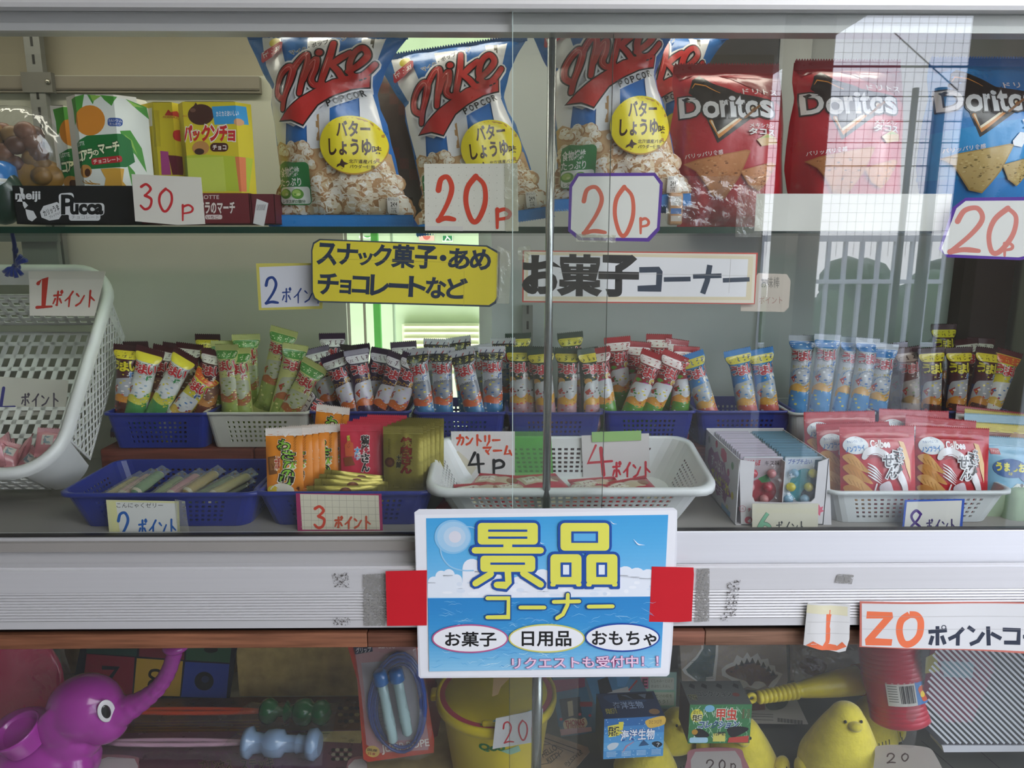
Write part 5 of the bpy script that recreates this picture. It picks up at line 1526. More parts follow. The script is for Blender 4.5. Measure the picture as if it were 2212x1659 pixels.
g.build('lattice_side', bk); g = G().mat('soft_plastic')
lattice(g, bp(0, cv, .016), bp(0, 1 - cv, .016), bp(0, cv, dep), bp(0, 1 - cv, dep), 13, 6, .0024, .0018, WB, True, .006)
g.build('lattice_side', bk)
g = G().mat('soft_plastic')
lattice(g, bp(.06, .05, dep), bp(.94, .05, dep), bp(.06, .95, dep), bp(.94, .95, dep), 15, 11, .0075, .002, WB, False, .012)
g.build('lattice_base', bk)
g = G().mat('soft_plastic')
lattice(g, bp(.03, 0, .03), bp(.86, 0, .03), bp(.03, 0, dep), bp(.86, 0, dep), 15, 5, .0075, .002, WB, False, .012)
g.build('lattice_end', bk); g = G().mat('soft_plastic')
lattice(g, bp(.03, 1, .05), bp(.86, 1, .05), bp(.03, 1, dep), bp(.86, 1, dep), 15, 5, .0075, .002, WB, False, .012)
g.build('lattice_end', bk)
# rounded rim with solid corners
r_c = 0.055
def rimpt(s_, off, d):
    pts = []
    for cx, cy, a0 in ((1, 0, -90), (1, 1, 0), (0, 1, 90), (0, 0, 180)):
        for k in range(9):
            a = R(a0 + k * 11.25)
            pts.append(((xr - r_c if cx else xl + r_c) + (r_c + off) * math.cos(a), (Hh - r_c if cy else r_c) + (r_c + off) * math.sin(a)))
    x, v = pts[s_ % 36]; p = bot + up * v + nin * d
    return Vector((x + skx * v / Hh, p.y, p.z))
g = G().mat('soft_plastic')
prof_ = [(-.001, .018), (-.001, .001), (.004, -.003), (.011, -.002), (.013, .004), (.012, .012)]
g.grid(lambda i, j: rimpt(i, *prof_[j]), 36, 5, WB, True, flip=False)
g.build('rim', bk)
g = G().mat('soft_plastic')
def corner(i, j, lo):
    d = .012 + (dep - .012) * j / 6; k = d / dep * q
    rr_ = r_c * (1 - .3 * j / 6)
    a = R((-90 if lo else 0) + i * 11.25)
    cx = xr - k - rr_; cv_ = (k * .9 + rr_) if lo else (Hh - k * .9 - rr_)
    p = bot + up * (cv_ + rr_ * math.sin(a)) + nin * d
    return Vector((cx + rr_ * math.cos(a) + skx * (cv_ + rr_ * math.sin(a)) / Hh, p.y, p.z))
g.grid(lambda i, j: corner(i, j, True), 8, 6, WB); g.grid(lambda i, j: corner(i, j, False), 8, 6, WB)
def band(i, j):     # solid band just behind the rim
    return rimpt(i, -.001 - j * .002, .004 + j * .012)
g.grid(band, 36, 2, WB)
g.build('solid_corner', bk)
# string
t = thing('blue_string', 'knotted dark blue string holding up the tilted white basket', 'string')
g = G().mat('fabric'); A = P(24, 494, .17); B = P(34, 575, .185)
g.tube([A, A + (B - A) * .4 + Vector((.002, 0, 0)), B], .0028, 7, '#1e2a5c'); g.ball(P(33, 540, .18), (.004, .004, .006), '#1e2a5c', 6); g.ball(P(35, 577, .18), (.006, .006, .006), '#22306e', 7)
g.build('cord', t)
g = G().mat('fabric')
for a, b in ((8, 588), (14, 596), (24, 597), (36, 600), (48, 594), (54, 560), (46, 552), (58, 562)):
    p = P(35, 577, .178); e = P(a, b, .172); g.tube([p, (p + e) / 2 + Vector((0, -.003, .002)), e], [.002, .0025, .003], 6, '#243680')
g.build('frayed_end', t)

# ------------------------------------------------------------------ snack sticks
SL, SW = 0.146, 0.021
def stick_surf(u, z, h):
    """u in mm-scaled metres across the flat wrapper, z from 0 (bottom) to SL"""
    zn = z / SL; e = min(zn, 1 - zn)
    k = min(1, max(0, (e - 0.06) / 0.13)); k = k * k * (3 - 2 * k)
    w_ = SW * (1 - k) + 0.0152 * k; t_ = 0.0006 * (1 - k) + 0.0125 * k
    s_ = max(-1, min(1, u / SW))
    wr = 0.0007 * (1 - k) * math.sin(u * 900 + z * 80) * 4 * k + 0.0004 * math.sin(z * 260 + u * 200) * k
    a = s_ * math.pi / 2
    return (w_ * math.sin(a) * (1 + h / w_), -(t_ + wr * math.cos(a)) * math.cos(a) - h * math.cos(a) , z)
def mkstick(key, base, lower, seal, logo, logoout, pill, pilltxt, txt, txtcol, draw=None, back=None):
    t = thing('snack_stick', '', 'snack stick')
    g = G().mat('foil')
    nv = 34; nu = 12
    z0, z1 = SL * .055, SL * .945
    def f(i, j, sgn=1):
        p = stick_surf(-SW + 2 * SW * i / nu, z0 + (z1 - z0) * j / nv, 0); return (p[0], p[1] * sgn, p[2])
    cut = SL * .60
    g.grid(f, nu, nv, lambda i, j: base if z0 + (z1 - z0) * j / nv > cut else lower)
    g.grid(lambda i, j: f(i, j, -1), nu, nv, back or base, flip=True)
    ar = Art(g, lambda a, b: (a / 1000, SL - b / 1000), stick_surf, cell=.0032, step=3e-5, h0=2.5e-4)
    if draw: draw(ar)
    if pill:
        if pill != 'none': ar.rect(-17, 9, 17, 21, pill, 5)
        lines = pilltxt.split('/')
        for i, l in enumerate(lines):
            hh = 9.5 / len(lines); ar.text(l, -14.5, 10.3 + i * hh, 14.5, 10.3 + i * hh + hh * .86, txtcol, bold=.035)
    for i, (ch, w_) in enumerate((('う', 1), ('ま', 1), ('い', 1))):
        x = -17 + i * 11.5
        ar.text(ch, x, 24 + (i % 2) * 1.0, x + 11.5, 37.5 + (i % 2) * 1.0, logo, bold=.045, outline=(.085, logoout), outline2=(.12, '#241a1a'))
    ar.text('棒', 6, 40, 14, 48, txt, bold=.03, outline=(.1, '#f2f2ee'))
    g.build('wrapper', t)
    for up_ in (True, False):
        za, zb = (SL * .935, SL) if up_ else (0, SL * .065)
        g = ridge_seal(-SW, SW, za, zb, seal, n=26, rows=4, amp=.0005, teeth=.0022, up=up_)
        g.build('crimped_seal', t)
    return t
def fig(body, beak, coat, dots_, rs=1):
    """flat printed shapes of the lower half: pale rounded patch, coloured band, coat and confetti"""
    r2 = random.Random(rs)
    def f(a):
        a.poly([(-15, 56), (-4, 50), (14, 49), (17, 60), (15, 80), (-2, 88), (-17, 84)], body, smooth=True)
        a.poly([(-18, 82), (-6, 74), (4, 78), (18, 66), (19, 78), (6, 90), (-6, 86), (-18, 94)], beak, smooth=True)
        a.poly([(-16, 66), (-8, 60), (-10, 74)], '#b3402f')
        a.poly([(-16, 90), (-8, 86), (6, 88), (16, 86), (16, 128), (-16, 128)], coat, smooth=True)
        a.fine()
        for k in range(46):
            x, y = r2.uniform(-18, 18), r2.uniform(42, 132)
            a.ell(x, y, r2.uniform(.7, 2.6), r2.uniform(.6, 1.8), r2.choice(dots_), 7)
        a.fine(False)
    return f
ST = {}
G0 = '#a9abaf'
ST['B'] = mkstick('B', '#4a1f22', '#33406b', '#3e191d', '#e0d22c', '#3a1518', '#e3d22e', 'スパイシー/ビーフカレー味', '#2f6fae', '#4a2a18', lambda a: (a.rect(-21, 22, 21, 42, '#5a1f22'), fig(G0, '#c9862e', '#4f2c24', ['#d8c23a', '#c23a2e', '#e8e2da'])(a)))
ST['U'] = mkstick('U', '#d9dcd4', '#cfd8cc', '#4a1a20', '#c8282f', '#f0eee6', '#e7d93a', '', '#2f8a4a', '#b0302c', lambda a: (a.rect(-21, 4, 21, 14, '#4a1a20'), fig('#e3e5e2', '#d6cf4e', '#4f9152', ['#e0cf4c', '#57a05c', '#9fb7c9'])(a)))
ST['W'] = mkstick('W', '#5b2024', '#7a4436', '#4a1a20', '#b5262c', '#e9d9cf', '#e3dcd2', 'スパイシー/ビーフカレー味', '#d7c9a0', '#43221c', fig('#8a6250', '#c98b4c', '#6d3a2c', ['#d8b27a', '#b07a4a', '#e2d8ca']))
ST['Y'] = mkstick('Y', '#dfd03a', '#e3d94a', '#5b1f24', '#c8282f', '#f1ecd8', '#d65a26', 'スパイシー/ビーフカレー味', '#2d5f9e', '#e8d64a', fig('#dcdcd6', '#d9b44a', '#e9e8de', ['#c9cccd', '#b7372f', '#5a86b8']))
ST['C'] = mkstick('C', '#c9cb7e', '#c3c67a', '#c2c878', '#b5282e', '#e6e6c4', '#4f8f3c', 'コーンポタージュ味', '#a3382e', '#e9ecc4', fig('#b4b79a', '#a8643a', '#8fa04e', ['#a9ad4a', '#d8d48a', '#7f8f3c']))
ST['M'] = mkstick('M', '#3b1f46', '#42264c', '#33193d', '#c3262e', '#eadfe6', '#e4dce2', 'めんたい味', '#d7a23a', '#5b2a48', lambda a: (a.text('パワーアップ', -13, 44, 13, 50, '#dba83a', bold=.02), fig('#cfcdd4', '#cf6a2f', '#37203f', ['#d8a93a', '#8f6aa0', '#d0c4d8'])(a)))
ST['S'] = mkstick('S', '#cfd2d8', '#c7cfd8', '#d8dade', '#bf2a30', '#eef0f2', '#24222c', 'シュガー/ラスク味', '#2f5f9e', '#e0d36a', lambda a: ([a.stroke([(-20 + k * 7, 23), (-12 + k * 7, 5)], 1.0, ['#b23a3a', '#2b2f5e'][k % 2]) for k in range(6)], a.text('ニューエースストライカー', -15, 48, 15, 53, '#2a2c36', bold=.01, rot=-6), fig('#8f939b', '#d6673a', '#3f7fb0', ['#d8c84a', '#e9edf0', '#3a6aa8'])(a)))
ST['V'] = mkstick('V', '#1f3a2c', '#3f3a3a', '#1c3f30', '#c92b3a', '#efe6e0', '#dbc93a', 'やさい/サラダ味', '#e9e2dc', '#2a3a1a', lambda a: (a.ell(-10, 50, 6, 5, '#cf9a4a', 12), a.ell(10, 48, 6, 3, '#e8c9c9', 12), fig('#c6c8c8', '#d9a23c', '#b98f96', ['#2b2b2b', '#d8b23a', '#e4c9cf', '#c9403a'])(a)))
ST['T'] = mkstick('T', '#a32730', '#c9cdc9', '#b52630', '#c3222c', '#f1e2e0', '#eadbd8', 'たこ焼味', '#d7b43a', '#a82a30', lambda a: (a.ell(4, 52, 7, 5, '#c94fa0', 12), a.ell(-9, 47, 5, 3, '#5fae3c', 10), a.ell(-8, 92, 7, 6, '#3f8fd0', 14), fig('#d7dadc', '#d99a3c', '#5f9a3e', ['#d8c83a', '#c2303a', '#f0f0ea', '#4f9a4e'])(a)))
ST['N'] = mkstick('N', '#3f86c4', '#8fb4cf', '#3b86c8', '#b8383e', '#d9e2ea', '#d7c94a', 'なっとう味', '#e2dcd0', '#2a4a7a', fig('#a9b0b4', '#d3a04c', '#c2635a', ['#d8c85a', '#dfe7ea', '#4a8ac2']))
ST['K'] = mkstick('K', '#cfd5db', '#a8c4dc', '#c4ccd4', '#b33a40', '#eceef0', '#3f7fc0', 'チーズ味', '#3a6fb0', '#e6ecf2', lambda a: (a.text('おいしさアップ', -14, 46, 14, 51, '#cdb93a', bold=.02), a.ring(0, 62, 13, 12, 1.4, '#5a86b8'), fig('#b3b8bc', '#d3a24c', '#4f93c9', ['#e9edf0', '#d8cf6a', '#3a72b4'])(a)))
ST['O'] = mkstick('O', '#6b4238', '#8a6a5a', '#5b352e', '#a3413a', '#b99f94', '#a88e80', 'チョコ味', '#b8a898', '#4a2a22', fig('#a59a92', '#a98a5c', '#9a8a7c', ['#c9bcae', '#6a4a3c', '#8a9a72']))
USED = set()
def place(key, tx, ty, bx, by, Y, label, roll=0.0, yaw=0.0, back=False):
    proto = ST[key]; Y = max(Y, .231)
    A = P(tx, ty, Y + .004); B = P(bx, by, Y)
    up_ = (A - B).normalized()
    base = A - up_ * SL
    fx_ = Vector((math.cos(R(yaw)), math.sin(R(yaw)), 0)) * (-1 if back else 1)
    if key in USED: o = dup(proto, label)
    else: o = proto; o['label'] = label; USED.add(key)
    o['group'] = 'crispy snack sticks standing in the back row of baskets'
    if base.z < RIS_T + 0.004: base = base + up_ * (RIS_T + .004 - base.z)
    orient(o, base, fx_, up_)
    return o
YF, YB = 0.235, 0.278
S_ = [
 ('B', 277, 745, 272, 879, YF, 'maroon and yellow snack stick at the far left of the first blue basket', 8),
 ('B', 292, 738, 300, 830, YB, 'maroon and yellow snack stick half behind the leftmost stick', -5),
 ('U', 326, 752, 291, 897, YF - .004, 'white snack stick with maroon top leaning right, second from the left end', 5),
 ('W', 360, 748, 343, 862, YB - .01, 'maroon curry snack stick behind the two white sticks in the first basket', 0),
 ('W', 377, 744, 372, 850, YB + .018, 'maroon snack stick with only its seal showing, middle rear of the first basket', -10),
 ('W', 410, 742, 402, 850, YB + .012, 'maroon snack stick, right rear of the first blue basket', 6),
 ('U', 404, 762, 335, 897, YF - .006, 'white snack stick with green figure lying at a slant in the first basket', -6),
 ('B', 448, 722, 452, 810, YB + .024, 'tallest maroon snack stick at the rear of the first basket', -4),
 ('W', 466, 758, 449, 850, YF + .006, 'maroon snack stick with white label at the right of the first basket', 4),
 ('Y', 458, 800, 382, 897, YF - .014, 'yellow snack stick with orange label leaning far right in front', -4),
 ('C', 486, 736, 484, 900, YB, 'pale yellow snack stick seen from its plain side, left in the white basket', 30),
 ('C', 489, 744, 503, 903, YF - .004, 'pale yellow snack stick, leftmost front one in the white basket', -18),
 ('C', 531, 722, 541, 891, YB - .006, 'tall pale yellow snack stick with a dated side, left of the middle', 20),
 ('C', 512, 757, 526, 900, YF, 'pale yellow snack stick between two taller yellow ones', 0),
 ('C', 615, 710, 571, 891, YF + .01, 'tallest pale yellow snack stick with red lettering on its neck', 4),
 ('C', 640, 744, 603, 891, YF + .004, 'pale yellow snack stick turned to show its back seam', 40),
 ('C', 672, 804, 620, 897, YF - .014, 'low pale yellow snack stick with green label by the purple ones', 0),
 ('M', 682, 754, 697, 812, YB - .01, 'purple snack stick at the upper left of the purple group', 22),
 ('M', 717, 720, 721, 800, YB + .01, 'tallest purple snack stick with white label, rear left', 0),
 ('M', 748, 752, 745, 812, YB - .004, 'purple snack stick wedged behind the middle of the purple group', -30),
 ('M', 771, 745, 779, 801, YB + .004, 'purple snack stick at the rear with crinkled label', -8),
 ('M', 737, 816, 763, 888, YF - .014, 'front purple snack stick leaning left with a broad white label', 0),
 ('M', 778, 812, 789, 882, YF - .004, 'dark purple snack stick turned sideways beside the front purple one', 38),
 ('M', 822, 766, 809, 820, YB - .012, 'purple snack stick seen edge-on right of centre', 48),
 ('M', 864, 776, 822, 888, YF, 'purple snack stick with gold dots leaning right', 4),
 ('M', 887, 800, 852, 891, YF - .014, 'right-hand front purple snack stick with white label', 0),
 ('M', 871, 738, 875, 790, YB + .016, 'purple snack stick high at the right rear beside the striped ones', 12),
 ('M', 655, 868, 706, 896, YF - .02, 'purple snack stick lying almost flat in front of the purple group', 0),
 ('S', 899, 768, 920, 898, YF - .006, 'striped white snack stick partly behind the right front purple one', -10),
 ('S', 943, 732, 941, 806, YB + .016, 'striped white snack stick with only its label above the rest, left', 4),
 ('S', 954, 766, 958, 895, YF, 'striped white snack stick, front left, facing forward', 0),
 ('S', 989, 728, 1000, 800, YB + .02, 'striped white snack stick with a bent top at the rear', -12),
 ('S', 997, 764, 1027, 895, YF - .012, 'striped white snack stick leaning left in front centre', -6),
 ('S', 1035, 748, 1050, 850, YB, 'striped white snack stick behind the front centre striped one', 0),
 ('S', 1062, 748, 1065, 892, YF + .004, 'striped white snack stick at right with full red lettering', 6),
 ('S', 1086, 730, 1092, 864, YB + .014, 'striped white snack stick at the right rear next to the green ones', -16),
 ('V', 1119, 720, 1123, 820, YB + .016, 'dark green snack stick rising at the rear by the glass edge', 0),
 ('V', 1122, 754, 1122, 895, YF + .008, 'dark green snack stick just right of the glass edge', -4),
 ('V', 1152, 760, 1146, 895, YF + .012, 'dark green snack stick half hidden left of the chrome post', 6),
 ('V', 1168, 764, 1180, 895, YF - .010, 'dark green snack stick with yellow label directly behind the chrome post', 0),
 ('V', 1231, 718, 1238, 800, YB + .02, 'tallest dark green snack stick with yellow label right of the post', 0),
 ('V', 1227, 768, 1224, 898, YF - .012, 'dark green snack stick facing forward right of the post', 0),
 ('V', 1270, 764, 1277, 898, YF - .004, 'dark green snack stick turned to its dark side beside the red ones', 35),
 ('T', 1288, 752, 1310, 880, YF + .004, 'red snack stick leaning left at the left of the red group', -10),
 ('T', 1333, 728, 1342, 877, YB - .006, 'red snack stick with white label, second in the red group', 0),
 ('T', 1380, 738, 1368, 860, YB + .006, 'red snack stick standing behind the slanting one', 8),
 ('T', 1424, 722, 1420, 800, YB + .024, 'tallest red snack stick at the rear', 0),
 ('T', 1416, 762, 1369, 877, YF - .002, 'darker red snack stick slanting right in the middle of the red group', -8),
 ('T', 1462, 764, 1411, 877, YF - .014, 'bright red snack stick slanting right in front', 0),
 ('T', 1484, 748, 1468, 877, YF + .006, 'broad-topped red snack stick at the right of the red group', 6),
 ('T', 1464, 733, 1452, 800, YB + .026, 'red snack stick, dark seal only, behind the broad-topped one', 14),
 ('N', 1498, 790, 1526, 880, YF - .004, 'sky blue snack stick slumped to the left beside the red group', -4),
 ('N', 1592, 756, 1612, 875, YF, 'sky blue snack stick alone in the middle of its basket, left of two', 0),
 ('N', 1642, 766, 1659, 875, YF + .004, 'sky blue snack stick alone in its basket, right of two', -4),
 ('K', 1735, 724, 1725, 862, YF + .012, 'white and blue snack stick at the left, by the vertical frame', -10),
 ('K', 1789, 722, 1771, 865, YF, 'white and blue snack stick facing forward, second of five', 0),
 ('K', 1838, 728, 1814, 869, YF + .008, 'white and blue snack stick with bare silver top, third of five', 24),
 ('K', 1876, 730, 1853, 875, YF - .004, 'white and blue snack stick slightly twisted, fourth of five', 10),
 ('K', 1912, 742, 1893, 879, YF - .012, 'white and blue snack stick at the right, fifth of five', -4),
 ('O', 1960, 750, 1967, 879, YF + .006, 'cocoa brown snack stick beside the white and blue ones', 0),
 ('O', 1936, 744, 1940, 860, YB + .01, 'dim cocoa brown snack stick behind the fifth white and blue one', 10),
 ('B', 2012, 756, 2010, 879, YF - .006, 'maroon curry snack stick, left of the three facing forward at right', 0),
 ('B', 2072, 756, 2063, 879, YF - .004, 'maroon curry snack stick, middle of the three facing forward at right', 0),
 ('B', 2136, 757, 2108, 882, YF - .006, 'maroon curry snack stick, right of the three facing forward at right', 3),
 ('B', 2039, 700, 2036, 760, YB + .01, 'maroon curry snack stick standing tall behind the three at right', 0),
 ('W', 2088, 732, 2090, 800, YB + .012, 'maroon snack stick with white label behind the three at right', 6),
 ('W', 2120, 730, 2110, 800, YB + .026, 'darkest maroon snack stick, rear right behind the three', -10),
 ('Y', 2174, 782, 2139, 879, YF - .004, 'yellow snack stick leaning right at the far right of the riser', 0),
]
for (k, tx, ty, bx, by, Y, lb, yw) in S_: place(k, tx, ty, bx, by, Y, lb, yaw=yw)
for k in ST:
    if k not in USED:
        for c in kids(ST[k]): bpy.data.objects.remove(c)
        bpy.data.objects.remove(ST[k])

# ------------------------------------------------------------------ flat square packets
def packet(name, label, cat, w_, h_, T, base, draw, seal, edge=None, back=None, seed=0, group=None, sealb=None):
    """upright pillow packet, origin at bottom centre, front at -y; art in mm from the top left"""
    t = thing(name, label, cat, group=group)
    rr = random.Random(seed); ph = rr.uniform(0, 6)
    def th(u, z):
        s_ = abs(u / (w_ / 2)); zn = min(1, max(0, (z / h_ - .08) / .84))
        return T * max(0, 1 - min(1, s_) ** 3) ** .7 * math.sin(math.pi * zn) ** .5 + .0004 * math.sin(u * 300 + ph) * (1 - min(1, s_)) * 2
    surf = lambda u, z, h: (u, -th(u, z) - h, z)
    g = G().mat('foil')
    nx, nz = 12, 14
    f = lambda i, j: surf(-w_ / 2 + w_ * i / nx, h_ * j / nz, 0)
    g.grid(f, nx, nz, base); g.grid(lambda i, j: (f(i, j)[0], -f(i, j)[1] * .8 + .0003, f(i, j)[2]), nx, nz, back or base, flip=True)
    ar = Art(g, lambda a, b: (-w_ / 2 + a / 1000, h_ - b / 1000), surf, cell=.006, step=4e-5, h0=3e-4)
    if draw: draw(ar)
    g.build('wrapper', t)
    ridge_seal(-w_ / 2, w_ / 2, h_ * .93, h_ + .004, seal, rows=3, amp=.0004, teeth=.0026, up=True, y0=-.0004).build('crimped_seal', t)
    ridge_seal(-w_ / 2, w_ / 2, -.003, h_ * .06, sealb or base, rows=3, amp=.0004, teeth=.0026, up=False, y0=-.0004).build('crimped_seal', t)
    return t
def put(t, px, py, Y, rot=(0, 0, 0), up_=False):
    t.location = P(px, py, Y); t.rotation_euler = rot; return t
KB = '#17130f'
def wasabi(a):
    a.poly([(0, 6), (8, 1), (14, 7), (20, 2), (26, 8), (32, 2), (38, 8), (46, 1), (46, 0), (0, 0)], '#efe6dc')
    for i, (ch, x, y) in enumerate((('わ', 17, 12), ('さ', 22, 26), ('び', 24, 39), ('の', 21, 51), ('リ', 18, 60))):
        a.text(ch, x, y, x + 15, y + 13, '#8cc63c', bold=.03, rot=14, outline=(.1, '#17130f'), outline2=(.13, '#efe6d0'))
    a.poly([(3, 34), (14, 32), (15, 56), (4, 58)], '#7a4a1e'); a.poly([(5, 36), (12, 35), (13, 50), (6, 52)], '#96622c')
    a.text('太郎', 12, 34, 19, 50, '#b83a22', bold=.03, outline=(.1, '#f2e4c8'))
    for i in range(11): a.text('ツ', 37, 6 + i * 3.4, 40.5, 9 + i * 3.4, '#5a2f10')
    a.ell(20, 80, 16, 11, '#ece4d0', 18); a.ell(8, 78, 7, 6, '#e7c93c', 12)
def pink(a):
    a.text('蒲焼さん', 30, 14, 32.0, 16, '#c9304c')
    for i, ch in enumerate('蒲焼さん'): a.text(ch, 29, 12 + i * 12.5, 39, 23.5 + i * 12.5, KB, bold=.05, outline=(.1, '#f3ece6'))
    for i, ch in enumerate('太郎'): a.text(ch, 20, 28 + i * 9, 27, 36 + i * 9, '#4f9fd0', bold=.05, outline=(.1, '#f3ece6'))
    a.poly([(9, 12), (13, 11), (15, 28), (11, 29)], '#d8d04a'); 
    for i in range(4): a.text('い', 10.5, 13 + i * 4, 13.5, 16.4 + i * 4, KB)
    a.poly([(6, 24), (12, 18), (18, 22), (19, 40), (7, 40)], '#d9663c'); a.poly([(4, 42), (16, 40), (20, 52), (6, 54)], '#8a4a26')
def gold(a):
    for i, ch in enumerate('焼肉さん'): a.text(ch, 25, 11 + i * 12, 38, 22.5 + i * 12, '#8a1f16', bold=.04, rot=6, outline=(.08, '#5a3a10'))
    for i, ch in enumerate('太郎'): a.text(ch, 18, 34 + i * 9, 25, 42.5 + i * 9, KB, bold=.03, outline=(.08, '#c9bd7a'))
    a.ell(9, 44, 7, 7, '#5c3116', 10); a.ell(9, 44, 4, 4, '#7a4522', 8)
    for i in range(5): a.text('ヒ', 8, 12 + i * 4.2, 11, 15.5 + i * 4.2, '#4a4416')
pw, ph_ = .048, .085
po = packet('seaweed_packet', '', 'snack packet', pw, ph_, .004, '#e58a1f', wasabi, '#ebe2d8', seed=1)
pp_ = packet('squid_packet', '', 'snack packet', .056, ph_, .004, '#cf2f48', pink, '#d23a50', seed=2)
pg = packet('meat_packet', '', 'snack packet', .054, ph_, .004, '#9b8f3c', gold, '#a89c4a', seed=3)
for c in kids(pg):
    for m_i, m in enumerate(c.data.materials): c.data.materials[m_i] = MATS['metal_foil']
def many(proto, items, grp):
    for i, (lb, px, py, Y, rot) in enumerate(items):
        o = proto if i == 0 else dup(proto, lb)
        o['label'] = lb; o['group'] = grp
        put(o, px, py, Y, rot)
bY = 1068
tl_ = R(-7)
many(po, [('orange seaweed packet at the very front left, fully facing', 617, bY, .060, (tl_, 0, R(2))),
          ('orange seaweed packet, second of the front fan', 638, bY - 3, .070, (tl_, 0, R(3))), ('orange seaweed packet, third of the front fan', 652, bY - 6, .078, (tl_, 0, R(3))),
          ('orange seaweed packet, last and rightmost of the front fan', 666, bY - 9, .086, (tl_, 0, R(4))),
          ('orange seaweed packet of the second fan, left one', 694, bY - 12, .098, (tl_, 0, R(3))), ('orange seaweed packet of the second fan, right one', 710, bY - 15, .106, (tl_, 0, R(4))),
          ('orange seaweed packet rising tilted behind the others', 708, 1010, .135, (tl_, R(6), R(-3)))], 'orange seaweed packets in the blue basket')
many(pp_, [('pink flat packet at the front between orange and gold ones', 782, bY - 14, .094, (tl_, 0, R(2)))] +
     [('pink flat packet %s' % s_, 782 + dx, bY - 14 - k * 6 - 6, .103 + k * .010, (tl_, R(2), R(2))) for k, (dx, s_) in enumerate(((10, 'just behind the front pink one'), (22, 'third in the pink row, seal showing'), (36, 'fourth in the pink row, seal showing'), (52, 'rearmost of the pink row, highest seal')))], 'pink flat packets in the blue basket')
many(pg, [('gold flat packet standing at the front of the gold row', 872, bY - 6, .078, (tl_, 0, R(-1)))] +
     [('gold flat packet %s' % s_, 872 + dx, bY - 6 - k * 5 - 5, .087 + k * .010, (tl_, 0, R(-2 - k))) for k, (dx, s_) in enumerate(((8, 'second in the gold row'), (16, 'third in the gold row'), (26, 'fourth in the gold row'), (36, 'fifth in the gold row'), (46, 'last and rightmost in the gold row')))], 'gold flat packets standing in the blue basket')
lay = []
for k, (px, py, Y, ang, s_) in enumerate(((742, 1066, .052, 4, 'lowest and frontmost'), (757, 1050, .060, 7, 'second from the front'), (766, 1040, .068, 9, 'third from the front'), (776, 1030, .076, 11, 'topmost and rearmost'))):
    o = dup(pg, 'gold flat packet lying on its side, %s of the four' % s_, group='gold flat packets lying on their sides')
    c = P(px, py, Y); o.rotation_euler = (R(-12), R(90 - 0 + ang), 0); o.scale = (0.62, 1.2, 1.12)
    o.location = c - Vector((0.045, 0, 0.006))

# jelly sticks in the left blue basket
js = ['#b9a877', '#c9a2a0', '#6f8f6a', '#8d9a72', '#c98fa0', '#a88f5a', '#6a7f6a', '#b0a36a']
r2 = random.Random(8)
for k, (a, b, c, d) in enumerate(((225, 1062, 300, 1036), (258, 1066, 326, 1036), (288, 1066, 350, 1040), (330, 1068, 392, 1040), (362, 1066, 430, 1046), (398, 1068, 470, 1046), (418, 1068, 506, 1038), (452, 1070, 540, 1036), (240, 1080, 330, 1052), (300, 1078, 400, 1050), (370, 1078, 480, 1050), (440, 1078, 536, 1052))):
    t = thing('jelly_stick', '', 'jelly stick', group='clear-wrapped jelly sticks in the left blue basket')
    A, B = P(a, b, .085), P(c, d, .15)
    A.z = DECK + .012 + (k % 3) * .004 + (.015 if k < 8 else 0); B.z = A.z + .008
    col = js[k % 8]
    t['label'] = 'clear-wrapped %s jelly stick lying in the left blue basket, %s' % (['tan', 'rosy', 'green', 'olive', 'pink', 'golden', 'grey-green', 'straw'][k % 8], ['far left', 'second from the left', 'left of centre', 'in the middle', 'right of the middle', 'third from the right', 'second from the right', 'at the right end', 'under the left ones', 'under the left of centre', 'under the middle', 'under the right ones'][k])
    t.location = A; d_ = B - A
    g = G().mat('glossy_plastic'); g.tube([d_ * s_ for s_ in (0, .04, .1, .5, .9, .96, 1)], [.001, .006, .0085, .009, .0085, .006, .001], 10, lambda i, c_=col: [c_, '#cfc6b0', c_, c_, '#cfc6b0', c_][i % 6], flat=.75); g.build('jelly', t)
    g = G().mat('clear_tape'); n_ = d_.cross(Vector((0, 0, 1))).normalized() * .014
    g.grid(lambda i, j: d_ * (-.06 + 1.12 * i / 8) + n_ * (j - 1) + Vector((0, 0, .0105 if j == 1 else .002 + .001 * math.sin(i * 2))), 8, 2, '#ffffff'); g.build('wrapper', t)

# biscuit packs at the bottom of the big white basket
r2 = random.Random(21)
def cookie(a):
    a.poly([(4, 8), (40, 6), (60, 14), (62, 30), (8, 32)], '#c9b89a'); a.poly([(10, 12), (36, 10), (38, 26), (12, 28)], '#e6dfcf'); a.ell(62, 20, 8, 8, '#8a5a34', 14); a.text('クッキー', 14, 16, 34, 22, '#8a2a2a', bold=.03)
pc = packet('cookie_pack', '', 'biscuit pack', .076, .045, .007, '#b32a38', cookie, '#b8303c', seed=6)
items = []
for k, (px, Y) in enumerate(((1002, .10), (1045, .12), (1088, .11), (1130, .13), (1210, .10), (1262, .12), (1316, .11), (1362, .13), (1400, .11), (1180, .15), (1300, .15), (1060, .15))):
    p = P(px, 1060, Y)
    items.append((('red biscuit pack in the big white basket, %s' % ['at the left wall', 'second from the left', 'third from the left, under the card', 'left of the post', 'just right of the post', 'below the red 4 card', 'in the right half', 'second from the right', 'at the right end', 'at the rear behind the post', 'at the rear right', 'at the rear left'][k]), p.x, Y, DECK + .006 + .006 * (k % 2) + (Y - .044) * .13 - .003, r2.uniform(-25, 25), r2.uniform(-10, 10)))
for i, (lb, x, y, z, yw, rl) in enumerate(items):
    o = pc if i == 0 else dup(pc, lb); o['label'] = lb; o['group'] = 'biscuit packs in the big white basket'
    o.location = (x, y - .036, z + .004); o.rotation_euler = (R(-80), R(rl), R(yw))
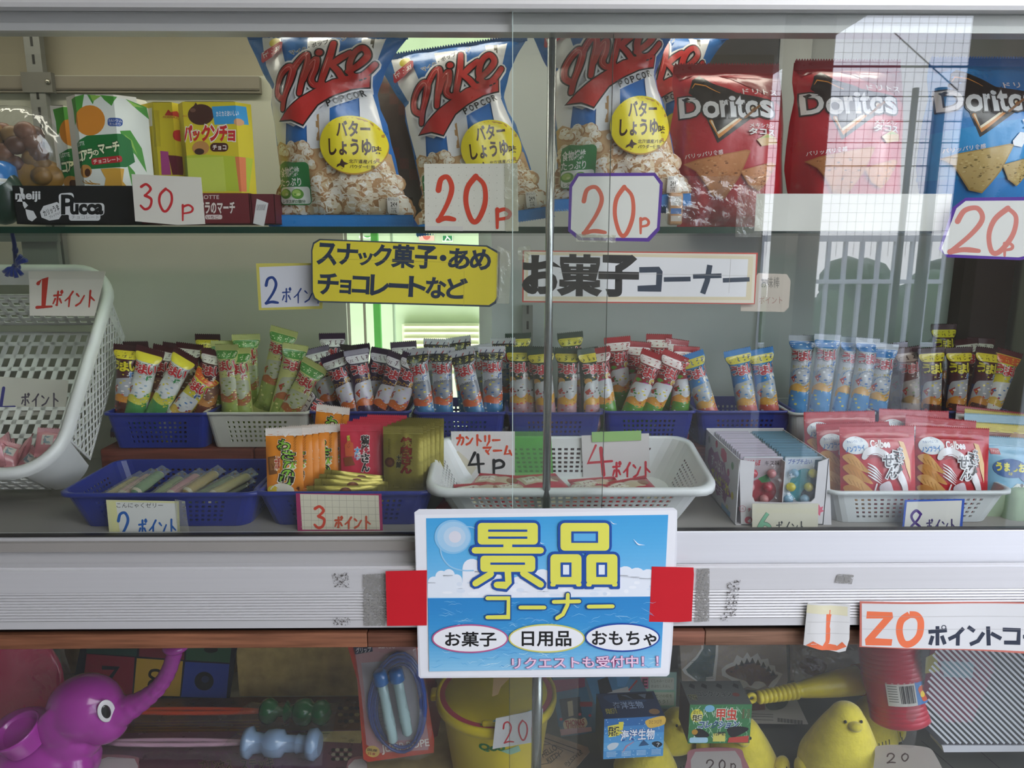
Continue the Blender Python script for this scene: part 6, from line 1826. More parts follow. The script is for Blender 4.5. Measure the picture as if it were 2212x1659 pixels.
# pink sweets in the tilted basket
sw_ = packet('wrapped_sweet', '', 'sweet', .030, .034, .006, '#d9929a', lambda a: (a.poly([(8, 6), (22, 6), (22, 20), (8, 20)], '#d8d3cc'), a.rect(11, 8, 19, 18, '#8aa0a8')), '#dba4aa', seed=9)
r2 = random.Random(12)
for i in range(26):
    lb = 'small pink wrapped sweet in the heap at the bottom of the tilted basket'
    o = sw_ if i == 0 else dup(sw_, lb); o['label'] = lb; o['group'] = 'pink sweets in the tilted basket'
    u = r2.uniform(.30, .90); dd = r2.uniform(.045, dep - .01); 
    p = bp(u, 0.0, dd) + up * (.010 + r2.uniform(0, .012) + .016 * (dd / dep))
    if i < 5: p = bp([.80, .88, .70, .6, .84][i], 0, .05 + i * .012) + up * (.034 + .004 * i)
    o.location = p; o.rotation_euler = (R(r2.uniform(-70, 10)), R(r2.uniform(-60, 60)), R(r2.uniform(-50, 50)))

# ------------------------------------------------------------------ bubble gum carton
FL = P(1597, 993, .05); FR = P(1791, 990, .05); bz = DECK; zt_ = FL.z; Dx = .158
ca = thing('gum_carton', 'open white display carton of bubble gum blister packs with a green 6 card', 'box')
g = G().mat('card'); CW = '#d9d6d8'; th_ = .0012
ar0 = G()
def fshape():   # front panel with a rounded window open at the lower middle
    to = lambda a, b: (P(a, b, .05).x, P(a, b, .05).z)
    return [to(*p) for p in [(1597, 993), (1631, 998), (1629, 1020), (1625, 1072), (1631, 1084), (1688, 1086), (1752, 1084), (1760, 1076), (1768, 998), (1791, 990), (1791, 1190), (1597, 1190)]]
q_ = fshape(); q_ = [(x, max(z, bz)) for x, z in q_]
g.extrude_poly([(x, .05, z) for x, z in q_], (0, th_, 0), CW)
g.box(FL.x, FL.x + th_, .05, .05 + Dx, bz, zt_, CW); g.box(FR.x - th_, FR.x, .05, .05 + Dx, bz, zt_, CW); g.box(FL.x, FR.x, .05 + Dx - th_, .05 + Dx, bz, zt_ + .002, CW); g.box(FL.x, FR.x, .05, .05 + Dx, bz, bz + th_, CW)
xm = (P(1697, 1000, .05).x); g.box(xm, xm + th_, .052, .05 + Dx, bz, zt_ - .004, CW)
ar = Art(g, lambda a, b: (P(a, b, .05).x, P(a, b, .05).z), lambda u, z, h: (u, .05 - h, z)); ar.frame(1500, 900, 320 / 2042)
ar.ring(662, 1270, 45, 42, 5, '#c0566a'); ar.text('ガ', 645, 1250, 682, 1290, '#c0566a'); ar.text('チ', 735, 1260, 785, 1305, '#c23a50', bold=.03)
ar.ell(745, 1425, 52, 50, '#c24556', 22); ar.poly([(730, 1440), (775, 1400), (780, 1450), (750, 1460)], '#efe9e9'); ar.ell(675, 1575, 62, 55, '#5f8f4e', 22)
ar.poly([(1660, 1340), (1690, 1300), (1670, 1250), (1700, 1260), (1715, 1205), (1735, 1250), (1775, 1235), (1760, 1280), (1790, 1300), (1740, 1320), (1730, 1370), (1700, 1340), (1685, 1375)], '#d9647c'); ar.ring(1690, 1550, 50, 48, 5, '#d9909a'); ar.text('枚', 1650, 1515, 1730, 1590, '#c24556', bold=.02)
# left side print
al = Art(g, lambda a, b: (.05 + (598 - (1500 + a * 320 / 2042)) * 0 + a, b), lambda u, z, h: (FL.x - h, u, z))
S2 = lambda f, v: (.05 + Dx * (1 - f), bz + (zt_ - bz) * (1 - v))     # f 0 rear .. 1 front ; v 0 top .. 1 bottom
al.to = lambda a, b: S2(a, b)
al.emit_ = al.emit
al.poly([(.12, .30), (.2, .2), (.3, .25), (.4, .18), (.5, .28), (.62, .25), (.68, .38), (.8, .42), (.76, .55), (.86, .66), (.74, .72), (.7, .86), (.58, .8), (.45, .88), (.36, .76), (.22, .74), (.2, .6), (.1, .5)], '#a8749a')
al.text('すっぱい', .22, .30, .62, .48, '#e9dfe6', bold=.03); al.text('ガムはどれ', .24, .52, .78, .68, '#dcd34e', bold=.05, outline=(.1, '#7a4a72')); al.text('3コ玉', .34, .70, .62, .80, '#e9dfe6', bold=.03)
al.poly([(.5, .08), (.58, .04), (.66, .08), (.68, .2), (.6, .26), (.5, .2)], '#cf5e74')
for f_, v_, c_ in ((.12, .12, '#a9aaa6'), (.36, .08, '#c25e70'), (.84, .18, '#6f9362'), (.74, .34, '#b8557a'), (.88, .62, '#d3c35c'), (.76, .9, '#d3cf8a')): al.ell(f_, v_, .035, .06, c_, 16)
al.poly([(.6, .9), (.86, .9), (.86, .98), (.6, .98)], '#7fa8c4')
g.build('carton', ca)
def gum(label, red, front):
    t = thing('gum_pack', label, 'gum pack', group='blister packs in the carton')
    hw2 = .0265; hh = .074
    g = G().mat('card'); g.rbox(-hw2, hw2, 0, .0035, 0, hh, '#c9ccd4' if red else '#9fb4c0', .0012)
    a = Art(g, lambda x, y: (x / 1000, hh - y / 1000))
    if red:
        a.rect(-26, 1, 26, 73, '#b9aeb4'); a.text('さくらんぼ', -22, 4, -4, 12, '#b8303c', bold=.03); a.text('キス味', 2, 5, 22, 12, '#2a2a2e'); a.ell(0, 48, 20, 18, '#a8243a', 20); a.poly([(-6, 30), (6, 24), (12, 34), (0, 36)], '#2f8a4a')
    else:
        a.rect(-26, 1, 26, 73, '#c4cdd6'); a.text('プチプチ占い', -22, 3, 10, 10, '#5a6aa8', bold=.02); a.ell(2, 40, 20, 24, '#3f9aa8', 22); a.ell(10, 56, 12, 14, '#274a5a', 16); a.rect(14, 4, 26, 72, '#3a5560')
    g.build('backing_card', t)
    if front:
        cs = ['#c9384c', '#d98a8e', '#d98a8e', '#c9304a', '#c9304a', '#d58c8c'] if red else ['#8fbcd8', '#e0d240', '#e0d240', '#e0d240', '#8fbcd8', '#8fbcd8']
        for k, (x, y) in enumerate(((-14, 22), (11, 22), (-17, 41), (7, 41), (-19, 58), (3, 58))):
            g = G().mat('glossy_plastic'); g.ball((x / 1000, -.0035, hh - y / 1000), .0062, cs[k], 10); o = g.build('gumball', t)
        g = G().mat('clear_film')
        g.grid(lambda i, j: (-.024 + .048 * i / 12, -.0105 - .002 * math.sin(i * 1.3) * math.sin(j * 1.1), .004 + .062 * j / 12), 12, 12, '#ffffff'); g.build('blister', t)
    else:
        g = G().mat('card'); g.box(-hw2 + .002, hw2 - .002, -.0025, 0, hh - .006, hh + .0015, '#c2b9c6' if red else '#6f93a6'); g.build('blister', t)
    return t
for side, red in ((-1, True), (1, False)):
    xc = (FL.x + xm) / 2 + .004 if side < 0 else (FR.x + xm) / 2
    f0 = gum('front bubble gum pack with %s balls seen through the carton window' % ('red and pink' if red else 'blue and yellow'), red, True)
    f0.location = (xc + .003, .0655, bz + .016); 
    pr = None
    for k in range(14):
        lb = 'bubble gum pack in the %s column of the carton, %s, edge on' % ('left' if red else 'right', (['second from the front', 'third from the front', 'fourth from the front', 'fifth from the front', 'sixth from the front', 'seventh from the front', 'eighth from the front', 'seventh from the back', 'sixth from the back', 'fifth from the back', 'fourth from the back', 'third from the back', 'second from the back', 'rearmost'])[k])
        if pr is None: pr = gum(lb, red, False); o = pr
        else: o = dup(pr, lb)
        o.location = (xc, .074 + k * .0088, bz + .016 + .0006 * (k % 3)); o.rotation_euler = (R(-4), 0, 0)

# ------------------------------------------------------------------ prawn cracker bags, right basket
def prawn(a):
    # art in mm on a 92 x 104 bag
    W = '#e8e6e8'
    a.rect(0, 0, 92, 12, '#b3242e'); a.poly([(4, 5), (7, 5), (5.5, 9)], W); a.text('ここから切ってね！', 10, 5, 34, 8.6, W, bold=.02)
    a.text('Calbee', 38, 15, 64, 25, '#f0ecec', bold=.03, outline=(.06, '#a81f28'))
    a.ell(19, 22, 16, 12, '#dfe5ea', 28); a.text('カルシウム入り', 8, 15, 28, 18.5, '#3a6aa8', bold=.01, rot=-5); a.text('ノンフライ', 6, 23, 30, 30, '#2f7fc8', bold=.04, rot=-8)
    a.poly([(76, 16), (83, 18), (90, 44), (91, 70), (84, 52)], '#d9a85c')
    for k, (y, c_) in enumerate(((38, '#dba25a'), (52, '#cf9048'), (66, '#dda964'), (80, '#c98a44'), (92, '#dcae6c'))):
        a.poly([(2, y), (14, y - 4), (30 + k * 3, y + 14), (36 + k * 2, y + 22), (16, y + 14)], c_, smooth=True)
        for q in range(4): a.stroke([(8 + q * 5, y + 1 + q * 2), (12 + q * 5, y + 8 + q * 3)], .7, '#b5803c', caps=False)
    a.stroke([(28, 38), (34, 30), (46, 30), (60, 40), (72, 58), (82, 78), (84, 100)], 11, W, smooth=True, taper=[.6, 1, 1, .9, .5]); 
    for k in range(3): a.stroke([(32, 36 + k * 2), (46, 33 + k * 2.4), (60, 46 + k * 2), (72, 64 + k * 2)], .6, '#7a1f26', smooth=True)
    for k in range(5): a.stroke([(32, 46 + k * 4), (42, 52 + k * 4), (50, 62 + k * 3)], 2.2, W, smooth=True, taper=[.4, 1, .2])
    a.poly([(48, 76), (60, 70), (66, 82), (70, 96), (58, 98), (50, 88)], '#d9cfd6', smooth=True); a.stroke([(44, 74), (42, 88), (50, 102)], 2, W, smooth=True)
    for i, (ch, x, y, w_) in enumerate((('か', 74, 26, 5), ('っ', 75, 33, 4), ('ぱ', 75, 38, 5), ('え', 64, 31, 11), ('び', 66, 46, 11), ('せ', 53, 36, 11), ('ん', 57, 52, 11))):
        a.text(ch, x - 1, y - 1, x + w_ * 1.15, y + w_ * 1.3, '#15151a', bold=.03, outline=(.1, '#efeff1'), rot=6)
pb = packet('prawn_cracker_bag', '', 'snack bag', .100, .112, .011, '#bd1f2b', prawn, '#b9222e', seed=31)
many(pb, [('front left red prawn cracker bag with black lettering in the right white basket', 1897, 1104, .068, (R(-12), R(-1), R(-3))),
          ('front right red prawn cracker bag with black lettering in the right white basket', 2052, 1106, .072, (R(-12), R(2), R(-2))),
          ('red prawn cracker bag just behind and left of the front left one', 1852, 1092, .098, (R(-14), R(-3), R(-4))),
          ('red prawn cracker bag at the rear, widest seal showing at left', 1820, 1064, .122, (R(-14), R(-2), R(-4))),
          ('red prawn cracker bag at the rear between the two front ones', 1972, 1060, .125, (R(-14), R(2), R(-2))),
          ('red prawn cracker bag behind the front right one', 2020, 1080, .105, (R(-13), R(5), R(-2)))], 'red prawn cracker bags')
def salt(a):
    a.rect(0, 0, 92, 7, '#8fb8cc'); a.poly([(6, 12), (18, 12), (20, 20), (8, 20)], '#b3283c'); a.text('スナック', 8, 14, 18, 18, '#e8dfe0')
    a.ell(32, 38, 22, 13, '#2f5f9a', 26); a.poly([(40, 48), (52, 46), (50, 56)], '#2f5f9a'); a.text('うましお', 14, 31, 50, 42, '#dcd64a', bold=.05); a.text('味', 29, 43, 35, 48, '#dcd64a')
    a.ell(66, 22, 12, 9, '#e3e7ea', 20); a.poly([(28, 72), (40, 58), (62, 60), (74, 74), (70, 84), (36, 84)], '#dfe4dc'); a.poly([(30, 72), (42, 62), (56, 72), (54, 76), (42, 68), (32, 76)], '#22262a'); a.ell(46, 60, 2.4, 2.4, '#22262a', 10); a.ell(54, 60, 2.4, 2.4, '#22262a', 10)
    a.poly([(0, 74), (92, 74), (92, 110), (0, 110)], '#a9bda0')
def brown(a):
    a.rect(0, 0, 92, 6, '#d3c23c'); a.poly([(8, 14), (22, 13), (24, 22), (10, 23)], '#8a2a2a'); a.ring(16, 18, 9, 7, .8, '#c9a890'); a.ell(34, 50, 9, 10, '#cfa83c', 16); a.ell(70, 16, 14, 9, '#c9a890', 16)
ps = packet('salted_snack_bag', 'light blue salted snack bag in front at the far right', 'snack bag', .100, .112, .012, '#7fb4d0', salt, '#8fb8cc', seed=33)
put(ps, 2196, 1128, .075, (R(-12), R(3), R(-4)))
d = dup(ps, 'light blue salted snack bag behind the brown one at far right'); put(d, 2160, 1070, .125, (R(-16), R(2), R(-6)))
pbr = packet('cocoa_snack_bag', 'brown snack bag with yellow seal between the light blue ones', 'snack bag', .100, .112, .012, '#7c3a30', brown, '#c9b73c', seed=34)
put(pbr, 2160, 1094, .10, (R(-14), R(3), R(-5)))
d = dup(pbr, 'brown snack bag with yellow seal, rearmost at far right'); put(d, 2150, 1060, .145, (R(-16), R(5), R(-6)))
prw = packet('cocoa_snack_bag', 'white-topped snack bag with red seal behind the brown ones at right', 'snack bag', .100, .112, .012, '#d3cfd0', lambda a: (a.poly([(8, 14), (22, 13), (24, 22), (10, 23)], '#b3283c'), a.rect(30, 40, 80, 80, '#b3283c', 6)), '#a8283a', seed=35)
put(prw, 2128, 1050, .165, (R(-16), R(6), R(-6)))
t = thing('green_bag', 'pale green plain bag corner standing right of the white basket at the edge', 'bag', P(2206, 1165, .06))
g = G().mat('paper'); g.rbox(-.02, .06, 0, .05, -.005, .07, '#a9bfa0', .012); g.build('bag', t)
# ------------------------------------------------------------------ lower case: toys lying on its floor
def lying(name, label, cat, pts, z, base, draw=None, mat='card', th=0.0008, part='card', group=None, film=None):
    """a flat thing lying on the horizontal plane z, outline measured off the photo"""
    q = [PZ(a, b, z) for a, b in pts]
    O = Vector((sum(p.x for p in q) / len(q), sum(p.y for p in q) / len(q), z))
    t = thing(name, label, cat, O, group=group)
    g = G().mat(mat)
    to = lambda a, b: (PZ(a, b, z).x - O.x, PZ(a, b, z).y - O.y)
    ar = Art(g, to, lambda u, v, h: (u, v, h)); ar.h = 0
    ar.poly(pts, base); n = len(pts); qq = [to(*p) for p in pts]
    for i in range(n):
        a, b = qq[i], qq[(i + 1) % n]; g.face([(a[0], a[1], 0), (a[0], a[1], -th), (b[0], b[1], -th), (b[0], b[1], 0)], base)
    ar.surf = lambda u, v, h: (u, v, -th); ar.poly(pts, base); ar.surf = lambda u, v, h: (u, v, h); ar.h = 1.5e-4
    if draw: draw(ar)
    g.build(part, t)
    return t, O, to
def remesh(parts, name, parent, mat, col, vox, smooth_n=6, eye=None):
    """weld overlapping solids into one continuous skin"""
    bm = bmesh.new()
    for c, r, rot in parts:
        M = Matrix.Translation(c) @ (rot.to_4x4() if rot else Matrix.Identity(4)) @ Matrix.Diagonal((*r, 1))
        bmesh.ops.create_icosphere(bm, subdivisions=3, radius=1, matrix=M)
    me = bpy.data.meshes.new('tmp'); bm.to_mesh(me); bm.free()
    o = bpy.data.objects.new('tmp', me); COL.objects.link(o)
    m = o.modifiers.new('r', 'REMESH'); m.mode = 'VOXEL'; m.voxel_size = vox
    s = o.modifiers.new('s', 'SMOOTH'); s.iterations = smooth_n; s.factor = .6
    dg = bpy.context.evaluated_depsgraph_get()
    me2 = bpy.data.meshes.new_from_object(o.evaluated_get(dg))
    bpy.data.objects.remove(o)
    for p in me2.polygons: p.use_smooth = True
    me2.materials.clear(); me2.materials.append(MATS[mat])
    ca = me2.color_attributes.new('Col', 'FLOAT_COLOR', 'CORNER'); c = LC(col)
    ca.data.foreach_set('color', [c[0], c[1], c[2], 1.0] * len(me2.loops))
    me2.name = name
    r = bpy.data.objects.new(name, me2); COL.objects.link(r); r.parent = parent
    return r
# numbered game board standing at the back
def board(a):
    a.frame(0, 1380, 560 / 2212)
    a.poly([(735, 75), (1172, 75), (1165, 150), (740, 122)], '#24463f'); a.poly([(1190, 75), (1575, 75), (1570, 180), (1185, 150)], '#7a2a35'); a.poly([(1592, 70), (1975, 70), (1960, 205), (1585, 180)], '#2e5a3f')
    a.poly([(740, 128), (1150, 158), (1128, 480), (700, 440)], '#8f2238'); a.poly([(1168, 165), (1562, 190), (1535, 490), (1140, 480)], '#cda53c'); a.poly([(1580, 195), (1958, 215), (1932, 505), (1545, 495)], '#2f489a')
    a.stroke([(870, 245), (1000, 250), (930, 350), (900, 420)], 34, '#161a2c', caps=False)
    a.stroke([(1325, 345), (1280, 315), (1290, 275), (1340, 268), (1375, 290), (1370, 330), (1325, 345), (1280, 370), (1275, 410), (1320, 435), (1375, 420), (1380, 375), (1325, 345)], 24, '#241d18', smooth=True, caps=False)
    a.ell(1742, 360, 82, 80, '#171a22', 24); a.ell(1752, 345, 34, 30, '#2a3354', 18); a.ell(1800, 90, 60, 30, '#1a2420', 20)
sheet('game_board', 'game board with coloured squares numbered 7 8 9 at the lower left back', 'board', [(177, 1380), (514, 1380), (494, 1516), (150, 1516)], 0.33, '#171c28', board, mat='card', th=.004, part='board')
t = thing('kraft_board', 'plain tan board leaning at the back beside the numbered board', 'board', P(640, 1506, .335))
g = G().mat('kraft'); A, B = P(508, 1385, .335) - t.location, P(790, 1502, .335) - t.location
g.box(A.x, B.x, 0, .004, B.z, A.z, '#c3ab6c'); g.build('panel', t)
lying('kraft_sheet', 'speckled tan sheet spread over the floor of the lower case', 'sheet', [(480, 1506), (960, 1503), (1000, 1700), (440, 1700)], LF + .002, '#a89468', mat='kraft')
lying('floor_mat', 'grey-green mat over the right half of the lower floor', 'mat', [(1190, 1440), (2330, 1440), (2500, 1760), (1160, 1760)], LF + .0015, '#75756c', lambda a: [a.stroke(p_, 2, '#4f4f4a', caps=False) for p_ in ([(1990, 1600), (2130, 1720)], [(2090, 1600), (2230, 1720)], [(1500, 1560), (1700, 1659)])], mat='paper')
# magenta disc toy in a clear bag
t = thing('disc_toy', 'large magenta round plastic toy in a clear bag at the left edge', 'toy', P(20, 1470, .22))
g = G().mat('glossy_plastic'); rr_ = 118 * mpp(1450, .22)
g.lathe([(0, -.012), (rr_ * .5, -.010), (rr_ * .9, -.004), (rr_, .001), (rr_ * .9, .006), (0, .010)], 40, '#d92462', M=Matrix.Rotation(R(82), 4, 'X'))
g.build('disc', t)
g = G().mat('clear_film'); k = 150 * mpp(1450, .22)
g.grid(lambda i, j: (k * (i / 8 - .5) * 2.0 * (1 - .1 * abs(j / 8 - .5)), -.018 - .006 * math.sin(i * 1.7 + j), k * (j / 8 - .5) * 2), 8, 8, '#ffffff'); g.build('film', t)
# purple elephant watering can
Ye = .115
t = thing('watering_can', 'purple plastic elephant watering can with raised trunk spout, lower left', 'watering can', P(90, 1660, Ye))
m_ = mpp(1560, Ye); L_ = lambda a, b, dy=0.0: P(a, b, Ye) - t.location + Vector((0, dy, 0))
MG = '#a8359c'
parts = [(L_(95, 1640), Vector((118, 90, 88)) * m_, None), (L_(60, 1590), Vector((75, 60, 60)) * m_, None), (L_(185, 1528), Vector((78, 66, 72)) * m_, None), (L_(225, 1555), Vector((52, 50, 50)) * m_, None),
         (L_(150, 1590), Vector((75, 60, 55)) * m_, None), (L_(175, 1648, -.02), Vector((42, 40, 60)) * m_, None), (L_(150, 1545, -.035), Vector((40, 12, 48)) * m_, None)]
tp = [(240, 1545, 40), (262, 1536, 33), (285, 1526, 27), (305, 1515, 23), (322, 1503, 21), (338, 1489, 19.5), (350, 1474, 18.5), (360, 1458, 18), (367, 1443, 17.5), (372, 1428, 17), (376, 1414, 17)]
for a, b, r_ in tp: parts.append((L_(a, b), Vector((r_, r_, r_)) * m_, None))
parts.append((L_(380, 1396), Vector((28, 28, 14)) * m_, None))
remesh(parts, 'body', t, 'glossy_plastic', MG, .0026, 8)
g = G().mat('glossy_plastic'); c = L_(72, 1540, -.040)
Mo = Matrix.Translation(c) @ Matrix.Rotation(R(-16), 4, 'Y') @ Matrix.Rotation(R(18), 4, 'X')
ro = 46 * m_
g.lathe([(ro * .86, -.03), (ro * .98, -.004), (ro * 1.02, 0), (ro * .98, .002), (ro * .9, 0), (ro * .84, -.02), (0, -.03, '#4a1244')], 32, MG, M=Mo, cap=False); g.build('filler_neck', t)
g = G().mat('glossy_plastic'); e = L_(250, 1512, -.026)
Me = Matrix.Translation(e) @ Matrix.Rotation(R(56), 4, 'Z') @ Matrix.Rotation(R(-14), 4, 'Y')
g.ball((0, 0, 0), (17 * m_, .002, 27 * m_), '#e6e0e2', 14, M=Me.to_3x3()); g.v = [tuple(Vector(v) + e) for v in g.v]; o = g.build('eye', t)
g = G().mat('glossy_plastic'); g.ball((0, 0, 0), (9 * m_, .002, 17 * m_), '#15131a', 14, M=Me.to_3x3()); g.v = [tuple(Vector(v) + e + Vector((.0006, -.0016, 0))) for v in g.v]; p_ = g.build('pupil', o)
# toy swords in blister packs
def sword(name, label, cardpts, card, x0, x1, yy, blade, bl0, hp, hcol, gem=None, z=LF + .006, art=None):
    t, O, to = lying(name, label, 'toy', cardpts, z, card, art, part='backing_card', mat='metal_foil')
    zc = z + .018
    A, B = PZ(bl0, yy, zc) - O, PZ(x0, yy, zc) - O
    g = G().mat('glossy_plastic'); n_ = Vector((0, .005, 0))
    for s_ in (-1, 1): g.tube([A + (B - A) * k_ / 10 + n_ * s_ * (math.sin(math.pi * min(1, k_ / 10 * 1.05)) ** .5 + .15) for k_ in range(11)], .0038, 8, blade)
    g.build('blade', t)
    C_, D = PZ(x0, yy, zc) - O, PZ(x1, yy + 4, zc) - O; d_ = D - C_; l = d_.length
    M = Matrix.Translation(C_) @ d_.to_track_quat('Z', 'Y').to_matrix().to_4x4()
    g = G().mat('glossy_plastic'); g.lathe([((.82 + (r_ - .82) * 1.55) * 24 * .00073 if r_ > .35 else r_ * .01, f_ * l) for f_, r_ in hp], 22, hcol, M=M); o = g.build('handle', t)
    if gem:
        p = PZ(gem[0], gem[1], zc + .014) - O; g = G().mat('glossy_plastic'); g.ball(p, (.009, .007, .004), '#b3232e', 6); g.build('gem', o)
    g = G().mat('clear_film'); nn = 22
    def fl(i, j):
        p = A + (D - A) * (i / nn * 1.06 - .03); a = math.pi * j / 8
        r_ = .024 if i / nn > .56 else .015
        return p + Vector((0, -math.cos(a) * r_ * 1.35, math.sin(a) * r_ - .014 + .0015 * math.sin(i * 2.1)))
    g.grid(fl, nn, 8, '#ffffff'); g.build('blister', t)
    return t
def gcard(c1, seed, txt):
    def f(a):
        r2 = random.Random(seed); a.fine()
        for k in range(60):
            x, y = r2.uniform(680, 775), r2.uniform(1520, 1650)
        a.fine(False)
    return f
sword('toy_sword', 'orange toy sword with green knobbed handle in a blister pack', [(268, 1508), (778, 1504), (778, 1582), (262, 1590)], '#7d5634', 565, 716, 1536, '#d8502c', 270,
      [(0, .85), (.05, 1.05), (.12, 1.1), (.2, .9), (.24, .6), (.32, .6), (.36, .95), (.42, .6), (.48, .85), (.5, 1.0), (.6, 1.15), (.68, 1.1), (.74, .8), (.78, 1.0), (.88, 1.08), (.96, .85), (1, .3)], '#1f6b3a',
      art=lambda a: ([a.ell(735 + (k % 4) * 12, 1530 + (k // 4) * 14, 6, 4, ['#3a2a24', '#c9b77a', '#53402e'][k % 3], 10) for k in range(12)], [a.stroke([(290, 1560 + k * 6), (560, 1556 + k * 7)], 2, '#a3762e', caps=False) for k in range(4)]))
sword('toy_sword', 'pale pink toy sword with light blue columned handle and red gem in a blister pack', [(215, 1584), (790, 1576), (776, 1690), (196, 1690)], '#84566a', 530, 692, 1604, '#c9a3b4', 230,
      [(0, 1.15), (.08, 1.2), (.12, .9), (.25, .85), (.3, 1.05), (.4, 1.1), (.5, 1.05), (.54, .78), (.68, .78), (.7, .85), (.74, .78), (.82, .8), (.85, 1.15), (.94, 1.2), (1, .9)], '#8fa9c9', gem=(592, 1590), z=LF + .008,
      art=lambda a: ([a.text(t_, x, y, x + 70, y + 22, '#4a3440', bold=.02, outline=(.06, '#b79a6a'), rot=-4) for t_, x, y in (('プリンセス', 430, 1642), ('ステッキ', 520, 1640))], a.poly([(694, 1580), (786, 1578), (780, 1606), (694, 1602)], '#e4d8a8'),
        [a.ell(720 + 9 * (k % 5), 1620 + 10 * (k // 5), 5, 4, ['#2b2228', '#c9bfae'][k % 2], 9) for k in range(15)]))
for a_, lb in (([(205, 1640), (232, 1630), (292, 1634), (300, 1650), (290, 1720), (200, 1720)], 'pink scalloped label card under the elephant watering can'), ([(750, 1650), (764, 1636), (782, 1634), (792, 1645), (796, 1720), (746, 1720)], 'pink-edged cloud label at the foot of the skipping rope pack'),
               ([(1484, 1640), (1498, 1618), (1590, 1616), (1608, 1636), (1620, 1700), (1488, 1700)], 'pink scalloped price label reading 20 in front of the insect box'), ([(1890, 1630), (1902, 1610), (1990, 1612), (2020, 1630), (2036, 1700), (1900, 1700)], 'plain scalloped price label reading 20 beside the red tube')):
    def dr(a, k=a_[0][0]):
        if k == 1484:
            a.poly([(1492, 1642), (1502, 1624), (1588, 1622), (1600, 1640), (1612, 1700), (1494, 1700)], '#b9b0ac'); hw(a, '2', 1524, 1642, 1545, 1664, '#4a3a3a', 3); hw(a, '0', 1552, 1642, 1568, 1664, '#4a3a3a', 3); hw(a, 'p', 1577, 1650, 1590, 1672, '#4a3a3a', 2.5)
        elif k == 1890: hw(a, '2', 1914, 1628, 1936, 1648, '#4a3a34', 3); hw(a, '0', 1946, 1628, 1964, 1644, '#4a3a34', 3)
        else: a.poly([(p[0] * .96 + a_[0][0] * .04 + 2, p[1] + 5) for p in a_], '#cfc3c2')
    lying('price_label', lb, 'price label', smooth_pts(a_, True, 4), LF + .10 if a_[0][0] > 1000 else LF + .012, '#b0787e' if a_[0][0] != 1890 else '#b3aca2', dr, mat='paper')
# skipping rope pack
Yr = .12
def rope(a):
    a.frame(500, 1380, 500 / 2212)
    a.poly([(1175, 90), (1760, 60), (1800, 400), (1890, 1000), (1880, 1060), (1420, 1090), (1290, 1010), (1240, 520)], '#b98a90')
    a.poly([(1240, 230), (1720, 190), (1800, 700), (1780, 960), (1400, 980), (1290, 700)], '#a9a3ac')
    a.poly([(1160, 70), (1345, 60), (1350, 120), (1180, 150)], '#1b2444'); a.text('グリップ', 1190, 80, 1335, 130, '#e8e2e2', bold=.02, rot=-5)
    a.text('調節できる', 1405, 62, 1560, 92, '#f0dcd8', bold=.01)
    a.text('JUMP ROPE', 1435, 985, 1890, 1075, '#f1e6e0', bold=.03, outline=(.07, '#b0402a'), rot=-8)
    a.ell(1350, 1075, 68, 55, '#d8b25a', 20, rot=10); a.text('国産', 1300, 1050, 1395, 1075, '#4a2a1a', bold=.02, rot=6); a.text('日本', 1305, 1085, 1380, 1110, '#a82a1a', bold=.02, rot=6)
    for k in range(12): a.stroke([(1370 + k * 3, 450 + k * 38), (1440, 445 + k * 38)], 5, '#8a8590', caps=False)
t, O, to = sheet('skipping_rope_pack', 'skipping rope with pale handles in an orange-red hanging pack', 'skipping rope', [(750, 1380), (905, 1380), (912, 1440), (938, 1600), (937, 1626), (795, 1646), (785, 1640), (772, 1470), (752, 1400)], Yr, '#bf3f2a', rope, mat='card', part='backing_card')
g = G().mat('glossy_plastic'); m_ = mpp(1520, Yr)
for k in range(6):
    cx, cy, rx, ry = 859 + k * .8, 1516 + (k % 3) * 3, 62 - k * 3.0, 106 - k * 3.4
    pts_ = [P(cx + rx * math.cos(R(a)), cy + ry * math.sin(R(a)) + 8 * math.sin(R(a * 2 + 30)), Yr) - O + Vector((0, -.005 - .0012 * (k % 3), 0)) for a in range(0, 361, 15)]
    g.tube(pts_, .0021, 6, ['#24479c', '#2b55b0', '#1d3a86'][k % 3], cap=False)
o = g.build('rope', t)
for (a, b), (c, d) in (((825, 1448), (853, 1590)), ((859, 1443), (884, 1574))):
    A, B = P(a, b, Yr) - O + Vector((0, -.014, 0)), P(c, d, Yr) - O + Vector((0, -.014, 0)); d_ = B - A
    g = G().mat('glossy_plastic'); g.tube([A + d_ * k for k in (0, .3, .6, .66, .7, .74, .78, .96, 1)], [.008, .0075, .008, .0088, .008, .0088, .008, .0078, .005], 14, lambda i: '#a9c4c6'); h_ = g.build('handle', t)
    g = G().mat('glossy_plastic'); g.tube([A - d_ * .08, A - d_ * .06, A + d_ * .10, A + d_ * .12], [.006, .010, .0115, .009], 14, '#2f6fb4'); g.build('cap', h_)
g = G().mat('clear_film')
def rf(i, j):
    a = 762 + j * 15 + i * 2.2; b = 1396 + i * 19
    return P(a, b, Yr) - O + Vector((0, -.018 * math.sin(math.pi * min(1, max(0, j / 10))) ** .5 - .004 * math.sin(i * 1.9 + j * 1.3) * (0 < j < 10), 0))
g.grid(rf, 12, 10, '#ffffff'); g.build('film', t)
# red pouch behind it
t = thing('red_pouch', 'dark red foil pouch edge behind the skipping rope pack', 'pouch', P(935, 1560, .2)); g = G().mat('foil')
q = [P(a, b, .2) - t.location for a, b in ((905, 1466), (940, 1470), (955, 1540), (945, 1590), (915, 1600))]
g.extrude_poly([(p.x, 0, p.z) for p in q], (0, .01, 0), '#7d1c26'); g.build('pouch', t)
